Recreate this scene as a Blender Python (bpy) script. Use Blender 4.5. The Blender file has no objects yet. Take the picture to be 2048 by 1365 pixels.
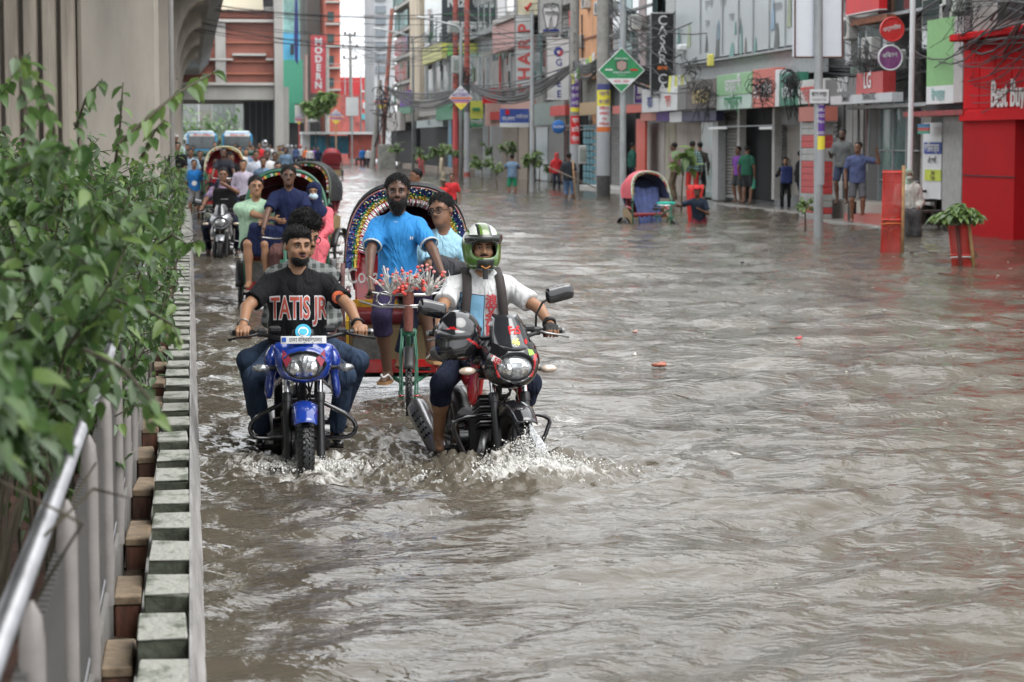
import bpy, bmesh, math, random
import numpy as np
from mathutils import Vector, Matrix, Euler
from mathutils.bvhtree import BVHTree
from mathutils import noise as mnoise
R = math.radians
rnd = random.Random(7)
sc = bpy.context.scene
C = bpy.data.collections.new('street'); sc.collection.children.link(C)

# ------------------------------------------------------------------ camera
FPX, CAMH = 4600.0, 1.85
TH = math.atan(397.5/FPX); PS = math.atan(644*math.cos(TH)/FPX)
FW = Vector((math.sin(PS)*math.cos(TH), math.cos(PS)*math.cos(TH), -math.sin(TH)))
RT = Vector((math.cos(PS), -math.sin(PS), 0)); UP = RT.cross(FW)
CAM = Vector((0, 0, CAMH))
cd = bpy.data.cameras.new('camera'); cam = bpy.data.objects.new('camera', cd); C.objects.link(cam)
cam.location = CAM
cam.rotation_euler = Matrix((RT, UP, -FW)).transposed().to_euler()
cd.sensor_width = 36; cd.lens = FPX/2048*36; cd.clip_start = 0.3; cd.clip_end = 3000
cd.dof.use_dof = True; cd.dof.focus_distance = 13.9; cd.dof.aperture_fstop = 5.6
sc.camera = cam
# ------------------------------------------------------------------ light: bright overcast
w = bpy.data.worlds.new('World'); sc.world = w; w.use_nodes = True
nt = w.node_tree; nt.nodes.clear()
out = nt.nodes.new('ShaderNodeOutputWorld'); bg = nt.nodes.new('ShaderNodeBackground')
sky = nt.nodes.new('ShaderNodeTexSky'); sky.sky_type = 'NISHITA'; sky.sun_disc = False
sky.sun_elevation = R(60); sky.sun_rotation = R(140); sky.dust_density = 4; sky.air_density = 1.0; sky.ozone_density = 1
hs = nt.nodes.new('ShaderNodeHueSaturation'); hs.inputs['Saturation'].default_value = 0.06; hs.inputs['Value'].default_value = 1.25
cl = nt.nodes.new('ShaderNodeMix'); cl.data_type = 'RGBA'; cl.inputs['Factor'].default_value = .8; 
wt = nt.nodes.new('ShaderNodeTexCoord'); wsx = nt.nodes.new('ShaderNodeSeparateXYZ'); nt.links.new(wt.outputs['Generated'], wsx.inputs[0])   # cloud cover over the clear-sky model, brighter overhead as overcast skies are
wr_ = nt.nodes.new('ShaderNodeMapRange'); wr_.inputs['From Min'].default_value = 0; wr_.inputs['From Max'].default_value = 1; nt.links.new(wsx.outputs['Z'], wr_.inputs['Value'])
wm_ = nt.nodes.new('ShaderNodeMix'); wm_.data_type = 'RGBA'; wm_.inputs['A'].default_value = (6.2, 6.4, 6.65, 1); wm_.inputs['B'].default_value = (10.5, 10.7, 11., 1); nt.links.new(wr_.outputs[0], wm_.inputs['Factor']); nt.links.new(wm_.outputs['Result'], cl.inputs['B'])
nt.links.new(sky.outputs[0], hs.inputs['Color']); nt.links.new(hs.outputs[0], cl.inputs['A']); nt.links.new(cl.outputs['Result'], bg.inputs['Color'])
bg.inputs['Strength'].default_value = 0.15
nt.links.new(bg.outputs[0], out.inputs['Surface'])
sl = bpy.data.lights.new('sun', 'SUN'); sl.energy = 1.5; sl.angle = R(50); sl.color = (1, .985, .96)
so = bpy.data.objects.new('sun', sl); C.objects.link(so)
so.rotation_euler = Euler((R(30), 0, R(40)), 'XYZ')
sc.view_settings.view_transform = 'Standard'; sc.view_settings.look = 'None'
sc.view_settings.gamma = 1; sc.view_settings.use_curve_mapping = False
sc.view_settings.exposure = 0.9
sc.cycles.max_bounces = 6; sc.cycles.diffuse_bounces = 3; sc.cycles.glossy_bounces = 4; sc.cycles.transparent_max_bounces = 8
sc.cycles.caustics_reflective = False; sc.cycles.caustics_refractive = False

# ------------------------------------------------------------------ measuring the place
def ray(px, py): return FW*FPX + RT*(px-1024) - UP*(py-682.5)
def Wy(px, py, Y): d = ray(px, py); return CAM + d*(Y/d.y)
def Wz(px, py, z=0.0): d = ray(px, py); return CAM + d*((z-CAMH)/d.z)
def Wx(px, py, X): d = ray(px, py); return CAM + d*(X/d.x)

# ------------------------------------------------------------------ materials
_M = {}
def mat(name, col, rough=.6, metal=0., var=.12, scale=6., bump=0., bscale=30., spec=.5, coat=0., sheen=0., alpha=1., trans=0., emit=0., stretch=(1,1,1), col2=None, thr=None, fold=0., rndm=0):
    if name in _M: return _M[name]
    m = bpy.data.materials.new(name); m.use_nodes = True
    n = m.node_tree.nodes; l = m.node_tree.links; b = n['Principled BSDF']
    col = tuple(col)+(1,) if len(col) == 3 else col
    b.inputs['Base Color'].default_value = col
    b.inputs['Roughness'].default_value = rough; b.inputs['Metallic'].default_value = metal
    b.inputs['Specular IOR Level'].default_value = spec
    if coat: b.inputs['Coat Weight'].default_value = coat; b.inputs['Coat Roughness'].default_value = .06
    if sheen: b.inputs['Sheen Weight'].default_value = sheen
    if trans: b.inputs['Transmission Weight'].default_value = trans
    if alpha < 1: b.inputs['Alpha'].default_value = alpha
    if emit: b.inputs['Emission Color'].default_value = col; b.inputs['Emission Strength'].default_value = emit
    tc = n.new('ShaderNodeTexCoord'); mp = n.new('ShaderNodeMapping'); mp.inputs['Scale'].default_value = stretch
    l.new(tc.outputs['Object'], mp.inputs['Vector'])
    if rndm:
        oi = n.new('ShaderNodeObjectInfo'); vm = n.new('ShaderNodeVectorMath'); vm.operation = 'ADD'; l.new(tc.outputs['Object'], vm.inputs[0]); vs_ = n.new('ShaderNodeVectorMath'); vs_.operation = 'SCALE'; vs_.inputs['Scale'].default_value = 7.; l.new(oi.outputs['Location'], vs_.inputs[0]); l.new(vs_.outputs[0], vm.inputs[1]); l.new(vm.outputs[0], mp.inputs['Vector'])
    if var:
        nz = n.new('ShaderNodeTexNoise'); nz.inputs['Scale'].default_value = scale; nz.inputs['Detail'].default_value = 5; nz.inputs['Roughness'].default_value = .65
        l.new(mp.outputs[0], nz.inputs['Vector'])
        cr = n.new('ShaderNodeValToRGB'); e = cr.color_ramp.elements
        c2 = col2 if col2 else tuple(min(1, c*(1+var)) for c in col[:3])
        c1 = tuple(c*(1-var) for c in col[:3]) if not col2 else col[:3]
        t0, t1 = thr or (.32, .68)
        e[0].position = t0; e[1].position = t1; e[0].color = (*c1, 1); e[1].color = (*c2[:3], 1)
        l.new(nz.outputs['Fac'], cr.inputs['Fac']); l.new(cr.outputs['Color'], b.inputs['Base Color'])
        mr = n.new('ShaderNodeMapRange'); mr.inputs['To Min'].default_value = max(0, rough-.08); mr.inputs['To Max'].default_value = min(1, rough+.08)
        l.new(nz.outputs['Fac'], mr.inputs['Value']); l.new(mr.outputs[0], b.inputs['Roughness'])
    last = None
    if bump:
        nb = n.new('ShaderNodeTexNoise'); nb.inputs['Scale'].default_value = bscale; nb.inputs['Detail'].default_value = 4
        l.new(mp.outputs[0], nb.inputs['Vector'])
        bp = n.new('ShaderNodeBump'); bp.inputs['Strength'].default_value = bump; bp.inputs['Distance'].default_value = .01
        l.new(nb.outputs['Fac'], bp.inputs['Height']); l.new(bp.outputs[0], b.inputs['Normal']); last = bp
    if fold:   # broad cloth folds
        nf = n.new('ShaderNodeTexNoise'); nf.inputs['Scale'].default_value = 7; nf.inputs['Detail'].default_value = 2.5; nf.inputs['Distortion'].default_value = 1.2
        m2 = n.new('ShaderNodeMapping'); m2.inputs['Scale'].default_value = (1.5, 1, .55); m2.inputs['Rotation'].default_value = (0, .5, 0)
        l.new(tc.outputs['Object'], m2.inputs['Vector']); l.new(m2.outputs[0], nf.inputs['Vector'])
        bf = n.new('ShaderNodeBump'); bf.inputs['Strength'].default_value = min(1, fold); bf.inputs['Distance'].default_value = .05
        l.new(nf.outputs['Fac'], bf.inputs['Height'])
        if last: l.new(last.outputs[0], bf.inputs['Normal'])
        l.new(bf.outputs[0], b.inputs['Normal'])
    _M[name] = m; return m
def cloth(name, col, var=.12, fold=.9, rough=.85): return mat('cloth_'+name, col, rough, var=var, scale=9, bump=.25, bscale=220, fold=fold, spec=.15)
def paint(name, col, rough=.3, var=.08): return mat('paint_'+name, col, rough, var=var, scale=5, coat=.4)
def wall(name, col, var=.34, rough=.85): return mat('wall_'+name, col, rough, var=var, scale=.9, bump=.3, bscale=9, stretch=(1, 1, .35))
def plain(name, col, rough=.55): return mat('plain_'+name, col, rough, var=.17, scale=2.2, spec=.3, stretch=(1, 1, .5))
BLACK = mat('black_plastic', (.008, .008, .009), .42, var=.25, scale=20)
RUBBER = mat('wet_rubber', (.006, .006, .0065), .3, var=.3, scale=30, bump=.5, bscale=70)
CHROME = mat('chrome', (.62, .62, .62), .18, 1., var=.15, scale=12)
STEEL = mat('dull_steel', (.33, .33, .33), .42, .85, var=.25, scale=14)
GALV = mat('galvanised', (.33, .35, .36), .5, .35, var=.22, scale=5, stretch=(1, 1, .3))
DARK = mat('dark_interior', (.012, .013, .015), .7, var=.3, scale=2)  # near-black colour stands in for the shade inside openings and recesses
WHITE = plain('white', (.75, .75, .74)); REDP = plain('red', (.55, .015, .02), .4)

# ------------------------------------------------------------------ mesh builder
def frame(d, up=Vector((0, 0, 1))):
    d = Vector(d).normalized()
    if abs(d.dot(up)) > .98: up = Vector((0, 1, 0)) if abs(d.y) < .9 else Vector((1, 0, 0))
    x = up.cross(d).normalized(); y = d.cross(x)
    return x, y, d
class G:
    def __init__(s): s.v = []; s.f = []; s.m = []; s.mats = []
    def mi(s, m):
        if m is None: return 0
        if m not in s.mats: s.mats.append(m)
        return s.mats.index(m)
    def add(s, vs, fs, m=None):
        o = len(s.v); s.v += [tuple(v) for v in vs]; s.f += [tuple(i+o for i in f) for f in fs]; s.m += [s.mi(m)]*len(fs)
    def box(s, c, d, m=None, rot=None, bev=0):
        c = Vector(c); hx, hy, hz = d[0]/2, d[1]/2, d[2]/2
        if bev <= 0:
            vs = [Vector((x*hx, y*hy, z*hz)) for x in (-1, 1) for y in (-1, 1) for z in (-1, 1)]
            fs = [(0, 1, 3, 2), (4, 6, 7, 5), (0, 4, 5, 1), (2, 3, 7, 6), (0, 2, 6, 4), (1, 5, 7, 3)]
        else:
            b = min(bev, hx*.9, hy*.9, hz*.9); vs = []; ix = {}
            for x in (-1, 1):
                for y in (-1, 1):
                    for z in (-1, 1):
                        for a in range(3):
                            p = [x*(hx-b), y*(hy-b), z*(hz-b)]; p[a] = (x, y, z)[a]*(hx, hy, hz)[a]
                            ix[(x, y, z, a)] = len(vs); vs.append(Vector(p))
            fs = []
            for a in range(3):
                for sg in (-1, 1):
                    q = []
                    for (u, w_) in ((-1, -1), (1, -1), (1, 1), (-1, 1)):
                        k = [0, 0, 0]; k[a] = sg; k[(a+1) % 3] = u; k[(a+2) % 3] = w_
                        q.append(ix[(*k, a)])
                    fs.append(tuple(q if sg > 0 else q[::-1]))
            for a in range(3):
                b1, c1 = (a+1) % 3, (a+2) % 3
                for u in (-1, 1):
                    for w_ in (-1, 1):
                        k0 = [0, 0, 0]; k1 = [0, 0, 0]; k0[a] = -1; k1[a] = 1
                        for k in (k0, k1): k[b1] = u; k[c1] = w_
                        q = [ix[(*k0, b1)], ix[(*k1, b1)], ix[(*k1, c1)], ix[(*k0, c1)]]
                        fs.append(tuple(q if u*w_ < 0 else q[::-1]))
            for x in (-1, 1):
                for y in (-1, 1):
                    for z in (-1, 1):
                        q = [ix[(x, y, z, 0)], ix[(x, y, z, 1)], ix[(x, y, z, 2)]]
                        fs.append(tuple(q if x*y*z > 0 else q[::-1]))
        if rot is not None: vs = [rot @ v for v in vs]
        s.add([v+c for v in vs], fs, m)
    def bb(s, p0, p1, m=None, bev=0):
        p0 = Vector(p0); p1 = Vector(p1); s.box((p0+p1)/2, [abs(a-b) for a, b in zip(p0, p1)], m, None, bev)
    def tube(s, pts, r, m=None, seg=8, closed=False, caps=True, flat=1.):
        pts = [Vector(p) for p in pts]; n = len(pts)
        rs = r if isinstance(r, (list, tuple)) else [r]*n
        vs = []; up = Vector((0, 0, 1)); x = None
        for i, p in enumerate(pts):
            a = pts[(i-1) % n] if closed or i > 0 else pts[i]; b = pts[(i+1) % n] if closed or i < n-1 else pts[i]
            d = (b-a); d = d.normalized() if d.length > 1e-9 else Vector((0, 0, 1))
            if x is None: x, y, _ = frame(d)
            else:
                x = (x - d*x.dot(d)); x = x.normalized() if x.length > 1e-6 else frame(d)[0]; y = d.cross(x)
            for k in range(seg):
                t = 2*math.pi*k/seg; vs.append(p + x*(math.cos(t)*rs[i]) + y*(math.sin(t)*rs[i]*flat))
        fs = []
        for i in range(n if closed else n-1):
            j = (i+1) % n
            for k in range(seg):
                k2 = (k+1) % seg; fs.append((i*seg+k, i*seg+k2, j*seg+k2, j*seg+k))
        if caps and not closed: fs.append(tuple(range(seg))[::-1]); fs.append(tuple((n-1)*seg+k for k in range(seg)))
        s.add(vs, fs, m)
    def cyl(s, a, b, r, r2=None, m=None, seg=12): s.tube([a, b], [r, r if r2 is None else r2], m, seg)
    def ring(s, c, axis, Rr, r, m=None, n=28, seg=8, flat=1., a0=0, a1=2*math.pi):
        x, y, z = frame(axis); c = Vector(c); full = abs(a1-a0-2*math.pi) < 1e-6
        N = n if full else n+1
        vs = []
        for i in range(N):
            t = a0+(a1-a0)*i/n; e = x*math.cos(t)+y*math.sin(t)
            for k in range(seg):
                u = 2*math.pi*k/seg; vs.append(c + e*(Rr+r*math.cos(u)) + z*(r*flat*math.sin(u)))
        fs = []
        for i in range(n):
            j = (i+1) % N
            for k in range(seg): k2 = (k+1) % seg; fs.append((i*seg+k, j*seg+k, j*seg+k2, i*seg+k2))
        s.add(vs, fs, m)
    def ell(s, c, r, m=None, rot=None, nu=14, nv=9):
        vs = []; fs = []; c = Vector(c)
        for i in range(nv+1):
            ph = math.pi*i/nv
            for k in range(nu):
                t = 2*math.pi*k/nu
                p = Vector((r[0]*math.sin(ph)*math.cos(t), r[1]*math.sin(ph)*math.sin(t), r[2]*math.cos(ph)))
                if rot is not None: p = rot @ p
                vs.append(c+p)
        for i in range(nv):
            for k in range(nu):
                k2 = (k+1) % nu; fs.append((i*nu+k, (i+1)*nu+k, (i+1)*nu+k2, i*nu+k2))
        s.add(vs, fs, m)
    def prism(s, poly, o, u, v, w_, t, m=None):   # outline in (u,v), thickness t along w_
        o, u, v, w_ = map(Vector, (o, u, v, w_)); n = len(poly)
        a = [o+u*p[0]+v*p[1] for p in poly]; b = [p+w_*t for p in a]
        fs = [tuple(range(n))[::-1], tuple(range(n, 2*n))]+[(i, (i+1) % n, n+(i+1) % n, n+i) for i in range(n)]
        s.add(a+b, fs, m)
    def grid(s, fn, nu, nv, m=None):
        vs = [fn(i/nu, j/nv) for j in range(nv+1) for i in range(nu+1)]
        s.add(vs, [(j*(nu+1)+i, j*(nu+1)+i+1, (j+1)*(nu+1)+i+1, (j+1)*(nu+1)+i) for j in range(nv) for i in range(nu)], m)
    def build(s, name, par=None, m=None, smooth=False, world=False, stuff=False, label=None):
        me = bpy.data.meshes.new(name)
        vs = s.v
        if world and par is not None:
            o = par.location; p = par.parent
            while p is not None: o = o+p.location; p = p.parent
            vs = [(v[0]-o.x, v[1]-o.y, v[2]-o.z) for v in vs]
        me.from_pydata(vs, [], s.f)
        for mm in (s.mats or [m or WHITE]): me.materials.append(mm)
        if s.mats: me.polygons.foreach_set('material_index', s.m)
        if smooth is True: me.polygons.foreach_set('use_smooth', [True]*len(s.f))
        elif smooth:
            me.polygons.foreach_set('use_smooth', [True]*len(s.f)); 
            bm = bmesh.new(); bm.from_mesh(me)
            for e in bm.edges:
                if len(e.link_faces) == 2 and e.calc_face_angle(0) > smooth: e.smooth = False
            bm.to_mesh(me); bm.free()
        return link(name, me, par, stuff, label)
def link(name, me, par=None, stuff=False, label=None):
    o = bpy.data.objects.new(name, me); C.objects.link(o)
    if par is not None: o.parent = par
    if stuff: o['kind'] = 'stuff'
    if label: o['label'] = label
    return o
def thing(name, label, cat, loc=(0, 0, 0), rz=0., group=None):
    o = bpy.data.objects.new(name, None); C.objects.link(o); o.location = loc; o.rotation_euler = (0, 0, rz)
    o.empty_display_size = .2; o['label'] = label; o['category'] = cat
    if group: o['group'] = group
    return o
def tag(o, label=None, cat=None, group=None, kind=None):
    if label: o['label'] = label
    if cat: o['category'] = cat
    if group: o['group'] = group
    if kind: o['kind'] = kind
    return o
def dup(root, loc=None, rz=None, label=None):
    r = root.copy(); C.objects.link(r)
    if loc is not None: r.location = loc
    if rz is not None: r.rotation_euler = (0, 0, rz)
    if label: r['label'] = label
    for ch in list(root.children):
        c = ch.copy(); C.objects.link(c); c.parent = r
        for g in list(ch.children): d = g.copy(); C.objects.link(d); d.parent = c
    return r

# ------------------------------------------------------------------ smooth solids (signed distance fields)
class S:
    """organic solids: primitives blended and skinned into ONE surface"""
    def __init__(s): s.p = []
    def cap(s, a, b, ra, rb=None, k=.02, lab=0, flat=None, cut=(0, 0), sub=False):
        s.p.append(('c', np.array(a, float), np.array(b, float), ra, ra if rb is None else rb, k, lab, flat, cut, sub)); return s
    def ell(s, c, r, k=.02, lab=0, rot=None, sub=False):
        s.p.append(('e', np.array(c, float), np.array(r, float), rot, None, k, lab, None, None, sub)); return s
    def box(s, c, h, rr=.01, k=.01, lab=0, rot=None, sub=False):
        s.p.append(('b', np.array(c, float), np.array(h, float), rot, rr, k, lab, None, None, sub)); return s
    def mesh(s, vox):
        lo = np.full(3, 1e9); hi = -lo; bbs = []
        for p in s.p:
            if p[0] == 'c': r = max(p[3], p[4]); a = np.minimum(p[1], p[2])-r; b = np.maximum(p[1], p[2])+r
            else:
                e = p[2] if p[3] is None else np.full(3, np.linalg.norm(p[2])); a = p[1]-e; b = p[1]+e
            bbs.append((a, b))
            if not p[9]: lo = np.minimum(lo, a); hi = np.maximum(hi, b)
        lo = lo-3*vox; n = np.ceil((hi+3*vox-lo)/vox).astype(int)+1
        D = np.full(n, 1., np.float32); L = np.zeros(n, np.int8)
        for p, (a, b) in zip(s.p, bbs):
            mg = p[5]+2.5*vox
            i0 = np.maximum(((a-mg-lo)/vox).astype(int), 0); i1 = np.minimum(((b+mg-lo)/vox).astype(int)+2, n)
            if np.any(i1 <= i0): continue
            X, Y, Z = np.meshgrid(*[lo[q]+vox*np.arange(i0[q], i1[q]) for q in range(3)], indexing='ij')
            P = np.stack([X, Y, Z], -1).astype(np.float32)
            if p[0] == 'c':
                q = P-p[1]; ab = p[2]-p[1]; LL = max(1e-9, float(ab@ab)); t = (q@ab)/LL; tc = np.clip(t, 0, 1)
                e = q-tc[..., None]*ab
                sc_ = 1.
                if p[7] is not None:
                    ax, f = np.array(p[7][0], float), p[7][1]; e = e+((1/f-1)*(e@ax))[..., None]*ax; sc_ = max(f, .55)
                d = (np.linalg.norm(e, axis=-1)-(p[3]+(p[4]-p[3])*tc))*sc_
                ln = math.sqrt(LL)
                if p[8][0]: d = np.maximum(d, -t*ln)
                if p[8][1]: d = np.maximum(d, (t-1)*ln)
            elif p[0] == 'e':
                q = P-p[1]
                if p[3] is not None: q = q@np.array(p[3])
                k0 = np.linalg.norm(q/p[2], axis=-1); k1 = np.linalg.norm(q/(p[2]**2), axis=-1)+1e-9; d = k0*(k0-1)/k1
            else:
                q = P-p[1]
                if p[3] is not None: q = q@np.array(p[3])
                q = np.abs(q)-(p[2]-p[4]); d = np.linalg.norm(np.maximum(q, 0), axis=-1)+np.minimum(q.max(-1), 0)-p[4]
            sl_ = tuple(slice(i0[q], i1[q]) for q in range(3)); o = D[sl_]; d = d.astype(np.float32); k = max(p[5], 1e-4)
            if p[9]:
                h = np.maximum(k-np.abs(o+d), 0)/k; D[sl_] = np.maximum(o, -d)+h*h*k/4
                if p[6]: L[sl_] = np.where(-d > o-.004, p[6], L[sl_])
            else:
                L[sl_] = np.where(d < o, p[6], L[sl_])
                h = np.maximum(k-np.abs(o-d), 0)/k; D[sl_] = np.minimum(o, d)-h*h*k/4
        D[0] = D[-1] = 1; D[:, 0] = D[:, -1] = 1; D[:, :, 0] = D[:, :, -1] = 1
        Sg = D < 0; m = np.array(D.shape)-1; cnt = np.zeros(m, np.int8)
        cs = [(i, j, k) for i in (0, 1) for j in (0, 1) for k in (0, 1)]
        for (i, j, k) in cs: cnt += Sg[i:i+m[0], j:j+m[1], k:k+m[2]]
        act = (cnt > 0) & (cnt < 8); idx = np.argwhere(act); vid = np.full(m, -1, np.int64); vid[act] = np.arange(len(idx))
        pos = np.zeros((len(idx), 3)); c2 = np.zeros(len(idx))
        for a in cs:
            for ax in range(3):
                if a[ax]: continue
                b = list(a); b[ax] = 1
                da = D[tuple((idx+a).T)]; db = D[tuple((idx+b).T)]; mk = (da < 0) != (db < 0)
                t = np.where(mk, da/np.where(mk, da-db, 1), 0)
                q = np.array(a, float)+t[:, None]*(np.array(b)-np.array(a)); pos += np.where(mk[:, None], q, 0); c2 += mk
        pos /= c2[:, None]; V = lo+vox*(idx+pos); lab = L[tuple((idx+np.round(pos).astype(int)).T)]
        F = []
        for ax in range(3):
            o1, o2 = (ax+1) % 3, (ax+2) % 3
            sa = [slice(None)]*3; sb = [slice(None)]*3; sa[ax] = slice(0, -1); sb[ax] = slice(1, None)
            A = Sg[tuple(sa)]; B = Sg[tuple(sb)]; e = np.argwhere(A != B); e = e[(e[:, o1] > 0) & (e[:, o2] > 0)]
            ins = A[tuple(e.T)]
            u = np.zeros(3, int); u[o1] = 1; w_ = np.zeros(3, int); w_[o2] = 1
            q = np.stack([vid[tuple((e-u-w_).T)], vid[tuple((e-w_).T)], vid[tuple(e.T)], vid[tuple((e-u).T)]], 1)
            q[~ins] = q[~ins][:, ::-1]; F.append(q)
        return V, np.concatenate(F), lab
    def build(s, name, par, mats, vox, smooth=1, disp=None, fn=None):
        V, F, lab = s.mesh(vox)
        for _ in range(smooth):   # light relaxation
            acc = np.zeros_like(V); c = np.zeros(len(V))
            for a in range(4):
                b = (a+1) % 4; np.add.at(acc, F[:, a], V[F[:, b]]); np.add.at(c, F[:, a], 1)
                np.add.at(acc, F[:, b], V[F[:, a]]); np.add.at(c, F[:, b], 1)
            V = V*.45+.55*acc/np.maximum(c, 1)[:, None]
        if disp is not None: V = disp(V)
        me = bpy.data.meshes.new(name); nv, nf = len(V), len(F)
        me.vertices.add(nv); me.vertices.foreach_set('co', V.ravel())
        me.loops.add(nf*4); me.loops.foreach_set('vertex_index', F.ravel())
        me.polygons.add(nf); me.polygons.foreach_set('loop_start', np.arange(nf)*4)
        me.update(calc_edges=True); me.polygons.foreach_set('use_smooth', np.ones(nf, bool))
        mats = mats if isinstance(mats, list) else [mats]
        for m_ in mats: me.materials.append(m_)
        if len(mats) > 1:
            mi = lab[F[:, 0]].astype(int) if fn is None else fn(V[F].mean(1), lab[F[:, 0]])
            me.polygons.foreach_set('material_index', np.clip(mi, 0, len(mats)-1))
        me.validate(); me.update()
        return link(name, me, par)
def folds(amp, seed=0, f=9.):   # cloth creases as real relief
    r_ = np.random.RandomState(seed); K = []
    for i in range(9):
        d = r_.normal(size=3)*np.array([1, 1, .8]); d /= np.linalg.norm(d); K.append((d*f*(1+r_.rand()*2.2), r_.rand()*6.28, r_.rand()))
    def go(V):
        c = V.mean(0); d = V-c; rad = d.copy(); rad[:, 2] *= .1; rad /= (np.linalg.norm(rad, axis=1)[:, None]+1e-6)
        a = np.zeros(len(V))
        for k_, ph, am in K: a += (1-np.abs(np.sin((V@k_+ph+1.8*np.sin(V@k_[::-1]*.4))*.5)))**1.6*(.3+am)
        a = a/a.max()
        return V+rad*((a-.5)*2*amp)[:, None]
    return go

# ------------------------------------------------------------------ lettering
def text_mesh(txt, size=1., bold=0., sx=1., align='CENTER', depth=0.):
    cu = bpy.data.curves.new('t', 'FONT'); cu.body = txt; cu.size = size; cu.offset = bold*size; cu.align_x = align; cu.align_y = 'CENTER'; cu.extrude = depth; cu.resolution_u = 3
    o = bpy.data.objects.new('t', cu); C.objects.link(o); me = bpy.data.meshes.new_from_object(o)
    bpy.data.objects.remove(o); bpy.data.curves.remove(cu)
    vs = [(v.co.x*sx, v.co.y, v.co.z) for v in me.vertices]; fs = [tuple(p.vertices) for p in me.polygons]
    bpy.data.meshes.remove(me); return vs, fs
def lettering(name, par, txt, o, u, v, size, m, bold=0., sx=1., align='CENTER', off=.004, depth=.0, world=False, wmax=None, g=None):
    """flat print: text laid in plane (u right, v up) at origin o, off along the outward normal u x v"""
    vs, fs = text_mesh(txt, size, bold, sx, align, depth)
    if not vs: return None
    if wmax:
        xs = [a[0] for a in vs]; wd = max(xs)-min(xs)
        if wd > wmax: vs = [(a[0]*wmax/wd, a[1], a[2]) for a in vs]
    o, u, v = Vector(o), Vector(u).normalized(), Vector(v).normalized(); n = u.cross(v)
    gg = g or G(); gg.add([o+u*a[0]+v*a[1]+n*(a[2]+off) for a in vs], fs, m)
    return None if g else gg.build(name, par, m, world=world)
def decal(name, par, target, vs, fs, m, axis=Vector((0, 1, 0)), start=-1., off=.004, cutlen=.02, label=None):
    """print laid onto a curved surface: (x,z) points dropped along axis on the target"""
    bm = bmesh.new(); bv = [bm.verts.new(v) for v in vs]
    for f in fs:
        try: bm.faces.new([bv[i] for i in f])
        except ValueError: pass
    bmesh.ops.triangulate(bm, faces=bm.faces[:])
    for _ in range(3):
        el = [e for e in bm.edges if e.calc_length() > cutlen]
        if not el: break
        bmesh.ops.subdivide_edges(bm, edges=el, cuts=1); bmesh.ops.triangulate(bm, faces=bm.faces[:])
    tm = target.data; bvh = BVHTree.FromPolygons([v.co.copy() for v in tm.vertices], [tuple(p.vertices) for p in tm.polygons])
    bad = []
    for v in bm.verts:
        h = bvh.ray_cast(v.co+axis*start, axis)
        if h[0] is None: bad.append(v)
        else: v.co = h[0]-axis*off
    bmesh.ops.delete(bm, geom=bad, context='VERTS')
    me = bpy.data.meshes.new(name); bm.to_mesh(me); bm.free(); me.materials.append(m)
    return link(name, me, par, label=label)
# ================================================================== people
SKIN = [mat('skin_tan', (.30, .155, .085), .5, var=.10, scale=14, bump=.12, bscale=90), mat('skin_brown', (.19, .092, .052), .5, var=.12, scale=14, bump=.12, bscale=90), mat('skin_dark', (.105, .052, .032), .48, var=.14, scale=14, bump=.12, bscale=90)]
LIPM = mat('lips', (.17, .062, .05), .45, var=.1); LIPD = mat('mouth_inside', (.05, .012, .012), .5)
HAIR = mat('hair_black', (.005, .0045, .0045), .62, var=.4, scale=60, bump=.9, bscale=140, stretch=(1, 1, .35), spec=.25); HAIRG = mat('hair_grey', (.10, .10, .10), .7, var=.5, scale=40)
EYEW = mat('eye_white', (.55, .52, .48), .3, var=0); IRIS = mat('iris', (.012, .007, .005), .15, var=0)
GLOVE = mat('glove_knit', (.012, .012, .013), .75, var=.3, scale=80, bump=.5, bscale=150)
def rot(lean=0, side=0, twist=0): return np.array((Matrix.Rotation(twist, 3, 'Z') @ Matrix.Rotation(side, 3, 'Y') @ Matrix.Rotation(lean, 3, 'X')))
def ik(a, t, l1, l2, hint):
    a, t, hint = (np.array(q, float) for q in (a, t, hint)); d = t-a; D = np.linalg.norm(d)
    D2 = min(max(D, abs(l1-l2)+.01), l1+l2-.002); u = d/max(D, 1e-6); t = a+u*D2
    x = (l1*l1-l2*l2+D2*D2)/(2*D2); h = math.sqrt(max(0, l1*l1-x*x)); n = hint-u*(hint@u); n = n/max(1e-6, np.linalg.norm(n))
    return a+u*x+n*h, t
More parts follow.
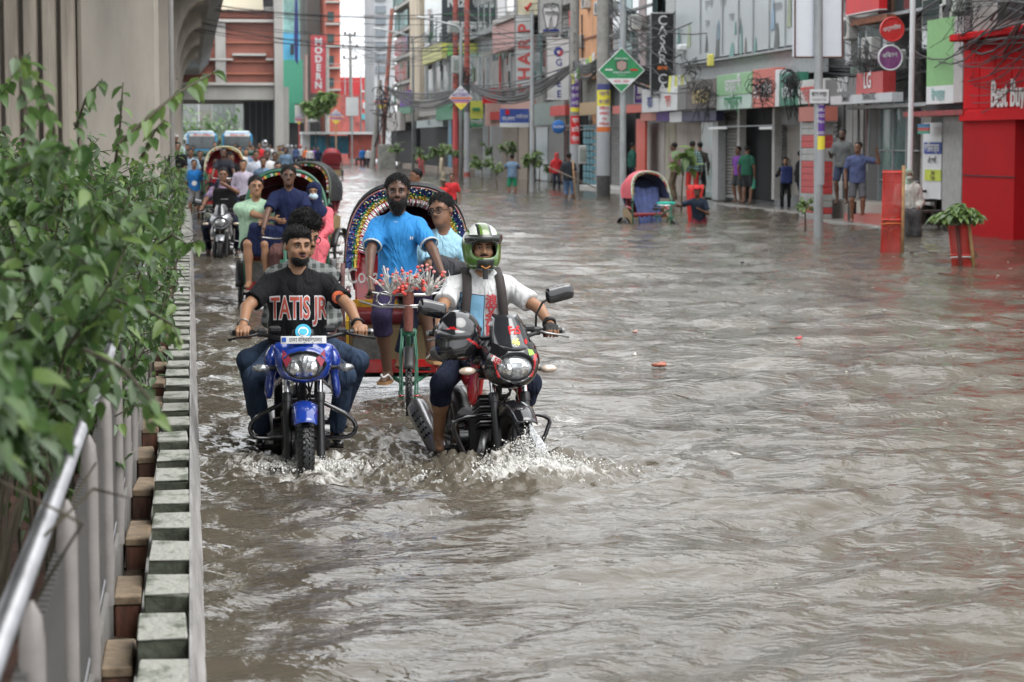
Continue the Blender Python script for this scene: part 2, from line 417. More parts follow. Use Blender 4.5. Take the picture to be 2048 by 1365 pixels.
def person(name, label, loc, rz=0, s=1., vox=.012, hip=None, lean=.04, side=0, twist=0, head=(0, 0, 0), hands=(None, None), feet=(None, None), elb=None, kne=None,
           top=('tee', None), bot=('trousers', None), skin=1, hair='short', beard=0, extra=(), shoe=None, face=True, fist=(0, 0), grip=None, group=None, build=1., footdir=((.12, -1), (-.12, -1)), plain_hands=True, hairfn=None):
    root = thing('person', label, name, loc, rz, group)
    P = np.array(hip if hip is not None else (0, 0, .92*s), float); Rt = rot(lean, side, twist); A = lambda x, y, z: P+Rt@(np.array((x, y, z))*s)
    nb = A(0, 0, .49); b = S(); sk = SKIN[skin]; w_ = build
    Rh = rot(*[head[0], head[2], head[1]]); hc = nb+Rt@np.array((0, -.015, .055))*s+Rh@np.array((0, -.01, .115))*s
    Hd = lambda x, y, z: hc+Rh@(np.array((x, y, z))*s)
    # torso
    b.ell(A(0, .0, .33), np.array((.15, .098, .17))*s*np.array((w_, w_, 1)), .05, rot=Rt); b.ell(A(0, -.005, .12), np.array((.128*w_, .10*w_, .16))*s, .05, rot=Rt); b.ell(A(0, 0, 0), np.array((.145*w_, .105, .11))*s, .05, rot=Rt)
    b.cap(nb, hc-Rh@np.array((0, -.02, .06))*s, .056*s, .052*s, .03)
    arms = []
    for i, sx in enumerate((1, -1)):
        sh = A(.168*sx*w_, 0, .405); b.cap(A(.04*sx, 0, .445), sh, .052*s, .052*s, .04)
        t = hands[i]; t = A(.25*sx, -.02, -.10) if t is None else np.array(t, float)
        eh = (.5*sx, .6, -.3) if elb is None or elb[i] is None else elb[i]
        e, wr = ik(sh, t, .285*s, .25*s, eh)
        b.cap(sh, e, .047*s*w_, .038*s, .03); b.cap(e, wr, .039*s, .026*s, .012); arms.append((sh, e, wr))
    legs = []
    for i, sx in enumerate((1, -1)):
        hp = A(.085*sx, 0, -.03); t = feet[i]; t = np.array((P[0]+.11*sx*s, P[1], P[2]-.84*s)) if t is None else np.array(t, float)
        kh = (.15*sx, -1, .2) if kne is None or kne[i] is None else kne[i]
        k_, an = ik(hp, t, .42*s, .42*s, kh)
        b.cap(hp, k_, .075*s*w_, .052*s, .04); b.cap(k_+(an-k_)*.02, an, .053*s, .035*s, .03); b.ell(k_+(an-k_)*.3+np.array((0, .02*s, 0)), (.05*s, .055*s, .09*s), .04)
        fd = np.array((*footdir[i], 0), float); fd /= np.linalg.norm(fd); sl = 2 if shoe else 0
        b.cap(an+np.array((0, 0, -.03*s))-fd*.03*s, an+fd*.14*s+np.array((0, 0, -.062*s)), .036*s, .03*s, .02, sl, flat=((0, 0, 1), .75))
        legs.append((hp, k_, an, fd))
    # hands: palm, four fingers, thumb
    for i, sx in enumerate((1, -1)):
        sh, e, wr = arms[i]; gl = 3 if fist[i] == 2 else 0; gp = grip[i] if grip else None
        fw = (wr-e)/np.linalg.norm(wr-e)
        if vox > .0135:
            b.cap(wr, wr+fw*.10*s, .03*s, .026*s, .015, gl, flat=((1, 0, 0), .8)); continue
        if gp is not None:   # closed round a bar: gp = (point on bar, bar direction outward)
            gc, bd = np.array(gp[0], float), np.array(gp[1], float); bd /= np.linalg.norm(bd)
            f2 = gc-wr; f2 -= bd*(f2@bd); f2 /= np.linalg.norm(f2); nn = np.cross(bd, f2); nn = nn if nn[2] > 0 else -nn
            b.cap(wr, gc+nn*.018*s-f2*.012*s, .026*s, .032*s, .012, gl, flat=(nn, .7)); b.cap(gc-bd*.03*s+nn*.02*s-f2*.02*s, gc+bd*.03*s+nn*.02*s-f2*.02*s, .02*s, .02*s, .012, gl)
            for q in range(4):
                o = gc+bd*(.036-.022*q)*s; ln = (.9, 1., 1., .85)[q]
                pts = [o+nn*.026*s-f2*.008*s, o+nn*.02*s+f2*.026*s*ln, o-nn*.01*s+f2*.034*s*ln, o-nn*.03*s+f2*.014*s]
                for a_, c_, r_ in zip(pts, pts[1:], (.0105, .0098, .009)): b.cap(a_, c_, r_*s, r_*s*.95, .003, gl if a_ is pts[0] else 0)
            o = gc-bd*.045*s; b.cap(wr-bd*.012*s+f2*.01, o+f2*.012*s, .014*s, .012*s, .008, gl); b.cap(o+f2*.012*s, o-nn*.026*s+f2*.012*s, .0115*s, .010*s, .003, gl)
        else:
            inw = np.array((-sx, 0, 0.)); inw -= fw*(inw@fw); inw /= max(1e-6, np.linalg.norm(inw)); lt = np.cross(fw, inw); lt = -lt if lt[1] > 0 else lt
            b.cap(wr, wr+fw*.075*s, .027*s, .034*s, .012, gl, flat=(inw, .55))
            cl = .9 if fist[i] == 1 else .35
            for q in range(4):
                o = wr+fw*.085*s+lt*(.03-.02*q)*s; d = fw.copy()
                for sg, L_ in enumerate(((.036, .042, .039, .031)[q], .024, .019)):
                    th = cl*(.6 if sg == 0 else 1.1); d2 = d*math.cos(th)+inw*math.sin(th); d2 /= np.linalg.norm(d2); o2 = o+d2*L_*s; b.cap(o, o2, .0095*s, .0085*s, .003, 0); o, d = o2, d2
            o = wr+fw*.03*s+lt*.03*s; o2 = o+(fw*.6+lt*.7+inw*.3)*.032*s; b.cap(o, o2, .012*s, .0105*s, .008, gl); b.cap(o2, o2+(fw*.8+inw*.5)*.028*s, .0105*s, .009*s, .004, 0)
    # head
    covered = hair in ('helmet', 'hijab_full')
    b.ell(Hd(0, .012, .028), np.array((.076, .094, .09))*s, .03, rot=Rh); b.ell(Hd(0, -.028, -.052), np.array((.056, .066, .062))*s, .04, rot=Rh)
    b.ell(Hd(0, -.075, -.088), np.array((.026, .02, .02))*s, .025, rot=Rh)
    fine = vox <= .0085
    if face:
        b.cap(Hd(0, -.088, .012), Hd(0, -.108, -.022), .008*s, .0125*s, .014); b.cap(Hd(-.013, -.096, -.026), Hd(.013, -.096, -.026), .0095*s, .0095*s, .008)
        b.cap(Hd(-.045, -.07, .03), Hd(.045, -.07, .03), .012*s, .012*s, .02)
        if fine:
            for sx in (1, -1): b.ell(Hd(.031*sx, -.092, .006), np.array((.015, .014, .010))*s, .014, rot=Rh, sub=True); b.ell(Hd(.042*sx, -.062, -.028), np.array((.02, .02, .02))*s, .02, rot=Rh)
            b.cap(Hd(-.020, -.0885, -.049), Hd(.020, -.0885, -.049), .0065*s, .0065*s, .006, 1); b.cap(Hd(-.015, -.088, -.060), Hd(.015, -.088, -.060), .0075*s, .0075*s, .006, 1)
        if not covered:
            for sx in (1, -1): b.ell(Hd(.079*sx, .012, -.004), np.array((.010, .019, .03))*s, .01, rot=Rh)
    mats = [sk, LIPM if fine else sk, shoe or BLACK, GLOVE]
    body = b.build('body', root, mats, vox, 1)
    # face details
    if face:
        er = 1 if fine else 1.15
        g = G(); gi = G(); gb = G()
        Rm = Matrix(Rh.tolist())
        for sx in (1, -1):
            g.ell(Hd(.031*sx, -.081, .006), [q*s*er for q in (.0118, .009, .0044)], EYEW, Rm, 8, 6); gi.ell(Hd(.031*sx+.001, -.0862, .0062), [q*s*er for q in (.0056, .005, .0056)], IRIS, Rm, 8, 6)
            gb.tube([Hd(.013*sx, -.094, .025), Hd(.03*sx, -.093, .031), Hd(.049*sx, -.080, .026)], [.0042*s, .0050*s, .0022*s], HAIR, 5)
            gi.tube([Hd(.017*sx, -.0885, .009), Hd(.031*sx, -.0915, .0132), Hd(.045*sx, -.083, .009)], .0024*s, HAIR, 4)
        g.build('eyes', root, smooth=True); gi.build('irises', root, smooth=True); gb.build('eyebrows', root, smooth=True)
    hv = max(vox*.9, .007)
    if beard:
        d = S(); 
        if beard >= 2:
            d.ell(Hd(0, -.05, -.075), np.array((.064, .062, .05))*s, .02, rot=Rh); d.ell(Hd(0, -.055, -.115), np.array((.046, .045, .05 if beard == 2 else .065))*s, .03, rot=Rh)
            d.cap(Hd(.066, -.005, -.02), Hd(.052, -.035, -.07), .013*s, .02*s, .02); d.cap(Hd(-.066, -.005, -.02), Hd(-.052, -.035, -.07), .013*s, .02*s, .02)
            d.ell(Hd(0, -.10, -.052), np.array((.027, .02, .014))*s, .008, rot=Rh, sub=True)
        elif beard == 1:
            d.ell(Hd(0, -.042, -.078), np.array((.058, .0625, .044))*s, .01, rot=Rh); d.ell(Hd(0, -.078, -.093), np.array((.030, .024, .024))*s, .01, rot=Rh)
            d.box(Hd(0, -.04, -.036), (.1*s, .1*s, .026*s), .01, .012, rot=Rh, sub=True); d.ell(Hd(0, -.105, -.054), np.array((.03, .028, .02))*s, .008, rot=Rh, sub=True)
        bo_ = d.build('beard', root, HAIR, hv, 0)
        if vox < .0085: strands(root, bo_, 900, .012 if beard == 1 else .020, 4, .8, 'beard_strands', .0016)
        m_ = S(); m_.cap(Hd(0, -.1, -.036), Hd(.024, -.09, -.042), .006*s, .005*s, .004); m_.cap(Hd(0, -.1, -.036), Hd(-.024, -.09, -.042), .006*s, .005*s, .004); m_.build('moustache', root, HAIR, min(hv, .006), 0)
    if hair in ('short', 'tall', 'flat', 'grey', 'bun', 'long'):
        h = S(); tall = .018 if hair == 'tall' else 0
        h.ell(Hd(0, .026, .044+tall), np.array((.086, .097, .086+tall))*s, .02, rot=Rh)
        if hair == 'tall': h.ell(Hd(.02, -.03, .10), np.array((.066, .05, .032))*s, .03, rot=Rh)
        if hair == 'flat': h.ell(Hd(.0, -.03, .085), np.array((.074, .055, .035))*s, .02, rot=Rh)
        if hair == 'bun': h.ell(Hd(0, .11, .03), np.array((.04, .04, .04))*s, .02, rot=Rh)
        if hair == 'long': h.cap(Hd(0, .06, .0), Hd(0, .08, -.16), .07*s, .05*s, .03)
        h.box(Hd(0, -.09, -.03), (.066*s, .085*s, .078*s), .02, .02, rot=Rh, sub=True); h.box(Hd(0, -.02, -.09), (.1*s, .06*s, .09*s), .01, .015, rot=Rh, sub=True)
        jit = np.random.RandomState(int(abs(hc[0]*977+hc[2]*131)) % 9999)
        ho_ = h.build('hair', root, HAIRG if hair == 'grey' else HAIR, hv, 0 if vox > .012 else 1, disp=lambda V: V+(V-V.mean(0))*(jit.rand(len(V), 1)*.05-.01))
        if vox < .0125: strands(root, ho_, 2600 if vox < .01 else 1200, .024 if hair == 'tall' else .011 if hair == 'flat' else .016, 3, -.1 if hair == 'tall' else .25)
    # clothes
    kind, cm = top[0], top[1] or cloth('grey_tee', (.2, .2, .2)); sz = top[2] if len(top) > 2 else 1.; cv = max(vox, .009)
    if kind:
        c = S(); dn = -.09 if hip is None else -.05
        c.ell(A(0, 0, .35), np.array((.165*w_*sz, .118*sz, .14))*s, .05, rot=Rt)
        c.cap(A(0, 0, .34), A(0, -.004, dn), .158*s*w_*sz, .170*s*w_*sz, .05, flat=(Rt@np.array((0, 1, 0)), .80), cut=(0, 1))
        for i, sx in enumerate((1, -1)):
            sh, e, wr = arms[i]; c.cap(A(.045*sx, 0, .452), sh, .054*s, .062*s, .04)
            if kind in ('long', 'kurta'): c.cap(sh, e, .064*s*sz, .052*s*sz, .03); c.cap(e, e+(wr-e)*.93, .05*s*sz, .037*s*sz, .02, cut=(0, 1))
            elif kind != 'vest':
                fr = .72 if kind == 'tee' else .78; c.cap(sh, sh+(e-sh)*fr, .064*s*sz, .067*s*sz, .03, cut=(0, 1))
        nd = Rt@np.array((0, -.012, .05)); c.cap(nb-nd*.9*s, nb+nd*.35*s, .085*s, .06*s, .03, cut=(0, 1)); 
        if kind in ('short', 'long', 'kurta'): c.cap(nb, nb+nd*.75*s, .07*s, .064*s, .006, 1, cut=(0, 1))
        c.ell(nb+Rt@np.array((0, -.062, .035))*s, (.046*s, .042*s, .045*s), .01, sub=True)
        ob = c.build('shirt', root, [cm, top[3] if len(top) > 3 else cm], cv, 1, disp=folds(.014*s if vox < .016 else .007, int(abs(loc[0]*100)) % 97, 13.))
    else: ob = body
    bk, bm_ = bot
    if bk:
        t = S()
        t.ell(A(0, 0, 0), np.array((.150*w_, .112, .12))*s, .05, rot=Rt)
        if bk == 'lungi' or bk == 'skirt':
            for (hp, k_, an, fd) in legs: t.cap(hp, k_, .10*s, .095*s, .08); t.cap(k_, k_+(an-k_)*(.75 if bk == 'lungi' else .98), .09*s, .10*s, .09, cut=(0, 1))
        for (hp, k_, an, fd) in legs:
            if bk == 'trousers': t.cap(hp, k_, .092*s*w_, .07*s, .03); t.cap(k_, k_+(an-k_)*.97, .068*s, .056*s, .03, cut=(0, 1))
            if bk == 'three': t.cap(hp, k_, .092*s*w_, .074*s, .03); t.cap(k_, k_+(an-k_)*.33, .072*s, .07*s, .02, cut=(0, 1))
            if bk == 'shorts': t.cap(hp, hp+(k_-hp)*.93, .095*s*w_, .083*s, .03, cut=(0, 1))
        t.build('sarong' if bk in ('lungi', 'skirt') else 'shorts' if bk in ('shorts', 'three') else 'trousers', root, bm_, cv, 1, disp=folds(.008*s, 5, 11.))
    for e_ in extra:
        if e_[0] == 'cap':
            g = S(); g.ell(Hd(0, .012, .062), np.array((.092, .108, .07))*s, .01, rot=Rh); g.box(Hd(0, 0, -.0), (.2*s, .2*s, .05*s), .01, .01, rot=Rh, sub=True)
            if len(e_) < 3: g.box(Hd(0, -.125, .055), (.055*s, .055*s, .006*s), .005, .012, rot=Rh)
            g.build('cap', root, e_[1], max(vox*.8, .008), 1)
        if e_[0] == 'topi': g = G(); g.tube([Hd(0, .01, .06), Hd(0, .01, .118), Hd(0, .01, .124)], [.092*s, .086*s, .03*s], e_[1], 16); g.build('prayer_cap', root, smooth=R(50))
        if e_[0] == 'hijab':
            g = S(); g.ell(Hd(0, .02, .02), np.array((.098, .115, .118))*s, .02, rot=Rh); g.ell(Hd(0, .0, -.11), np.array((.10, .10, .10))*s, .05, rot=Rh); g.ell(A(0, -.02, .40), np.array((.19, .13, .13))*s, .06, rot=Rt)
            g.ell(Hd(0, -.105, 0.), np.array((.052, .06, .062))*s, .02, rot=Rh, sub=True); g.build('headscarf', root, e_[1], max(vox, .01), 1, disp=folds(.006, 3))
        if e_[0] == 'mask': g = S(); g.ell(Hd(0, -.062, -.052), np.array((.062, .066, .05))*s, .01, rot=Rh); g.build('face_mask', root, e_[1], max(vox*.8, .008), 1)
        if e_[0] == 'glasses':
            g = G()
            for sx in (1, -1): g.ring(Hd(.033*sx, -.104, .004), Rh@np.array((0, 1, 0)), .021*s, .0028*s, BLACK, 12, 5); g.tube([Hd(.054*sx, -.104, .008), Hd(.08*sx, .0, .006)], .0026*s, BLACK, 5)
            g.tube([Hd(-.012, -.106, .008), Hd(.012, -.106, .008)], .0028*s, BLACK, 5); g.build('glasses', root)
        if e_[0] == 'moustache': g = G(); g.tube([Hd(-.028, -.088, -.042), Hd(0, -.105, -.036), Hd(.028, -.088, -.042)], [.003*s, .007*s, .003*s], HAIR, 6); g.build('moustache', root, smooth=True)
        if e_[0] == 'straps':
            g = G()
            for sx in (1, -1):
                def sp(u, v, sx=sx):
                    z = .50-.44*u; yy = -.118*(sz**1)-.028*math.sin(min(1, u*1.4+.1)*math.pi); yy = yy if u > .12 else (.02-(u/.12)*.12)-.02; zz = z if u > .12 else .515-.012*(u/.12)
                    return A(sx*(.105+(v-.5)*.058+.035*u), yy, zz)
                g.grid(sp, 2, 14, e_[1])
            g = G()
            for sx in (1, -1):
                pts = [A(.09*sx, .10, .42), A(.10*sx, .03, .515), A(.105*sx, -.075, .485), A(.112*sx, -.128, .40), A(.125*sx, -.145, .26), A(.15*sx, -.13, .12), A(.17*sx, -.06, .04)]
                vs = []; 
                for q, p_ in enumerate(pts):
                    for (a_, b_) in ((-.029, 0), (.029, 0), (.029, .014), (-.029, .014)): vs.append(Vector(p_)+Vector(Rt@np.array((a_, -b_ if q > 1 else 0, b_ if q <= 1 else 0)))*s)
                fs = [(q*4+k, q*4+(k+1) % 4, q*4+4+(k+1) % 4, q*4+4+k) for q in range(len(pts)-1) for k in range(4)]; g.add(vs, fs, e_[1])
            g.build('shoulder_straps', root, smooth=True)
        if e_[0] == 'pack': 
            g = S(); g.box(A(0, .18, .27), np.array((.15, .09, .21))*s, .05, .02, rot=Rt); g.box(A(0, .27, .18), np.array((.12, .03, .1))*s, .025, .02, rot=Rt); g.build('backpack', root, e_[1], max(vox, .012), 1)
        if e_[0] == 'sandal':
            for (hp, k_, an, fd) in legs:
                g = G(); o = Vector(an)+Vector((0, 0, -.088*s)); f_ = Vector(fd); sd = Vector((-f_.y, f_.x, 0))
                ol = [(-.065, -.03), (-.075, 0), (-.065, .03), (.04, .04), (.13, .048), (.17, .03), (.178, 0), (.17, -.03), (.13, -.048), (.04, -.04)]
                g.prism([(a_*s, b_*s) for a_, b_ in ol], o, f_, sd, (0, 0, 1), .022*s, e_[1])
                for q in (-1, 1): g.tube([o+f_*.135*s+Vector((0, 0, .05*s)), o+f_*.08*s+sd*q*.025*s+Vector((0, 0, .068*s)), o+f_*.02*s+sd*q*.042*s+Vector((0, 0, .03*s))], .007*s, e_[2], 5)
                g.build('sandal', root, smooth=R(40))
    return root, dict(A=A, H=Hd, Rh=Rh, Rt=Rt, arms=arms, legs=legs, body=body, shirt=ob, s=s, hc=hc)
def strands(par, o, n_, ln, seed, down=.4, name='hair_strands', th=.0022):
    r_ = np.random.RandomState(seed); me = o.data; V = np.empty(len(me.vertices)*3); me.vertices.foreach_get('co', V); V = V.reshape(-1, 3); N = np.empty(len(me.vertices)*3); me.vertices.foreach_get('normal', N); N = N.reshape(-1, 3)
    g = G()
    for i in r_.randint(0, len(V), n_):
        p = Vector(V[i]); n = Vector(N[i]); d = (n*.6+Vector((r_.normal()*.22, .25+r_.normal()*.22, r_.normal()*.22-down))).normalized(); L_ = ln*r_.uniform(.5, 1.3); sd = d.cross(n); sd = sd.normalized()*th if sd.length > 1e-4 else Vector((th, 0, 0))
        q = p+d*L_*.5+n*ln*.1; e = p+d*L_-n*ln*.05; g.add([p-sd-n*.002, p+sd-n*.002, q+sd*.8, q-sd*.8, e], [(0, 1, 2, 3), (3, 2, 4)], HAIR)
    return g.build(name, par, HAIR, smooth=True, stuff=True)
def full_helmet(par, H, Rh, s, mats, fn, name='helmet', vox=.008):
    g = S(); g.ell(H(0, .012, .022), np.array((.127, .148, .140))*s, .02, rot=Rh); g.ell(H(0, -.03, -.075), np.array((.110, .128, .085))*s, .05, rot=Rh)
    g.ell(H(0, -.135, .0), np.array((.092, .075, .052))*s, .012, rot=Rh, sub=True, lab=7); g.ell(H(0, -.03, -.02), np.array((.088, .115, .085))*s, .01, rot=Rh, sub=True, lab=7)
    g.box(H(0, .0, -.20), (.2*s, .2*s, .06*s), .01, .02, rot=Rh, sub=True)
    return g.build(name, par, mats, vox, 1, fn=fn)
# ================================================================== vehicles
LENS = mat('clear_lens', (.20, .21, .22), .06, .5, var=.1, col2=(.55, .57, .58), thr=(.45, .62), scale=26, coat=1); REFL = mat('reflector', (.7, .7, .7), .12, 1., var=.3, scale=18, bump=.6, bscale=45)  # pale blotches in the lens colour stand for highlights on the glass
AMBER = mat('amber_lens', (.62, .50, .40), .15, .2, var=.2, scale=20, coat=.8); ALU = mat('brushed_alu', (.42, .42, .43), .32, .95, var=.2, scale=8, stretch=(6, 1, 1))
BLUEP = mat('blue_paint', (.010, .040, .27), .14, var=.25, scale=7, coat=1.); BLKP = mat('gloss_black_paint', (.008, .008, .010), .1, var=.2, scale=9, coat=1); REDPT = mat('red_paint', (.42, .012, .014), .16, var=.1, coat=1); SILVP = mat('silver_paint', (.36, .37, .39), .25, .6, var=.1, coat=.7)
SEATM = mat('seat_vinyl', (.012, .012, .013), .45, var=.2, scale=20, bump=.2, bscale=200); MIRROR = mat('mirror_glass', (.5, .52, .54), .05, 1., var=0)
def wheel(par, c, Rr, tr, seg=40, spokes=0, name='wheel', tread=True, disc=False, rimm=None):
    """> tyre, rim"""
    c = Vector(c); root = bpy.data.objects.new(name, None); C.objects.link(root); root.parent = par; root.location = c; root.empty_display_size = .1
    g = G(); g.ring((0, 0, 0), (1, 0, 0), Rr-tr, tr, RUBBER, seg, 10, flat=1.0); t = g.build('tyre', root, smooth=True)
    if tread:
        g = G(); n = int(2*math.pi*Rr/.034)
        for i in range(n):
            a = 2*math.pi*i/n
            for q, off in ((-1, 0), (0, .5), (1, 0)):
                th = a+off*2*math.pi/n; ph = q*.62; rr = Rr-tr+tr*math.cos(ph)
                p = Vector((tr*math.sin(ph), rr*math.cos(th), rr*math.sin(th))); m_ = Matrix.Rotation(th, 3, 'X') @ Matrix.Rotation(-ph, 3, 'Z') @ Matrix.Rotation(.35*q, 3, 'Y')
                g.box(p, (tr*.62, .010, .018), RUBBER, m_)
        g.build('tread', root, RUBBER, stuff=True)
    g = G(); rm = rimm or STEEL; g.ring((0, 0, 0), (1, 0, 0), Rr-tr*1.75, tr*.42, rm, seg, 6, flat=1.5); g.cyl((-tr*.9, 0, 0), (tr*.9, 0, 0), .035, None, rm, 14)
    if spokes:
        for i in range(spokes):
            a = 2*math.pi*i/spokes; sd = 1 if i % 2 else -1; g.tube([(sd*.025, .03*math.cos(a+.5), .03*math.sin(a+.5)), (0, (Rr-tr*1.8)*math.cos(a), (Rr-tr*1.8)*math.sin(a))], .0022, CHROME, 4, caps=False)
    else:
        for i in range(5):
            a = 2*math.pi*i/5; g.tube([(0, .03*math.cos(a), .03*math.sin(a)), (0, (Rr-tr*1.8)*math.cos(a+.15), (Rr-tr*1.8)*math.sin(a+.15))], [.02, .013], BLACK, 6, caps=False)
    if disc: g.cyl((-.05, 0, 0), (-.046, 0, 0), .115, None, STEEL, 24)
    g.build('rim', root, smooth=R(40)); return root
def motorcycle(label, loc, rz, style, group=None):
    root = thing('motorcycle', label, 'motorcycle', loc, rz, group); A_ = style == 'blue'; B_ = style == 'black'
    body = {'blue': BLUEP, 'black': BLKP, 'silver': SILVP}[style]
    wheel(root, (0, -.66, .30), .30, .052 if A_ else .048, disc=True, name='front_wheel', rimm=BLACK); wheel(root, (0, .66, .30), .30, .06, name='rear_wheel', tread=False, rimm=BLACK)
    # fork
    for sx in (-1, 1):
        g = G(); top = Vector((.095*sx, -.43, .93)); bot = Vector((.095*sx, -.66, .28)); at = lambda t: bot+(top-bot)*t
        g.tube([at(.0), at(.05), at(.55)], [.022, .025, .024], BLACK, 12); g.tube([at(.52), at(.58), at(.60)], [.029, .031, .026], BLACK, 12); g.tube([at(.55), at(1)], .0175, CHROME, 12)
        g.build('fork_leg', root, smooth=R(50))
    g = G(); g.box((0, -.47, .80), (.25, .07, .035), BLACK, None, .01); g.box((0, -.42, .94), (.24, .07, .03), BLACK, None, .01); g.tube([(0, -.45, .75), (0, -.38, .95)], .03, BLACK, 10); g.build('fork_bridge', root)
    # front mudguard: an arched shell
    g = G()
    def mg(u, v):
        a = R(46+102*u); wd = .074*(1-.35*abs(u-.45)); x = (v-.5)*2; r_ = .335-.028*abs(x)**2.4; return Vector((x*wd, -.66-math.cos(a)*r_, .30+math.sin(a)*r_))
    g.grid(mg, 18, 8, body); o = g.build('mudguard', root, smooth=True); sm = o.modifiers.new('s', 'SOLIDIFY'); sm.thickness = .006
    # crash guard
    for sx in (-1, 1):
        g = G(); pts = [(.07*sx, -.38, .62), (.16*sx, -.38, .575), (.27*sx, -.37, .515), (.315*sx, -.37, .46), (.30*sx, -.37, .405), (.25*sx, -.37, .385), (.06*sx, -.34, .385)] if A_ else [(.07*sx, -.38, .52), (.2*sx, -.38, .525), (.29*sx, -.37, .50), (.30*sx, -.37, .46), (.20*sx, -.37, .25), (.15*sx, -.37, .225), (.06*sx, -.34, .225)]
        pts = [Vector(p) for p in pts]; q = [pts[0]]+[(pts[i]*.75+pts[i+1]*.25 if k == 0 else pts[i]*.25+pts[i+1]*.75) for i in range(len(pts)-1) for k in (0, 1)]+[pts[-1]]
        g.tube(q, .0135, BLKP, 8); g.build('crash_guard', root, smooth=True)
    # engine block, frame
    g = G(); g.box((0, .02, .38), (.24, .34, .26), BLACK, None, .03)
    for k in range(9): g.box((0, -.16, .42+.022*k), (.19, .18, .008), STEEL if k % 2 else BLACK, Matrix.Rotation(-.35, 3, 'X'))
    g.cyl((-.17, .02, .36), (-.12, .02, .36), .10, .11, BLKP, 20); g.cyl((.12, .02, .36), (.17, .02, .36), .11, .10, BLKP, 20); g.build('engine', root, smooth=R(35))
    g = G(); g.tube([(0, -.40, .92), (0, -.30, .62), (0, -.22, .34), (0, .2, .22)], .022, BLACK, 8); g.tube([(0, -.38, .88), (0, .1, .74), (0, .55, .74)], .025, BLACK, 8)
    for sx in (-1, 1): g.tube([(.10*sx, .15, .3), (.11*sx, .66, .3)], .02, BLACK, 8); g.tube([(.12*sx, .62, .34), (.13*sx, .5, .72)], .028, REDPT if B_ else BLACK, 8); g.tube([(.10*sx, .12, .28), (.26*sx, .12, .27)], .016, RUBBER, 8)
    for k in range(5): g.tube([(.06-.03*k, -.36, .95), (.09-.04*k, -.44-.02*k, .86), (.04*(-1)**k, -.42, .66), (.02*k-.03, -.2, .55)], .006, BLACK, 6)
    g.build('frame', root, smooth=R(50))
    # tank, seat, side fairings
    t = S(); t.ell((0, -.08, .82), (.15, .25, .12), .03); t.ell((0, -.12, .86), (.12, .2, .11), .03); t.build('fuel_tank', root, body, .012)
    t = S(); t.box((0, .42, .79), (.13, .38, .045), .035, .03); t.ell((0, .62, .86), (.11, .16, .04), .04); t.build('seat', root, SEATM, .014)
    for sx in (-1, 1):
        t = S()
        if A_: t.cap((.165*sx, -.30, .86), (.20*sx, -.33, .66), .058, .036, .03, flat=((1, 0, 0), .5)); t.cap((.14*sx, -.2, .88), (.19*sx, -.33, .84), .06, .06, .04, flat=((1, 0, 0), .6)); t.cap((.12*sx, -.02, .74), (.195*sx, -.32, .68), .05, .04, .04, flat=((1, 0, 0), .5))
        else: t.cap((.13*sx, -.28, .84), (.155*sx, -.30, .62), .055, .045, .03, flat=((1, 0, 0), .5)); t.cap((.12*sx, -.02, .72), (.15*sx, -.28, .66), .05, .04, .04, flat=((1, 0, 0), .5))
        t.build('side_fairing', root, [body if not B_ else REDPT], .009)
    # headlight cowl and lamp
    t = S()
    if A_:
        t.ell((0, -.56, .845), (.160, .12, .115), .02); t.cap((-.12, -.50, .94), (.12, -.50, .94), .035, .035, .05); t.cap((-.135, -.53, .93), (-.10, -.58, .79), .04, .03, .03); t.cap((.135, -.53, .93), (.10, -.58, .79), .04, .03, .03)
        t.box((0, -.48, 1.01), (.2, .12, .03), .01, .03, rot=rot(.3), sub=True); t.ell((0, -.66, .835), (.135, .07, .085), .012, 1, sub=True)
        o = t.build('headlight_cowl', root, [body, BLACK], .0075)
        t = S(); t.ell((0, -.575, .838), (.128, .085, .088), .01); t.box((0, -.60, .945), (.2, .1, .03), .01, .02, rot=rot(0), sub=True); t.build('headlight', root, LENS, .008)
        g = G(); g.ell((.045, -.625, .825), (.045, .035, .05), REFL); g.ell((-.045, -.625, .825), (.045, .035, .05), REFL); g.prism([(-.03, .06), (.03, .06), (.005, -.03), (-.005, -.03)], (0, -.662, .835), (1, 0, 0), (0, 0, 1), (0, -1, 0), .004, LENS); g.build('reflector', root, smooth=True)
        for sx in (-1, 1):
            g = G(); g.prism([(0, 0), (.05*sx, .05), (.055*sx, .0), (.03*sx, -.05)], (.07*sx, -.655+.012, .88), (1, .35*sx, 0), (0, .2, 1), (0, -1, 0), .004, mat('red_sticker', (.30, .03, .06), .3)); g.build('lamp_sticker', root)
    else:
        t.ell((0, -.55, .85), (.175, .135, .135), .02); t.cap((0, -.53, .96), (0, -.50, 1.0), .10, .085, .05, flat=((0, 1, 0), .6)); t.ell((0, -.56, .785), (.13, .12, .085), .04)
        for sx in (-1, 1): t.cap((.12*sx, -.50, .92), (.155*sx, -.40, .86), .045, .04, .04)
        t.ell((0, -.68, .825), (.122, .065, .082), .01, 1, sub=True)
        def fn(c, l):
            x, y, z = c[:, 0], c[:, 1], c[:, 2]; st = (np.abs(np.abs(x)-(.10+.26*(z-.80))) < .013) & (z < .90) & (z > .77) & (y < -.45); return np.where(l == 1, 1, np.where(st & B_, 2, 0))
        o = t.build('headlight_cowl', root, [body, BLACK, REDPT], .0075, fn=fn)
        t = S(); t.ell((0, -.608, .825), (.116, .074, .08), .01); t.build('headlight', root, LENS, .0075)
        g = G(); g.ell((.04, -.645, .825), (.042, .036, .05), REFL); g.ell((-.042, -.645, .82), (.042, .036, .045), REFL); g.build('reflector', root, smooth=True)
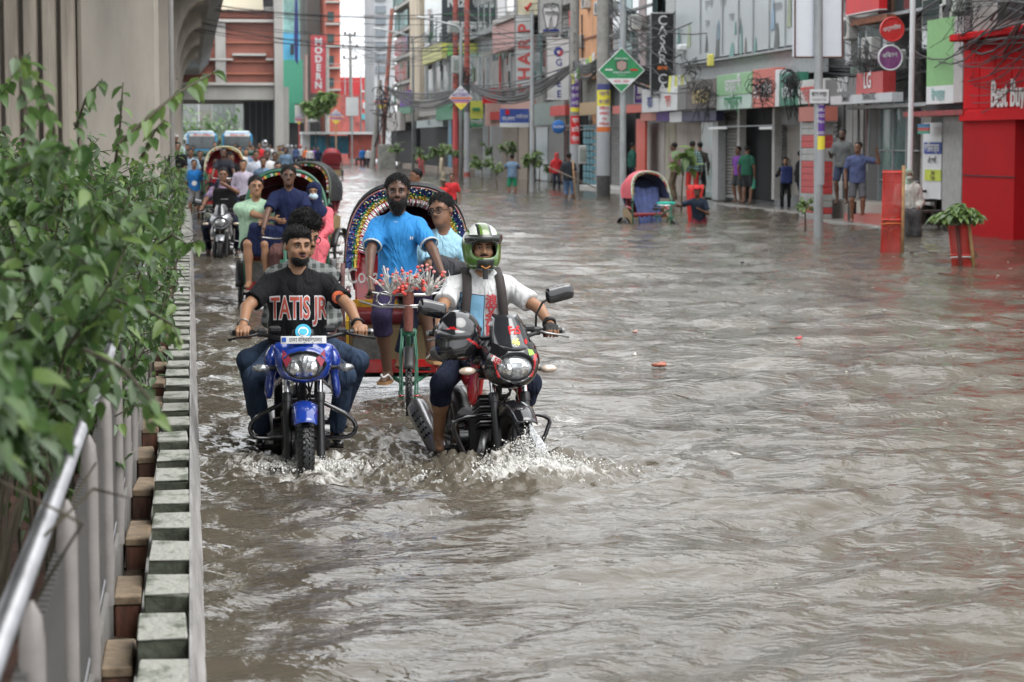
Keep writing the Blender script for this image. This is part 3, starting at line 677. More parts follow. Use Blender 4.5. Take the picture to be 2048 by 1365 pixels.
        # windscreen
        g = G(); g.grid(lambda u, v: Vector(((u-.5)*2*(.125-.05*v*v), -.675+.14*v+.10*(2*abs(u-.5))**2, .93+.19*v)), 12, 8, mat('smoked_screen', (.03, .032, .036), .08, .1, var=.15, coat=1)); o2 = g.build('windscreen', root, smooth=True); m_ = o2.modifiers.new('s', 'SOLIDIFY'); m_.thickness = .005
        if B_:
            for (tx, x, z, sz, mm, fl) in (('FzS', .012, 1.035, .06, REDP, 0), ('46', .005, .972, .05, mat('sticker_yellow', (.75, .80, .12), .4), 0)):
                vs, fs = text_mesh(tx, sz, .03, .95); decal('sticker', o2, o2, [(a[0]+x, 0, a[1]+z) for a in vs], fs, mm, off=.004)
            vs, fs = text_mesh('SENSEI', .04, .03, .8); c_, s_ = math.cos(-.5), math.sin(-.5)
            decal('sticker', o, o, [(-.125, 0, .90), (.0-.03, 0, .84), (-.045, 0, .81), (-.14, 0, .87)], [(0, 1, 2, 3)], WHITE, off=.002, start=-2); decal('sticker', o, o, [(a[0]*c_-a[1]*s_-.085, 0, a[0]*s_+a[1]*c_+.853) for a in vs], fs, REDP, off=.005, start=-2)
            decal('sticker', o, o, [(.075, 0, .93), (.11, 0, .925), (.12, 0, .90), (.08, 0, .895)], [(0, 1, 2, 3)], mat('sticker_green', (.3, .5, .08), .4), off=.003, start=-2)
            decal('sticker', o2, o2, [(.062, 0, .975), (.082, 0, .99), (.088, 0, .965), (.07, 0, .955)], [(0, 1, 2, 3)], REDP, off=.004)
    if A_:   # number plate with Bengali lettering above the lamp, round cyan sticker
        g = G(); g.box((0, -.605, .985), (.262, .008, .044), WHITE, Matrix.Rotation(-.15, 3, 'X'), .002); p = g.build('number_plate', root)
        lettering('lettering', p, 'ঢাকা বিশ্ববিদ্যালয়', (.012, -.612, .986), (1, 0, 0), (0, 0, 1), .034, plain('plate_ink', (.03, .03, .05)), .01, wmax=.19)
        g = G(); g.box((-.112, -.612, .988), (.024, .004, .026), plain('logo_blue', (.03, .12, .5))); g.build('emblem', p)
        t = S(); t.box((0, -.50, 1.00), (.065, .05, .03), .02, .01, rot=rot(-.5)); t.build('instrument_panel', root, BLACK, .009)
        g = G(); g.cyl((0, -.555, 1.028), (0, -.560, 1.030), .046, None, mat('cyan_sticker', (.05, .42, .62), .3), 24); g.cyl((0, -.5605, 1.030), (0, -.5625, 1.031), .030, None, WHITE, 20); g.cyl((0, -.563, 1.031), (0, -.5645, 1.032), .023, None, mat('cyan_sticker', (.05, .42, .62)), 20); 
        for v in range(len(g.v)): x, y, z = g.v[v]; g.v[v] = (x, y-.004+.0*x, z-.0+0)
        g.build('round_sticker', root)
        decal('emblem', [q for q in root.children if q.name.startswith('mudguard')][0], [q for q in root.children if q.name.startswith('mudguard')][0], [(-.03, 0, .615), (.03, 0, .61), (.02, 0, .60), (-.02, 0, .598)], [(0, 1, 2, 3)], REDP, start=-2)
    # handlebar
    zb = 1.0
    g = G(); g.tube([(-.40, -.25, zb), (-.27, -.28, zb), (-.14, -.40, zb-.02), (.14, -.40, zb-.02), (.27, -.28, zb), (.40, -.25, zb)], .0125, BLACK, 8); h = g.build('handlebar', root, smooth=True)
    for sx in (-1, 1):
        g = G(); g.cyl((.28*sx, -.278, zb), (.405*sx, -.25, zb), .019, .018, RUBBER, 12); g.cyl((.405*sx, -.25, zb), (.42*sx, -.247, zb), .020, .016, STEEL, 10); g.build('grip', h, smooth=R(40))
        g = G(); g.tube([(.24*sx, -.30, zb+.005), (.28*sx, -.35, zb-.005), (.37*sx, -.345, zb-.02), (.43*sx, -.315, zb-.035)], [.012, .008, .006, .008], BLACK if A_ else STEEL, 6); g.build('lever', h, smooth=True)
        g = G(); g.box((.235*sx, -.30, zb+.005), (.06, .05, .05), BLACK, None, .012); g.build('switchgear', h); g = G(); g.box((.16*sx, -.385, zb+.03), (.07, .05, .04), BLACK, None, .012); g.build('brake_reservoir', h)
    # indicators
    for sx in (-1, 1):
        g = G(); z = .815 if A_ else .80; g.tube([(.12*sx, -.50, z), (.205*sx, -.50, z)], .012, BLACK, 8); g.ell((.245*sx, -.51, z), (.052, .03, .024), AMBER if not A_ else LENS, None, 14, 8); g.build('turn_signal', root, smooth=R(50))
    if not A_:
        for sx in (-1, 1):
            g = G(); 
            if sx > 0: g.tube([(.235, -.29, zb), (.235, -.30, zb+.10), (.27, -.31, zb+.17), (.33, -.31, zb+.205)], .0075, BLACK, 8)
            else: g.tube([(-.235, -.29, zb), (-.24, -.30, zb+.06), (-.30, -.31, zb+.10), (-.38, -.31, zb+.14)], .0075, BLACK, 8)
            m_ = g.build('mirror_stalk', root, smooth=True)
            t = S(); cx, cz = (.375, zb+.225) if sx > 0 else (-.40, zb+.15); t.box((cx, -.31, cz), (.082, .018, .042), .016, .01, rot=rot(0, -.22*sx)); t.cap((cx-.04*sx, -.31, cz-.02), (cx+.04*sx, -.318, cz+.005), .03, .034, .03, flat=((0, 1, 0), .6)); t.build('mirror', m_, BLKP, .008)
    # exhaust
    g = G(); sx = -1
    g.tube([(.05*sx, -.2, .40), (.10*sx, -.26, .28), (.13*sx, -.1, .19), (.15*sx, .25, .22)], .022, STEEL, 10)
    g.build('exhaust_pipe', root, smooth=True)
    g = G(); a, b = (Vector((.18*sx, .28, .20)), Vector((.25*sx, .64, .47))) if B_ else (Vector((.14*sx, .3, .2)), Vector((.17*sx, .85, .36))); g.tube([a, a+(b-a)*.08, a+(b-a)*.9, b, b+(b-a)*.001], [.03, .058, .068, .06, .02], STEEL if not B_ else ALU, 20, flat=1.1)
    mf = g.build('silencer', root, smooth=R(40))
    g = G(); x, y, z = frame(b-a)
    for i in range(3):
        for k in range(5): 
            q = a+(b-a)*(.35+.11*k); an = R(-120+22*i) if True else 0; e = (Vector((0, -1, 0))*.6+Vector((-.4, 0, 0))).normalized(); e = (e-z*e.dot(z)).normalized(); f = z.cross(e); dd = e*math.cos(.32*(i-1))+f*math.sin(.32*(i-1)); g.box(q+dd*.066, (.012, .012, .012), DARK, Matrix((f, e, z)).transposed())
    if B_: g.build('vent_hole', mf, DARK)
    g = G(); g.box((0, .95, .80), (.08, .06, .06), REDPT, None, .01); g.build('tail_lamp', root)
    return root
# ------------------------------------------------------------------ cycle rickshaw, faces -y
TINS = [mat('tinsel_'+n_, c_, .25, .5, var=.45, scale=70, bump=.8, bscale=120) for n_, c_ in (('navy', (.02, .035, .14)), ('yellow', (.50, .38, .06)), ('green', (.03, .18, .08)), ('red', (.42, .04, .04)), ('pink', (.5, .12, .18)), ('silver', (.6, .6, .58)))]
HOODIN = mat('hood_lining', (.085, .008, .014), .7, var=.35, scale=9, fold=.8); HOODOUT = mat('hood_cloth_dark', (.018, .02, .022), .55, var=.3, scale=9, fold=.6)
GREENP = mat('green_frame', (.03, .13, .08), .35, var=.35, scale=18); RUSTY = mat('worn_pink_steel', (.22, .11, .10), .6, .2, var=.4, scale=30); YELP = mat('yellow_panel', (.62, .38, .03), .4, var=.3, scale=12)
PANM = mat('painted_panel', (.28, .20, .10), .5, var=.0, scale=8, col2=(.06, .10, .12), thr=(.4, .6)); SHEET = mat('worn_sheet', (.20, .20, .19), .45, .4, var=.4, scale=14)
def rickshaw(label, loc, rz, rim='bright', lining=None, outer=None, frame_m=None, flowers=False, hood=1., group='cycle rickshaws in the flooded street', detail=1, cloth_in=None, seatc=None):
    root = thing('cycle_rickshaw', label, 'rickshaw', loc, rz, group); fm = frame_m or GREENP; li = lining or HOODIN; ou = outer or HOODOUT; Wd = .47
    nsp = 28 if detail else 12
    wheel(root, (0, -1.02, .34), .34, .024 if detail else .03, 36 if detail else 20, nsp, 'front_wheel', tread=bool(detail), rimm=STEEL)
    for sx in (-1, 1): wheel(root, ((Wd+.07)*sx, .62, .34), .34, .026, 36 if detail else 20, nsp, 'rear_wheel', tread=False, rimm=STEEL)
    # mudguards over the rear wheels
    for sx in (-1, 1):
        g = G(); g.grid(lambda u, v: Vector(((Wd+.07)*sx+(v-.5)*.10, .62-math.cos(R(15+150*u))*.40, .34+math.sin(R(15+150*u))*.40)), 12, 2, RUSTY if detail else BLACK); o = g.build('rear_mudguard', root, smooth=True); o.modifiers.new('s', 'SOLIDIFY').thickness = .006
    g = G(); g.grid(lambda u, v: Vector(((v-.5)*.07, -1.02-math.cos(R(40+95*u))*.365, .34+math.sin(R(40+95*u))*(.365-.012*(2*abs(v-.5))**2))), 10, 4, BLACK); o = g.build('front_mudguard', root, smooth=True); o.modifiers.new('s', 'SOLIDIFY').thickness = .004
    # fork and handlebar
    g = G()
    for sx in (-1, 1):
        g.tube([(.045*sx, -1.02, .33), (.05*sx, -.96, .62), (.035*sx, -.86, .80)], .008, fm, 8); g.tube([(.064*sx, -1.03, .33), (.06*sx, -.98, .66), (.045*sx, -.88, .82)], .005, fm, 6)
        if detail: g.ring((.055*sx, -1.02, .36), (0, 0, 1), .018, .005, REDPT, 10, 5)
    g.tube([(0, -.88, .76), (0, -.82, 1.02)], .02, fm, 10); g.box((0, -.87, .79), (.12, .05, .05), fm, None, .01); g.build('fork', root, smooth=R(50))
    g = G(); g.tube([(-.27, -.60, 1.05), (-.24, -.72, 1.06), (-.12, -.83, 1.05), (.12, -.83, 1.05), (.24, -.72, 1.06), (.27, -.60, 1.05)], .011, CHROME, 8)
    if detail: g.tube([(-.25, -.66, 1.02), (-.2, -.88, .99), (0, -.92, .98), (.2, -.88, .99), (.25, -.66, 1.02)], .006, CHROME, 6); g.ring((-.17, -.90, 1.03), (0, 1, .2), .05, .006, CHROME, 18, 6)
    h = g.build('handlebar', root, smooth=True)
    for sx in (-1, 1): g = G(); g.cyl((.272*sx, -.64, 1.05), (.272*sx, -.52, 1.045), .018, None, RUBBER, 8); g.build('grip', h, smooth=True)
    g = G(); g.tube([(0, -.82, .98), (0, -.3, .80), (0, .1, .78)], .019, fm, 8); g.tube([(0, -.84, .84), (0, -.25, .36)], .019, fm, 8); g.tube([(0, -.25, .36), (0, -.02, .92)], .016, fm, 8)
    for sx in (-1, 1): g.tube([(0.03*sx, -.25, .36), (.18*sx, .3, .40), (.35*sx, .62, .42)], .016, fm, 8)
    g.tube([(-Wd-.07, .62, .34), (Wd+.07, .62, .34)], .017, BLACK, 8); g.tube([(-.5, .25, .43), (.5, .25, .43)], .015, fm, 8)
    for sx in (-1, 1): g.tube([(.42*sx, -.02, .43), (.42*sx, .95, .45)], .014, fm, 8)
    g.build('chassis', root, smooth=R(50))
    g = G(); t0 = Vector((0, -.25, .36)); g.ring(t0, (1, 0, 0), .085, .008, STEEL, 18, 5); g.tube([t0+Vector((.05, 0, 0)), t0+Vector((.07, -.1, .12))], .009, STEEL, 6); g.tube([t0-Vector((.05, 0, 0)), t0-Vector((.07, -.1, .12))], .009, STEEL, 6)
    g.box(t0+Vector((.12, -.1, .12)), (.09, .06, .025), RUBBER, None, .006); g.box(t0-Vector((.12, -.1, .12)), (.09, .06, .025), RUBBER, None, .006); g.build('crank', root, smooth=R(50))
    t = S(); t.ell((0, .0, .955), (.085, .13, .035), .02); t.cap((0, -.15, .955), (0, -.05, .955), .028, .05, .03, flat=((0, 0, 1), .6)); t.build('saddle', root, seatc or SEATM, .012)
    # footboard, seat box, seat, back
    g = G(); g.box((0, .16, .455), (Wd*2-.04, .36, .02), SHEET, None, .004); g.box((0, -.03, .47), (Wd*2-.02, .015, .10), REDPT, None, .004); g.build('footboard', root)
    g = G(); g.box((0, .55, .60), (.88, .42, .30), PANM, None, .01); sb = g.build('seat_box', root)
    g = G()
    for k in range(3): g.box((-.29+.29*k, .336, .60), (.25, .012, .24), SHEET if k != 1 else PANM, None, .004)
    g.build('panel', sb)
    t = S(); t.box((0, .55, .80), (.42, .23, .055), .04, .02); t.build('seat', root, seatc or mat('seat_red', (.16, .012, .018), .4, var=.2, bump=.2, bscale=60), .018)
    g = G(); g.box((0, .80, 1.02), (.80, .05, .46), REDPT if detail else mat('worn_red_board', (.15, .015, .02), .5), Matrix.Rotation(-.12, 3, 'X'), .015); bk = g.build('backrest', root)
    if detail:
        g = G(); g.box((0, .76, .86), (.84, .03, .10), YELP, None, .006); g.build('yellow_band', bk)
        lettering('lettering', bk, 'Coca Cola', (-.21, .745, 1.09), (1, 0, 0), (0, -.1, 1), .17, WHITE, .01, wmax=.5); 
    for sx in (-1, 1):
        g = G(); g.prism([(-.0, -.20), (.50, -.20), (.55, .12), (.30, .16), (.12, .02), (.0, -.02)], (Wd*sx-.03*sx, .30, .80), (0, 1, 0), (0, 0, 1), (sx, 0, 0), .025, YELP if detail else PANM); g.build('side_panel', root)
        g = G(); g.tube([(.45*sx, .28, .92), (.45*sx, .50, .98), (.45*sx, .76, 1.0)], .02, REDPT, 8); g.build('armrest', root, smooth=True)
        g = G(); g.tube([((Wd+.01)*sx, .20, 1.22), ((Wd+.02)*sx, .22, .95), ((Wd)*sx, .20, .46)], [.017, .02, .017], RUSTY if detail else fm, 8); g.tube([((Wd+.06)*sx, .18, 1.10), ((Wd+.07)*sx, .2, .86)], .006, BLACK, 6); g.ell(((Wd+.05)*sx, .18, 1.12), (.03, .03, .04), BLACK); g.build('hood_post', root, smooth=True)
    # hood: ribs swing about the pivot; front arch is decorated
    piv = Vector((0, .72, 1.16)); ribs = []; n = 5
    def arch(k, u, dr=0.):   # k 0 front..1 back, u 0..1 across
        a = R(8+150*k)*hood if hood else 0; rr = .665-.05*k+dr; t = u*math.pi; xx = -math.cos(t); fl = max(0, math.sin(t))**.62
        base = Vector((0, -math.cos(R(14))*.50*(1-k)+.16*k, .02)) 
        top = Vector((0, -math.cos(R(70+62*k))*rr, math.sin(R(70+62*k))*rr))
        wd = (Wd+dr)*(1-.05*fl) ; sq = abs(xx)**.8*(1 if xx > 0 else -1)
        return Vector((sq*wd, 0, 0))+piv+base*(1-fl)+top*fl
    def shell(u, v):
        kk = v*n; i = min(int(kk), n-1); f = kk-i; dip = .035*math.sin(f*math.pi)
        p = arch(v, u, -dip); return p
    g = G(); g.grid(shell, 22, n*3, li); hi = g.build('hood_lining', root, smooth=True)
    g = G(); g.grid(lambda u, v: shell(u, v)+(shell(u, v)-(piv+Vector((0, 0, -.1)))).normalized()*.014, 22, n*3, ou); ho = g.build('hood', root, smooth=True)
    g = G()
    for i in range(n+1): g.tube([arch(i/n, u/20, -.004) for u in range(21)], .008, RUSTY, 5)
    g.build('hood_ribs', ho, smooth=True)
    g = G(); g.grid(lambda u, v: arch(1, u, -.01)*(1-v)+Vector(((u-.5)*2*(Wd-.06), .84, .98))*v, 16, 5, li); o = g.build('hood_back', root, smooth=True); o.modifiers.new('s', 'SOLIDIFY').thickness = .012
    if rim == 'bright':
        prev = 0; bands = [(TINS[0], .055, .0), (TINS[2], .020, .004), (TINS[1], .026, .008), (TINS[3], .024, .004)]
        offs = -.01; 
        for m_, wd_, lift in bands:
            g = G(); a_, b_ = offs, offs-wd_; 
            def bf(u, v, a_=a_, b_=b_, lift=lift):
                p = arch(0, u, a_+(b_-a_)*v); ph = u*310+v*9; return p+Vector((.005*math.sin(ph*1.7)+.003*math.sin(ph*4.1), -.012-lift-.008*math.sin(ph), .005*math.cos(ph*1.3)))
            g.grid(bf, 200, 2, m_); g.build('tinsel_band', root, smooth=False, label=None); offs -= wd_*.8
        g = G()
        for i in range(110):
            u = .03+.94*i/110+rnd.uniform(-.003, .003); p = arch(0, u, offs+.01)+Vector((0, -.02, 0)); q = arch(0, u, offs-.03-rnd.random()*.015)+Vector((rnd.uniform(-.01, .01), -.02, -.006)); g.tube([p, (p+q)/2+Vector((.004, -.01, 0)), q], [.004, .006, .003], TINS[5] if i % 4 else TINS[4], 4)
        g.build('tinsel_fringe', root, stuff=True)
        g = G()
        for i in range(240):
            u = rnd.random(); p = arch(0, u, -.0-rnd.random()*.115)+Vector((0, -.024, 0)); g.box(p, (.008, .004, .010), rnd.choice([TINS[1], TINS[5], TINS[5], TINS[3], TINS[2]]), Matrix.Rotation(rnd.random()*3, 3, 'Y'))
        g.build('sequins', root, stuff=True)
    else:
        g = G(); g.tube([arch(0, u/30, .008) for u in range(31)], .022, rim, 8); g.build('hood_edge', root, smooth=True)
        g = G()
        for i in range(46):
            u = .02+.96*i/46; g.box(arch(0, u, -.028)+Vector((0, -.014, 0)), (.035, .01, .035), rnd.choice([TINS[1], TINS[5], TINS[3], TINS[2]]), Matrix.Rotation(rnd.random()*3, 3, 'Y'))
        g.build('hood_trim', root, stuff=True)
    if cloth_in:
        g = G(); g.grid(lambda u, v: Vector(((u-.5)*.72*(1-.3*v), .66-.35*min(1, v*1.4)-.02*math.sin(u*30), 1.42-1.0*v+.02*math.sin(u*9+v*5))), 20, 12, cloth_in); o = g.build('draped_cloth', root, smooth=True); o.modifiers.new('s', 'SOLIDIFY').thickness = .01
    if flowers:
        g = G(); red = mat('paper_red', (.68, .09, .07), .7, var=.25, scale=40); pk = mat('paper_pink', (.72, .25, .24), .7, var=.25, scale=40); wh = mat('paper_white', (.55, .55, .52), .7, var=.25, scale=40)
        st = G()
        for cx, spread, col in ((-.13, .5, wh), (.0, .45, red), (.14, .6, wh)):
            for i in range(48):
                a = rnd.uniform(-1, 1)*spread*1.6; L_ = rnd.uniform(.10, .24); o = Vector((cx, -.90, 1.05)); d = Vector((math.sin(a), rnd.uniform(-.5, .2), math.cos(a))).normalized()
                mid = o+d*L_*.6; e = o+d*L_+Vector((0, 0, -.02)); st.tube([o, mid, e], [.005, .004, .003], wh, 4)
                if i % 2: st.ell(mid, (.012, .009, .02), wh, d.to_track_quat('Z', 'Y').to_matrix(), 5, 4)
                if i % 3 == 0: g.ell(e, (.013, .013, .011), rnd.choice([red, red, pk]), None, 7, 5)
        st.build('paper_stems', root, stuff=True); fl = g
        for i in range(26): p = Vector((rnd.uniform(-.10, .12), -.93+rnd.uniform(-.02, .02), 1.09+rnd.uniform(-.03, .05))); g.ell(p, (.015, .014, .014), rnd.choice([red, red, pk]), None, 7, 5)
        g.build('paper_flowers', root, smooth=True, stuff=True)
        g = G(); g.tube([(0, -.90, .80), (0, -.88, 1.1)], [.032, .04], mat('basket_brown', (.16, .05, .035), .7, var=.3, scale=40, bump=.6, bscale=90), 12); g.build('basket', root, smooth=R(50))
        g = G(); g.tube([(-.34, -.72, 1.0), (-.2, -.9, .97), (.25, -.92, .965), (.36, -.72, .98)], .008, STEEL, 6); g.build('front_rail', root, smooth=True)
    return root
def bicycle(label, loc, rz):
    root = thing('bicycle', label, 'bicycle', loc, rz); fm = mat('bike_grey', (.03, .03, .035), .35)
    wheel(root, (0, -.52, .33), .33, .022, 36, 24, 'front_wheel', tread=False); wheel(root, (0, .52, .33), .33, .022, 36, 24, 'rear_wheel', tread=False)
    bb_, hd, st_ = Vector((0, .10, .29)), Vector((0, -.36, .82)), Vector((0, .22, .80)); g = G()
    for a, b in ((hd, bb_), (hd-Vector((0, 0, -.02)), st_), (st_, bb_)): g.tube([a, b], .017, fm, 8)
    for sx in (-.03, .03): g.tube([Vector((sx, .52, .33)), bb_], .009, fm, 6); g.tube([Vector((sx, .52, .33)), st_], .008, fm, 6); g.tube([Vector((sx, -.52, .33)), hd], .010, fm, 6)
    g.build('frame', root, smooth=True)
    g = G(); g.tube([hd, hd+Vector((0, .02, .16))], .013, STEEL, 8); g.tube([(-.28, -.28, .99), (-.1, -.34, .98), (.1, -.34, .98), (.28, -.28, .99)], .012, BLACK, 8); g.build('handlebar', root, smooth=True)
    g = G(); g.tube([st_, st_+Vector((0, .03, .12))], .012, STEEL, 8); g.ell(st_+Vector((0, .02, .14)), (.06, .13, .03), SEATM); g.build('saddle', root, smooth=True)
    g = G(); g.ring(bb_, (1, 0, 0), .08, .006, STEEL, 16, 5); g.tube([bb_+Vector((.04, 0, 0)), bb_+Vector((.05, -.12, -.1))], .009, STEEL, 6); g.box(bb_+Vector((.09, -.12, -.1)), (.08, .06, .02), BLACK); g.tube([bb_-Vector((.04, 0, 0)), bb_-Vector((.05, -.12, -.1))], .009, STEEL, 6); g.build('crank', root, smooth=True)
    return root
GLASS = mat('vehicle_glass', (.05, .065, .07), .06, .1, var=.3, scale=3, coat=1)
def bus(label, loc, rz, txt, white=False):
    root = thing('bus', label, 'bus', loc, rz, 'blue buses under the station'); bl = mat('bus_blue', (.05, .30, .55), .3, var=.1); 
    t = G(); t.box((0, 4.6, 1.7), (2.4, 9.2, 2.3), bl, None, .16); t.build('bus_body', root, smooth=R(30))
    g = G(); g.box((0, 4.8, 2.92), (2.0, 7.6, .22), mat('bus_roof_pale', (.55, .60, .62), .4), None, .1); g.build('roof_rack', root)
    g = G(); g.box((0, -.015, 2.12), (2.1, .05, 1.05), GLASS, None, .03); ws = g.build('windscreen', root); g = G(); g.box((0, -.05, 2.12), (.04, .02, 1.05), BLACK); g.build('pillar', ws)
    g = G(); g.box((0, -.02, 2.70), (2.0, .06, .24), WHITE, None, .02); b_ = g.build('destination_board', root); lettering('lettering', b_, txt, (0, -.055, 2.70), (1, 0, 0), (0, 0, 1), .22, REDP, .02, wmax=1.8)
    for sx in (-1, 1):
        g = G(); g.ell((.85*sx, -.03, 1.05), (.17, .08, .13), LENS); g.build('headlight', root, smooth=True)
        g = G(); g.tube([(1.15*sx, .0, 2.6), (1.35*sx, -.2, 2.5), (1.35*sx, -.22, 2.1)], .02, BLACK, 6); g.box((1.35*sx, -.22, 2.15), (.16, .06, .36), BLACK, None, .02); g.build('mirror', root)
        for k in range(6):
            g = G(); g.box((1.2*sx, 1.2+1.35*k, 2.2), (.04, 1.15, .72), GLASS, None, .02); g.build('side_window', root)
        wheel(root, (1.02*sx, 1.5, .48), .48, .14, 24, 0, 'wheel', tread=False)
    g = G(); g.box((0, -.04, 1.30), (1.3, .05, .32), mat('grille_dark', (.05, .06, .07), .5), None, .02)
    for k in range(4): g.box((0, -.07, 1.2+.07*k), (1.2, .02, .02), CHROME)
    g.build('grille', root); g = G(); g.box((0, -.08, .78), (2.3, .14, .24), mat('bumper_grey', (.3, .32, .33), .5), None, .05); g.build('bumper', root)
    if not white: g = G(); g.ell((.25, .12, 2.35), (.17, .05, .17), mat('ornament_gold', (.7, .45, .15), .5)); g.build('hanging_ornament', root, smooth=True)
    return root
def autorickshaw(label, loc, rz, group=None):
    root = thing('auto_rickshaw', label, 'auto rickshaw', loc, rz, group); gr = mat('cng_green', (.015, .13, .06), .35)
    t = S(); t.box((0, 1.2, .75), (.64, 1.1, .40), .12, .05); t.cap((0, .0, .55), (0, .12, .95), .36, .42, .1); t.build('vehicle_body', root, gr, .035)
    t = S(); t.box((0, 1.15, 1.66), (.66, 1.15, .09), .08, .05); t.build('roof', root, mat('cng_hood', (.012, .05, .035), .5), .03)
    g = G(); g.box((0, .02, 1.33), (1.0, .03, .5), GLASS, Matrix.Rotation(-.12, 3, 'X'), .02); g.build('windscreen', root)
    for sx in (-1, 1): g = G(); g.tube([(.55*sx, .05, .95), (.58*sx, .12, 1.6)], .03, gr, 6); g.tube([(.6*sx, 1.1, .9), (.6*sx, 1.1, 1.6)], .03, gr, 6); g.build('pillar', root); g = G(); g.ell((.3*sx, -.3, .78), (.09, .05, .09), LENS); g.build('headlight', root, smooth=True); wheel(root, (.58*sx, 1.8, .24), .24, .07, 16, 0, 'wheel', False)
    wheel(root, (0, .0, .24), .24, .07, 16, 0, 'front_wheel', False); return root
# ================================================================== ground, water, median, viaduct, station
def struct(o): o['kind'] = 'structure'; return o
ROADZ = -.27
g = G(); g.add([(-60, -20, ROADZ), (90, -20, ROADZ), (90, 900, ROADZ), (-60, 900, ROADZ)], [(0, 1, 2, 3)], mat('asphalt', (.05, .048, .045), .8, var=.3, scale=4, bump=.5, bscale=80)); struct(g.build('road'))
# --- water: waves are real relief, finer near the camera
def wave_height(X, Y, r):
    rs = np.random.RandomState(4); Z = np.zeros_like(X)
    wx = X+.25*np.sin(Y*.9+X*.6)+.12*np.sin(X*2.1-Y*1.3); wy = Y+.3*np.sin(X*.8-Y*.5)+.1*np.sin(X*1.7+Y*2.3)
    for i in range(70):
        lam = .16*(2.2/.16)**rs.rand()**1.1; th = rs.normal()*.75+.35; k = 2*math.pi/lam; dx, dy = math.sin(th), -math.cos(th)
        fade = np.clip((lam/.10)*8./np.maximum(r, 4)-.35, 0, 1) if lam < 1.2 else 1.
        ph = rs.rand()*6.28; a = .0027*lam**.82
        s_ = np.sin(k*(wx*dx+wy*dy)+ph); Z += 1.1*a*fade*(s_+.28*np.cos(2*(k*(wx*dx+wy*dy)+ph)))
    calm = 1/(1+np.exp(-(r-10.6)/.9)); Z *= .85+.15*calm+.25*np.clip((X-1.5)/3, 0, 1)
    ck = np.zeros_like(X)
    for i in range(34):   # churned water: short crossing crests near the wheels
        lam = .07*(.26/.07)**rs.rand(); th = rs.rand()*6.28; k = 2*math.pi/lam; ck += lam*.10*np.abs(np.sin(k*(wx*math.sin(th)+wy*math.cos(th))+rs.rand()*6))
    ck -= ck.mean()
    for (cx_, cy_, a_, sx_, sy_) in ((1.83, 12.65, .9, .40, .30), (1.75, 12.8, .55, .8, .5), (.64, 13.05, .8, .45, .35), (1.2, 13.6, .4, 1.1, 1.1), (1.5, 15.9, .6, .3, .4)): Z += ck*a_*np.exp(-((X-cx_)/sx_)**2-((Y-cy_)/sy_)**2)
    Z += .05*np.exp(-(np.hypot((X-1.83)/.32, (Y-12.65)/.2))**2)
    for (bx, by, am) in ((.64, 13.0, 1.), (1.83, 12.75, 1.25)):     # bow waves and wake of the two motorcycles
        dx, dy = X-bx, Y-by; d = np.sqrt(dx*dx+dy*dy)+1e-3
        v = np.abs(dx)-.40*(dy+.35); en = np.exp(-np.maximum(dy, 0)/4.)*(dy > -.9)
        Z += am*.030*np.exp(-(v/.14)**2)*en*np.clip(d/.3, 0, 1); Z += am*.035*np.exp(-(d/.45)**2)*np.cos(d*14)
        Z += am*.012*np.exp(-d/1.8)*np.sin(d*16+2*np.sin(np.arctan2(dx, dy)*3)); Z -= am*.03*np.exp(-((dy-.9)/.8)**2-(dx/.35)**2)
    # a long low swell running ahead of them
    Z += .016*np.exp(-((Y-11.35-.10*np.sin(X*2.2))/.16)**2)*np.exp(-((X-1.2)/1.9)**2)
    return Z
rows = [5.2]
while rows[-1] < 700: rows.append(rows[-1]*(1.0021 if 11.3 < rows[-1] < 14.6 else 1.0062)+.004)
ra = np.array(rows); th = np.radians(np.linspace(-14, 34, 420)); RR, TT = np.meshgrid(ra, th, indexing='ij')
WXX, WYY = RR*np.sin(TT), RR*np.cos(TT); WZZ = wave_height(WXX, WYY, RR)
WXX = np.maximum(WXX, -.02-.0*WYY) if False else WXX
nr, ncol = WXX.shape; idx = np.arange(nr*ncol).reshape(nr, ncol)
wf = np.stack([idx[:-1, :-1], idx[:-1, 1:], idx[1:, 1:], idx[1:, :-1]], -1).reshape(-1, 4)
me = bpy.data.meshes.new('water'); me.vertices.add(nr*ncol); me.vertices.foreach_set('co', np.stack([WXX, WYY, WZZ], -1).ravel())
me.loops.add(len(wf)*4); me.loops.foreach_set('vertex_index', wf[:, ::-1].ravel()); me.polygons.add(len(wf)); me.polygons.foreach_set('loop_start', np.arange(len(wf))*4)
me.update(calc_edges=True); me.polygons.foreach_set('use_smooth', np.ones(len(wf), bool))
# churned foam mask around the machines (bubbles are white wherever the light comes from)
fm = np.zeros_like(WXX)
for (bx, by, am, sx_, sy_) in ((.64, 13.1, .75, .8, 1.1), (1.86, 12.5, 1.15, .42, .28), (1.95, 12.6, .7, .8, .45), (1.35, 13.6, .5, 1., 1.2), (1.5, 15.9, .5, .35, .8), (2.2, 14.9, .6, .5, 1.2), (.6, 15.2, .45, .6, 1.4), (.85, 11.35, .5, 1., .16), (3.1, 13.3, .35, .6, .5)):
    fm = np.maximum(fm, am*np.exp(-((WXX-bx)/sx_)**2-((WYY-by)/sy_)**2))
fm += .10*np.clip((WYY-12)/4, 0, 1)*np.clip((40-WYY)/20, 0, 1); fm += .0
at = me.attributes.new('foam', 'FLOAT', 'POINT'); at.data.foreach_set('value', fm.ravel().astype(np.float32))
wm = bpy.data.materials.new('flood_water'); wm.use_nodes = True; n = wm.node_tree.nodes; l = wm.node_tree.links; b = n['Principled BSDF']
b.inputs['Roughness'].default_value = .045; b.inputs['IOR'].default_value = 1.333; b.inputs['Specular IOR Level'].default_value = .5
tc = n.new('ShaderNodeTexCoord'); mp = n.new('ShaderNodeMapping'); l.new(tc.outputs['Object'], mp.inputs['Vector'])
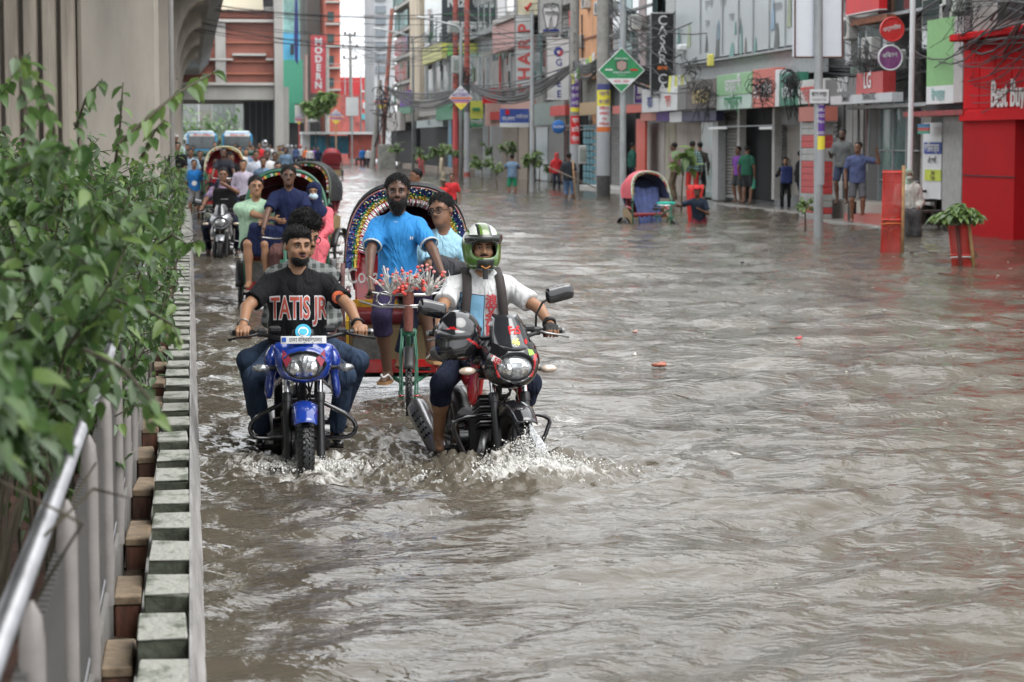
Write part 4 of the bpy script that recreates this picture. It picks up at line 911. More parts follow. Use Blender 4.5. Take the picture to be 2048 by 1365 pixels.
nz = n.new('ShaderNodeTexNoise'); nz.inputs['Scale'].default_value = .45; nz.inputs['Detail'].default_value = 3; l.new(tc.outputs['Object'], nz.inputs['Vector'])
cr = n.new('ShaderNodeValToRGB'); e = cr.color_ramp.elements; e[0].position = .3; e[1].position = .7; e[0].color = (.074, .062, .045, 1); e[1].color = (.112, .097, .073, 1)
l.new(nz.outputs['Fac'], cr.inputs['Fac'])
fa = n.new('ShaderNodeAttribute'); fa.attribute_name = 'foam'
fn_ = n.new('ShaderNodeTexNoise'); fn_.inputs['Scale'].default_value = 9; fn_.inputs['Detail'].default_value = 9; fn_.inputs['Roughness'].default_value = .72; fn_.inputs['Distortion'].default_value = 1.6
m3 = n.new('ShaderNodeMapping'); m3.inputs['Scale'].default_value = (1, .5, 1); l.new(tc.outputs['Object'], m3.inputs['Vector']); l.new(m3.outputs[0], fn_.inputs['Vector'])
ma = n.new('ShaderNodeMath'); ma.operation = 'MULTIPLY_ADD'; ma.inputs[1].default_value = .36; l.new(fa.outputs['Fac'], ma.inputs[0]); l.new(fn_.outputs['Fac'], ma.inputs[2])
fr = n.new('ShaderNodeMapRange'); fr.inputs['From Min'].default_value = .70; fr.inputs['From Max'].default_value = .84; l.new(ma.outputs[0], fr.inputs['Value'])
mx = n.new('ShaderNodeMix'); mx.data_type = 'RGBA'; l.new(fr.outputs[0], mx.inputs['Factor']); l.new(cr.outputs['Color'], mx.inputs['A']); mx.inputs['B'].default_value = (.50, .49, .46, 1)
l.new(mx.outputs['Result'], b.inputs['Base Color'])
rr_ = n.new('ShaderNodeMapRange'); rr_.inputs['To Min'].default_value = .045; rr_.inputs['To Max'].default_value = .5; l.new(fr.outputs[0], rr_.inputs['Value']); l.new(rr_.outputs[0], b.inputs['Roughness'])
prev = None
for scx, sc_, dist, st in ((1.0, 2.8, .038, .7), (.7, 9., .017, .65), (.8, 30., .005, .45)):
    q = n.new('ShaderNodeTexNoise'); q.inputs['Scale'].default_value = sc_; q.inputs['Detail'].default_value = 3; q.inputs['Distortion'].default_value = .7
    mq = n.new('ShaderNodeMapping'); mq.inputs['Scale'].default_value = (scx, 1.15, 1); mq.inputs['Rotation'].default_value = (0, 0, .3); l.new(tc.outputs['Object'], mq.inputs['Vector']); l.new(mq.outputs[0], q.inputs['Vector'])
    bp = n.new('ShaderNodeBump'); bp.inputs['Strength'].default_value = st; bp.inputs['Distance'].default_value = dist; l.new(q.outputs['Fac'], bp.inputs['Height'])
    if prev: l.new(prev.outputs[0], bp.inputs['Normal'])
    prev = bp
l.new(prev.outputs[0], b.inputs['Normal'])
me.materials.append(wm); water = link('water', me); struct(water)
# --- splash: thrown drops, sheets and froth where the wheels cut the water
def splash(label, cx, cy, n_, rad, hgt, seed, group=None):
    r_ = random.Random(seed); g = G(); fw_ = mat('froth', (.62, .61, .58), .25, var=.2, scale=60, spec=.6)
    for i in range(n_):
        a = r_.uniform(-math.pi, math.pi); q = abs(r_.gauss(0, .55)); x = cx+math.sin(a)*rad*q*1.15; y = cy-math.cos(a)*rad*q*.7; h = abs(r_.gauss(0, 1))*hgt*math.exp(-q*1.3)
        s_ = r_.choice([.002, .0028, .0035, .005, .007])*(1.2-min(1, h/hgt)*.4); el = r_.uniform(.8, 1.5)
        g.ell((x, y, h*.9+.005), (s_, s_, s_*el), fw_, Euler((r_.uniform(-.9, .9), r_.uniform(-.9, .9), 0)).to_matrix(), 5, 4)
    o = g.build('splash', smooth=True); tag(o, label, 'splash', group, 'stuff'); return o
splash('white spray thrown up by the front wheel of the black motorcycle', 1.84, 12.66, 10000, .34, .10, 3)
splash('low churn of froth around the front wheel of the blue motorcycle', .66, 13.1, 2000, .30, .03, 5)
t = S(); rs = np.random.RandomState(8)
for i in range(90):   # froth mound, lumpy, melting into the water
    a = rs.uniform(-3.14, 3.14); q = abs(rs.normal())*.2; x, y = 1.84+math.sin(a)*q*1.35, 12.62-math.cos(a)*q*.5; h = .065*math.exp(-(q/.24)**2)*rs.uniform(.2, 1.2)
    t.cap((x, y, -.03), (x+rs.normal()*.03, y-.02, h), .03, .016*rs.uniform(.5, 1.5), .03)
o = t.build('froth', None, mat('froth_mound', (.55, .54, .51), .22, var=.35, scale=30, bump=1, bscale=60, spec=.6), .007, 0, disp=lambda V: V+rs.normal(size=V.shape)*.003); tag(o, 'ragged white mound of froth at the waterline under the black motorcycle', 'foam', None, 'stuff')
# water pouring off the black motorcycle's mudguard
t = S()
for i in range(9):
    x = 1.875+.010*i; t.cap((x, 12.71+.004*(i % 3), .27-.014*i), (x+.025+.008*rs.normal(), 12.67, .02), .006, .011, .006)
o = t.build('falling_water', None, mat('falling_water', (.62, .64, .65), .1, var=.3, scale=50, trans=.25), .006, 0, disp=lambda V: V+rs.normal(size=V.shape)*.002); tag(o, 'thin sheet of water pouring off the black front mudguard', 'water', None, 'stuff')

# --- pavement on the right, steps
PAVX = 14.6
g = G(); g.bb((PAVX, 20, ROADZ), (19, 420, -.03), mat('pavement', (.20, .18, .155), .6, var=.3, scale=2, bump=.4, bscale=20)); struct(g.build('pavement'))
# --- median: painted block kerb, brick piers, fence, soil
CONC = mat('kerb_concrete', (.26, .26, .245), .7, var=.35, scale=4, bump=.5, bscale=30, stretch=(3, 1, 1))
kroot = thing('median_kerb', 'long low median kerb', 'kerb'); del kroot['label']; del kroot['category']; struct(kroot)
g = G(); g.bb((-.20, 4.5, ROADZ), (-.022, 150, .12), CONC); g.prism([(-.0215, ROADZ), (.05, ROADZ), (.034, .0), (-.012, .246), (-.0215, .246)], (0, 4.5, 0), (1, 0, 0), (0, 0, 1), (0, 1, 0), 145, mat('kerb_face', (.30, .29, .28), .5, var=.45, scale=3, bump=.6, bscale=14, stretch=(1, .5, 3))); g.build('kerb_body', kroot)
KB = mat('white_painted_block', (.34, .34, .30), .8, var=.1, scale=9, bump=1, bscale=34, col2=(.11, .125, .09), thr=(.50, .64), stretch=(1, .55, 1), rndm=1); KF = mat('mossy_block_face', (.065, .072, .050), .8, var=.5, scale=14, bump=.8, bscale=30, rndm=1)
def blk():
    g = G(); x0, x1, L_, z0, z1 = -.185, -.022, .40, .12, .2505; c = .008
    g.bb((x0, 0, z0), (x1, L_, z1-.008), KF, .006); g.bb((x0+.002, .002, z1-.0082), (x1-.002, L_-.002, z1), KB, .004); g.v = [(v[0]+rnd.uniform(-.003, .003), v[1]+rnd.uniform(-.007, .007), v[2]+rnd.uniform(-.003, .002)) for v in g.v]; return g
b0 = blk().build('kerb_block', kroot); bms_ = [b0.data]
for q in range(5):
    t_ = blk().build('kerb_block', kroot); bms_.append(t_.data); C.objects.unlink(t_); bpy.data.objects.remove(t_)
y = 4.62; i = 0
b0.location = (0, y, 0); cell = .71
while y < 118:
    y += cell; i += 1
    if i > 300: break
    o = bpy.data.objects.new('kerb_block', rnd.choice(bms_)); C.objects.link(o); o.parent = kroot; o.location = (rnd.uniform(-.004, .004), y+rnd.uniform(-.015, .015), rnd.uniform(-.006, .004)); o.rotation_euler = (rnd.uniform(-.012, .012), rnd.uniform(-.035, .035), rnd.uniform(-.025, .025))
BRK = mat('wet_brick', (.17, .075, .05), .45, rndm=1, var=.1, scale=5, bump=.8, bscale=22, col2=(.085, .045, .033), thr=(.4, .6), stretch=(3, 3, .6)); TANC = mat('brick_pier_cap', (.21, .155, .10), .7, rndm=1, var=.35, scale=14, bump=.6, bscale=30)
g = G(); g.bb((-.302, 0, -.05), (-.204, .42, .112), BRK, .006); g.bb((-.304, -.006, .112), (-.202, .426, .15), TANC, .006); p0 = g.build('brick_pier', kroot); p0.location = (0, 4.9, 0); y = 4.9
g = G(); g.bb((-.30, 4.5, -.2), (-.201, 120, -.06), BRK); g.build('drain_floor', kroot)
for i in range(60):
    y += 1.28; o = bpy.data.objects.new('brick_pier', p0.data); C.objects.link(o); o.parent = kroot; o.location = (rnd.uniform(-.006, .006), y+rnd.uniform(-.04, .04), rnd.uniform(-.012, .008)); o.rotation_euler = (rnd.uniform(-.02, .02), rnd.uniform(-.03, .03), rnd.uniform(-.05, .05))
g = G(); g.add([(-6, 2, .12), (-.33, 2, .12), (-.33, 160, .12), (-6, 160, .12)], [(0, 1, 2, 3)], mat('red_soil', (.085, .038, .025), .9, var=.4, scale=5, bump=1, bscale=14)); struct(g.build('soil'))
g = G(); g.bb((-.375, 2.2, -.1), (-.308, 120, .235), mat('planter_wall', (.19, .18, .165), .7, var=.3, scale=3, bump=.4, bscale=18)); struct(g.build('planter_wall'))
fr_ = thing('median_fence', 'steel fence of flat upright bars with shiny tubular rails along the planted median', 'fence', (-.335, 2.3, .235))
g = G(); FY0, FY1 = 2.3, 70.
fbar = mat('fence_bar', (.12, .115, .11), .5, .3, var=.25, scale=6, stretch=(1, 1, .4))
g.bb((-.013, 0, 0), (.013, .028, .60), fbar); fb0 = g.build('fence_bar', fr_); y = 0; k = 0
while y < 60:
    y += .062 if y < 16 else .14; k += 1
    if k <= 298: o = bpy.data.objects.new('fence_bar', fb0.data); C.objects.link(o); o.parent = fr_; o.location = (0, y, 0)
for z, r_ in ((.76, .024), (.04, .016)):
    g = G(); g.tube([(0, 0, z), (0, 68, z)], r_, mat('fence_tube', (.26, .26, .27), .4, .85, var=.2, scale=3), 12); g.build('rail', fr_, smooth=True)
for k in range(26):
    g = G(); g.tube([(0, 0, -.05), (0, 0, .64), (0, 0, .70), (0, 0, .73)], [.026, .026, .02, .005], mat('fence_post', (.24, .22, .205), .5, .2, var=.2), 10); o = g.build('post', fr_, smooth=R(50)) if k == 0 else link('post', o.data, fr_); o.location = (.02, .9+1.28*k, 0)
# --- hedge: shrubs with arching stems and heart-shaped leaves
LG = [mat('leaf_%s' % n_, c_, .42, var=.22, scale=9, spec=.5) for n_, c_ in (('deep_green', (.046, .096, .028)), ('green', (.082, .15, .042)), ('fresh_green', (.14, .215, .058)), ('grey_green', (.125, .18, .10)))]
for m_ in LG:
    q_ = m_.node_tree; b_ = q_.nodes['Principled BSDF']; tl_ = q_.nodes.new('ShaderNodeBsdfTranslucent'); ms_ = q_.nodes.new('ShaderNodeMixShader'); ms_.inputs[0].default_value = .30
    hs_ = q_.nodes.new('ShaderNodeHueSaturation'); hs_.inputs['Value'].default_value = 1.45; src_ = [e_ for e_ in q_.links if e_.to_socket == b_.inputs['Base Color']][0].from_socket; q_.links.new(src_, hs_.inputs['Color']); q_.links.new(hs_.outputs[0], tl_.inputs['Color'])
    q_.links.new(b_.outputs[0], ms_.inputs[1]); q_.links.new(tl_.outputs[0], ms_.inputs[2]); q_.links.new(ms_.outputs[0], q_.nodes['Material Output'].inputs['Surface'])
TW = mat('twig', (.06, .05, .03), .8)
def leaf_geo(L_, bend=.25, wdt=.72):
    vs = []; pr = [(0, 0), (.12, .5), (.38, .72), (.66, .5), (.88, .18), (1, 0)]
    for t, w_ in pr:
        z = -bend*t*t*L_
        if w_ == 0: vs.append((0, t*L_, z))
        else: vs += [(-w_*wdt*L_*.5, t*L_, z+.10*w_*L_), (0, t*L_, z-.02*L_), (w_*wdt*L_*.5, t*L_, z+.10*w_*L_)]
    fs = [(0, 2, 1), (0, 3, 2)]; 
    for i in range(3): a = 1+3*i; fs += [(a, a+1, a+4, a+3), (a+1, a+2, a+5, a+4)]
    fs += [(10, 11, 13), (11, 12, 13)]; return vs, fs
LV, LF = leaf_geo(1.)
lmesh = []
for m_ in LG:
    g = G(); g.add(LV, LF, m_); me = bpy.data.meshes.new('leaf'); me.from_pydata(g.v, [], g.f); me.materials.append(m_); me.polygons.foreach_set('use_smooth', [True]*len(g.f)); lmesh.append(me)
LVn = np.array(LV)
def leaf_cloud(name, par, spots, small=False, label=None):
    """many leaves joined: spots = (point, size, rotation matrix, material index)"""
    if small: base = np.array([(0, 0, 0), (-.32, .45, .08), (0, 1, -.12), (.32, .45, .08)]); fs0 = np.array([(0, 3, 2, 1)])
    else: base = LVn; fs0 = None
    nv = len(base); V = np.empty((len(spots)*nv, 3)); F = []; Mi = []
    for i, (p, s_, Rm, mi) in enumerate(spots):
        V[i*nv:(i+1)*nv] = (base*s_)@np.array(Rm).T+np.array(p)
    if small: F = (fs0[None]+np.arange(len(spots))[:, None, None]*nv).reshape(-1, 4).tolist(); Mi = np.repeat([s_[3] for s_ in spots], 1)
    else: F = [tuple(q+i*nv for q in f) for i in range(len(spots)) for f in LF]; Mi = np.repeat([s_[3] for s_ in spots], len(LF))
    me = bpy.data.meshes.new(name); me.from_pydata(V.tolist(), [], F)
    for m_ in LG: me.materials.append(m_)
    me.polygons.foreach_set('material_index', np.array(Mi, np.int32)); me.polygons.foreach_set('use_smooth', np.ones(len(F), bool))
    return link(name, me, par, True, label)
def rleaf(r_, droop=.5):
    return Euler((r_.uniform(-1.1, .3)-droop*.3, r_.uniform(-.6, .6), r_.uniform(0, 6.28))).to_matrix()
def shrub(label, y0, y1, nst, nleaf, x0, x1, htop, hang, seed, ls=(.045, .08), big=0, group=None, density=1.):
    r_ = random.Random(seed); base = Vector(((x0+x1)/2, (y0+y1)/2, .12)); root = thing('shrub', label, 'shrub', base, 0, group)
    st = G(); spots = []; ends = []
    for i in range(nst):
        b_ = Vector((r_.uniform(x0, x1), r_.uniform(y0, y1), .1)); h = r_.uniform(.55, 1.)*htop(b_.x, b_.y); ln = Vector((r_.uniform(-.25, .35), r_.uniform(-.4, .4), 0))
        pts = []; nseg = 7
        for k in range(nseg+1):
            t = k/nseg; p = b_+Vector((0, 0, h*(t-.12*t*t)))+ln*t*t*1.2+Vector((r_.uniform(-.02, .02), r_.uniform(-.02, .02), 0)); pts.append(p)
        st.tube([p-base for p in pts], [.009*(1-.7*k/nseg) for k in range(nseg+1)], TW, 4, caps=False); ends.append(pts)
        for k in range(3, nseg+1):
            if y0 < 8 and pts[k].z < 1.05: continue
            for q in range(2 if y0 > 5 else 1):
                d = Vector((r_.uniform(-1, 1), r_.uniform(-1, 1), r_.uniform(-.1, .6))).normalized()*r_.uniform(.12, .34); e = pts[k]+d; e.x = min(e.x, hang(e.y, e.z)-.02); st.tube([(pts[k]-base), (e-base)], [.004, .002], TW, 3, caps=False); ends.append([pts[k], (pts[k]+e)/2, e])
    cnt = 0; bigs = []
    while len(spots)+len(bigs) < nleaf:
        pts = r_.choice(ends); k = r_.randrange(max(1, len(pts)//3), len(pts)); t = r_.random(); p = pts[k-1].lerp(pts[k], t)+Vector((r_.uniform(-.05, .05), r_.uniform(-.05, .05), r_.uniform(-.04, .04)))
        if p.z < max(.15, 1.80-.125*p.y if p.y < 8.5 else .15) or p.x > hang(p.y, p.z): 
            cnt += 1
            if cnt > nleaf*20: break
            continue
        s_ = r_.uniform(*ls); mi = r_.choice([0, 0, 1, 1, 1, 2, 3, 3]); it = (p-base, s_, rleaf(r_), mi)
        (bigs if len(bigs) < big and r_.random() < .5 else spots).append(it)
    st.build('stem', root, smooth=True, stuff=True)
    for p, s_, Rm, mi in bigs:
        o = bpy.data.objects.new('leaf', lmesh[mi]); C.objects.link(o); o.parent = root; o.location = p; o.rotation_euler = Rm.to_euler(); o.scale = (s_,)*3
    leaf_cloud('foliage', root, spots)
    return root
hh = lambda x, y: 1.98 if y < 7 else 1.90
hang = lambda y, z: (-.14+.018*max(0, y-4) if z > .9 else -.26) if y < 9 else (-.07 if z > .75 else -.24)
shrub('nearest leafy shrub with broad blurred green leaves hanging over the shiny fence rail', 3.7, 5.6, 20, 2300, -.95, -.50, lambda x, y: 1.68, hang, 11, (.055, .085), 290)
shrub('tall leafy shrub behind the nearest one, its twigs sticking up against the grey pier', 5.6, 8.8, 52, 8500, -1.5, -.48, lambda x, y: 2.0, hang, 12, (.05, .08), 290)
shrub('dense leafy shrub in the middle of the planted median', 8.8, 14, 110, 18000, -1.9, -.25, lambda x, y: 1.95, hang, 13, (.05, .078), 250)
shrub('leafy shrub farther along the median where its edge closes in on the striped kerb', 14, 23, 120, 18000, -2.4, -.22, lambda x, y: 1.72, hang, 14, (.05, .075))
shrub('farthest hedge of small leaves beside the foot of the first pier', 23, 46, 120, 15000, -2.2, -.2, lambda x, y: 1.5, hang, 15, (.055, .085))
# one long twig reaching across the pier towards the road
def twig(label, pts, n_, ls, seed):
    r_ = random.Random(seed); base = Vector(pts[0]); root = thing('leafy_twig', label, 'twig', base); g = G(); P_ = [Vector(p)-base for p in pts]
    g.tube(P_, [.006*(1-.6*i/(len(P_)-1)) for i in range(len(P_))], TW, 5); g.build('stem', root, smooth=True)
    for i in range(n_):
        t = (i+.5)/n_*(len(P_)-1); k = int(t); p = P_[k].lerp(P_[min(k+1, len(P_)-1)], t-k); o = bpy.data.objects.new('leaf', lmesh[r_.choice([1, 1, 2, 3])]); C.objects.link(o); o.parent = root
        o.location = p; o.rotation_euler = (r_.uniform(-.9, -.1), r_.uniform(-.5, .5), (1 if i % 2 else -1)*r_.uniform(.7, 2.2)-1.3); o.scale = (r_.uniform(*ls),)*3
    return root
twig('long leafy twig reaching up and right across the far station', [Wy(235, 290, 7.2), Wy(300, 232, 7.3), Wy(350, 190, 7.5), Wy(400, 160, 7.7), Wy(436, 140, 7.9)], 20, (.05, .085), 4)
twig('drooping leafy twig over the striped kerb below the boy in blue', [Wy(300, 500, 9.2), Wy(345, 470, 9.1), Wy(375, 490, 9.0), Wy(400, 480, 8.9)], 12, (.05, .075), 5)
twig('leafy twig in front of the striped kerb level with the blue motorcycle', [Wy(230, 600, 7.0), Wy(300, 625, 6.9), Wy(345, 650, 6.8), Wy(362, 690, 6.7)], 12, (.05, .075), 6)
twig('low twig whose leaves hang before the brick piers', [Wy(170, 700, 5.2), Wy(250, 740, 5.1), Wy(300, 800, 5.0), Wy(310, 850, 5.0)], 10, (.055, .08), 7)
twig('upright bare-topped twig rising against the flutes of the pier', [Wy(70, 330, 6.2), Wy(55, 250, 6.2), Wy(48, 180, 6.2), Wy(30, 110, 6.2)], 15, (.05, .07), 8)
twig('arching twig beside the upright one at the top of the shrub', [Wy(115, 330, 6.4), Wy(105, 240, 6.4), Wy(80, 170, 6.4), Wy(40, 112, 6.3)], 20, (.05, .075), 9)
for k_, (a_, b_, c_) in enumerate((((230, 330), (240, 250), (246, 165)), ((150, 260), (170, 200), (205, 158)), ((0, 190), (20, 160), (60, 105)), ((280, 320), (310, 262), (330, 240)))):
    twig(['short thin twig standing up before the smooth face of the pier', 'leafy twig leaning right above the hedge top', 'leafy twig at the left edge above the hedge', 'small twig near the right edge of the first pier'][k_], [Wy(*a_, 8.), Wy(*b_, 8.), Wy(*c_, 8.)], 12, (.045, .075), 20+k_)

# --- first pier: fluted concrete column
PC = mat('pier_concrete', (.36, .32, .265), .75, var=.32, scale=1.6, bump=.35, bscale=12, stretch=(2.2, 2.2, .25)); PC2 = mat('pier_concrete_smooth', (.36, .33, .285), .7, var=.18, scale=1.1, bump=.25, bscale=10, stretch=(1.4, 1.4, .4))
def pier_at(label, Y, xr, wdt, dep, ztop, flutes, group=None):
    root = thing('viaduct_pier', label, 'pier', (xr-wdt/2, Y+dep/2, 0), 0, group)
    g = G(); g.bb((xr-wdt, Y+.15, ROADZ), (xr-.06, Y+dep, ztop), PC2, .05); g.build('shaft', root, world=True)
    g = G(); x = xr-.02; panel = wdt*.42; g.bb((x-panel, Y, ROADZ), (x, Y+.3, ztop), PC2, .06); g.build('smooth_panel', root, world=True)
    x -= panel; n_ = flutes; fw2 = (wdt-panel)/max(1, n_)
    for i in range(n_):
        g = G(); xc = x-fw2*(i+.5)
        pts = [(-fw2*.41, .2), (-fw2*.41, .0), (-fw2*.32, -.08), (0, -.10), (fw2*.32, -.08), (fw2*.41, .0), (fw2*.41, .2)]
        g.prism([(a, b_) for a, b_ in pts], (xc, Y+.06, ROADZ), (1, 0, 0), (0, 1, 0), (0, 0, 1), ztop-ROADZ, PC); g.build('flute', root, world=True)
    return root
p1 = pier_at('huge fluted concrete viaduct pier behind the hedge', 32, -.39, 2.6, 2.2, 11, 6, 'viaduct piers')
p1['label'] = 'nearest huge fluted concrete viaduct pier rising behind the hedge'
g = G(); g.tube([(.02-.26, 32.2, 0), (-.24, 32.2, 11)], .035, mat('drain_pipe', (.45, .45, .44), .5), 8); g.build('drain_pipe', p1, smooth=True, world=True)
pier_at('second pier, a narrow strip of concrete just right of the fluted one', 60, -.42, 2.6, 2.2, 9, 6)
# --- far piers with flaring caps, and the deck
DK = mat('deck_concrete', (.20, .205, .21), .75, var=.2, scale=.6, bump=.2, bscale=4, stretch=(1, .3, 1))
for k, Y in enumerate((92, 112, 132, 152)):
    root = thing('viaduct_pier', ['first', 'second', 'third', 'farthest'][k]+' of the four flaring pier caps curving out under the deck', 'pier', (-1.6, Y, 0), 0, 'flaring piers under the deck')
    g = G(); g.bb((-2.6, Y, ROADZ), (-.55, Y+1.8, 4.9), PC2, .1); g.build('shaft', root, world=True)
    ol = [(-2.6, 4.9), (-.55, 4.9)]+[(-.55+1.15*(1-math.cos(a)), 4.9+2.5*math.sin(a)) for a in [R(15*q) for q in range(1, 7)]]+[(.6, 8.05), (-2.6, 8.05)]
    g = G(); g.prism(ol, (0, Y, 0), (1, 0, 0), (0, 0, 1), (0, 1, 0), 2.0, PC2); g.build('pier_cap', root, world=True)
root = thing('viaduct_deck', 'concrete elevated railway deck running overhead to the station', 'viaduct', (-3, 150, 8)); g = G()
g.prism([(-7, 8.05), (.9, 8.05), (1.75, 9.0), (1.75, 10.2), (1.6, 10.2), (1.6, 9.6), (-7, 9.6)], (0, -14, 0), (1, 0, 0), (0, 0, 1), (0, 1, 0), 236, DK); g.build('deck', root, world=True)
# --- station across the road
SY = 215.; root = thing('metro_station', 'brown panelled metro station on a concrete frame spanning the road', 'station', (4, SY, 0))
BR = mat('station_brown', (.235, .075, .05), .6, var=.12, scale=.8); BG = mat('station_grey', (.27, .265, .25), .75, var=.18, scale=.5, stretch=(1, 1, .4)); BL_ = mat('station_pale', (.36, .35, .33), .7)
def bx(px0, py0, px1, py1, Y, t_, m_, name, par, bev=0):
    a, b_ = Wy(px0, py0, Y), Wy(px1, py1, Y); g = G(); g.bb((a.x, Y, b_.z), (b_.x, Y+t_, a.z), m_, bev); return g.build(name, par, world=True)
bx(340, 170, 552, 200, SY, 8, BG, 'portal_beam', root); bx(350, 165, 552, 171, SY-.3, 1, BL_, 'ledge', root)
bx(547, -120, 568, 302, SY-.6, 2.2, BG, 'column', root); bx(350, 190, 367, 310, SY+1, 2., BG, 'column', root)
bx(330, 36, 548, 166, SY+1, 4, BR, 'brown_wall', root); bx(330, 22, 548, 36, SY+.9, 4, BR, 'brown_wall', root); bx(330, 38, 548, 45, SY+.2, 1.4, BL_, 'cornice', root)
bx(430, 44, 452, 166, SY+.4, 1, BG, 'pilaster', root)
for yy in (84, 122, 146): bx(452, yy, 548, yy+3, SY+.7, .4, mat('brown_joint', (.34, .12, .07), .6), 'joint_strip', root); bx(330, yy, 430, yy+3, SY+.7, .4, mat('brown_joint', (.34, .12, .07), .6), 'joint_strip', root)
bx(465, 107, 532, 112, SY+.3, .8, BL_, 'sill', root); bx(400, 117, 466, 121, SY+.3, .8, BL_, 'sill', root); bx(532, 117, 548, 121, SY+.3, .8, BL_, 'sill', root)
bx(440, -120, 526, 20, SY+3, 3, mat('station_cream', (.62, .58, .45), .6), 'upper_wall', root); bx(526, -120, 548, 20, SY+4, 3, DARK, 'opening', root); bx(300, 19, 552, 22, SY+.2, 2, BL_, 'cornice', root)
for k in range(5): bx(526+k*4.4, 14, 528+k*4.4, 20, SY+.4, .1, BL_, 'baluster', root)
g = G(); g.bb((-2, SY+5, 5.9), (8.4, SY+34, 7), DK); g.build('soffit', root, world=True)
bx(487, 196, 548, 304, SY+16, .6, mat('station_shade_dark', (.035, .04, .045), .8), 'shade_backing', root)  # dark sheet added to give the underpass its shade
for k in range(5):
    xx = 487+k*12; bx(xx, 196, xx+3.6, 302, SY+8+k, .8, mat('station_shade_grey', (.11, .115, .12), .7), 'inner_column', root)  # columns coloured darker to carry the shade under the station
g = G(); g.bb((8.7, SY+2, 0), (9.2, SY+38, 7), BG); g.build('side_wall', root, world=True)
# distant city beyond the underpass, haze put into its close wall and window tones
for k, (a, b_, t_, y_) in enumerate(((362, 398, 150, 380), (398, 425, 175, 400), (425, 470, 160, 430), (470, 500, 182, 390), (500, 545, 140, 420), (300, 362, 90, 400))):
    q0, q1 = Wy(a, t_, y_), Wy(b_, 290, y_); root = thing('apartment_block', ['pale apartment block far beyond the underpass, left', 'low haze-toned block second from left beyond the underpass', 'wide haze-toned block in the middle beyond the underpass', 'low block right of the middle beyond the underpass', 'pale block behind the inner columns', 'tall haze-toned block hidden behind the piers'][k], 'building', ((q0.x+q1.x)/2, y_, 0))
    g = G(); g.bb((q0.x, y_, -.3), (q1.x, y_+12, q0.z), mat('far_wall_hazed_%d' % (k % 3), [(.17, .19, .18), (.21, .20, .18), (.14, .17, .155)][k % 3], .8, var=.3, scale=.3)); g.build('wall', root, world=True)
    g = G(); nx_, nz_ = 4, max(2, int((q0.z)/3.2))
    for i in range(nx_):
        for j in range(nz_): x = q0.x+(q1.x-q0.x)*(i+.5)/nx_; g.box((x, y_, 1.8+j*3.0), (abs(q1.x-q0.x)/nx_*.45, .15, 1.2), mat('far_window_hazed', (.20, .22, .22), .5))
    g.build('window', root, world=True, stuff=True)

far_ = shrub('far green trees beyond the underpass', 330, 340, 20, 20, 0, 6, lambda x, y: 3, lambda y, z: 99, 31, (.9, 1.3))
r_ = random.Random(2); sp = []
for i in range(1500):
    x = r_.gauss(3, 5); sp.append((Vector((x-far_.location.x, r_.uniform(-5, 5), abs(r_.gauss(1.5, 2.0)))), r_.uniform(.7, 1.3), rleaf(r_), r_.choice([0, 1, 3])))
leaf_cloud('crown', far_, sp)
b0_ = thing('apartment_block', 'grey block closing the view right of the station column', 'building', Wy(574, 300, 300.)); bx(560, 150, 640, 318, 300, 8, BG, 'wall', b0_)

g = G(); g.bb((-45, -8, -1.4), (75, 460, 24)); hz = g.build('haze'); hz['kind'] = 'stuff'
hm_ = bpy.data.materials.new('haze_air'); hm_.use_nodes = True; n = hm_.node_tree.nodes; l = hm_.node_tree.links; n.remove(n['Principled BSDF']); pv = n.new('ShaderNodeVolumePrincipled'); pv.inputs['Color'].default_value = (.93, .96, 1, 1); pv.inputs['Density'].default_value = .00007; l.new(pv.outputs[0], n['Material Output'].inputs['Volume']); hz.data.materials.clear(); hz.data.materials.append(hm_)
# ================================================================== the shopping street on the right
FX = 16.5
INK = plain('ink', (.02, .02, .022)); INKB = plain('ink_blue', (.02, .04, .25)); CREAM = plain('cream', (.62, .58, .42)); GRNS = plain('sign_green', (.04, .24, .10)); PURP = plain('purple', (.12, .05, .28)); YEL = plain('sign_yellow', (.70, .62, .06)); ORG = plain('orange', (.62, .16, .04)); LGRN = plain('light_green', (.22, .50, .15)); PINK = plain('sign_red_soft', (.60, .10, .09)); SWHT = mat('sign_white', (.62, .64, .65), .4, var=.06, scale=2); GLS = mat('shop_glass', (.05, .08, .08), .08, .1, var=.4, scale=1.2, coat=1); TEALG = mat('teal_glass', (.10, .20, .20), .15, .1, var=.3, scale=.7, coat=.6)
SHG = mat('shutter_grey', (.16, .157, .148), .5, .3, var=.25, scale=2, stretch=(1, 1, 3)); SHD = mat('shutter_dark', (.13, .125, .12), .5, .3, var=.3, scale=2, stretch=(1, 1, 3)); SHW = mat('shutter_pale', (.32, .32, .31), .5, .2, var=.25, scale=1.5)
POST = mat('old_posters', (.40, .38, .36), .8, var=0, scale=5, col2=(.12, .12, .13), thr=(.42, .60), bump=.3)
def dY(px, X=FX): return Wx(px, 285, X).y
def fb(name, par, x0, x1, ya, yb, X, t, m, bev=0, z=None):
    """block on the facade line: x0..x1, ya..yb as seen, face at X, t deep"""
    xm = (x0+x1)/2; zt, zb = z if z else (Wx(xm, ya, X).z, Wx(xm, yb, X).z); g = G(); g.bb((X, dY(x1, X), zb), (X+t, dY(x0, X), zt), m, bev); return g.build(name, par, world=True)
def ftext(name, par, x0, x1, y, X, h, txt, m, bold=.02, n_=1.):
    """lettering on a facade plane that faces the road (-x), reading towards the camera"""
    a, b_ = Wx(x0, y, X), Wx(x1, y, X); z = Wx((x0+x1)/2, y, X).z; L_ = a.y-b_.y
    return lettering(name, par, txt, (X-.012, (a.y+b_.y)/2, z), (0, -1, 0), (0, 0, 1), h, m, bold, wmax=L_, world=True)
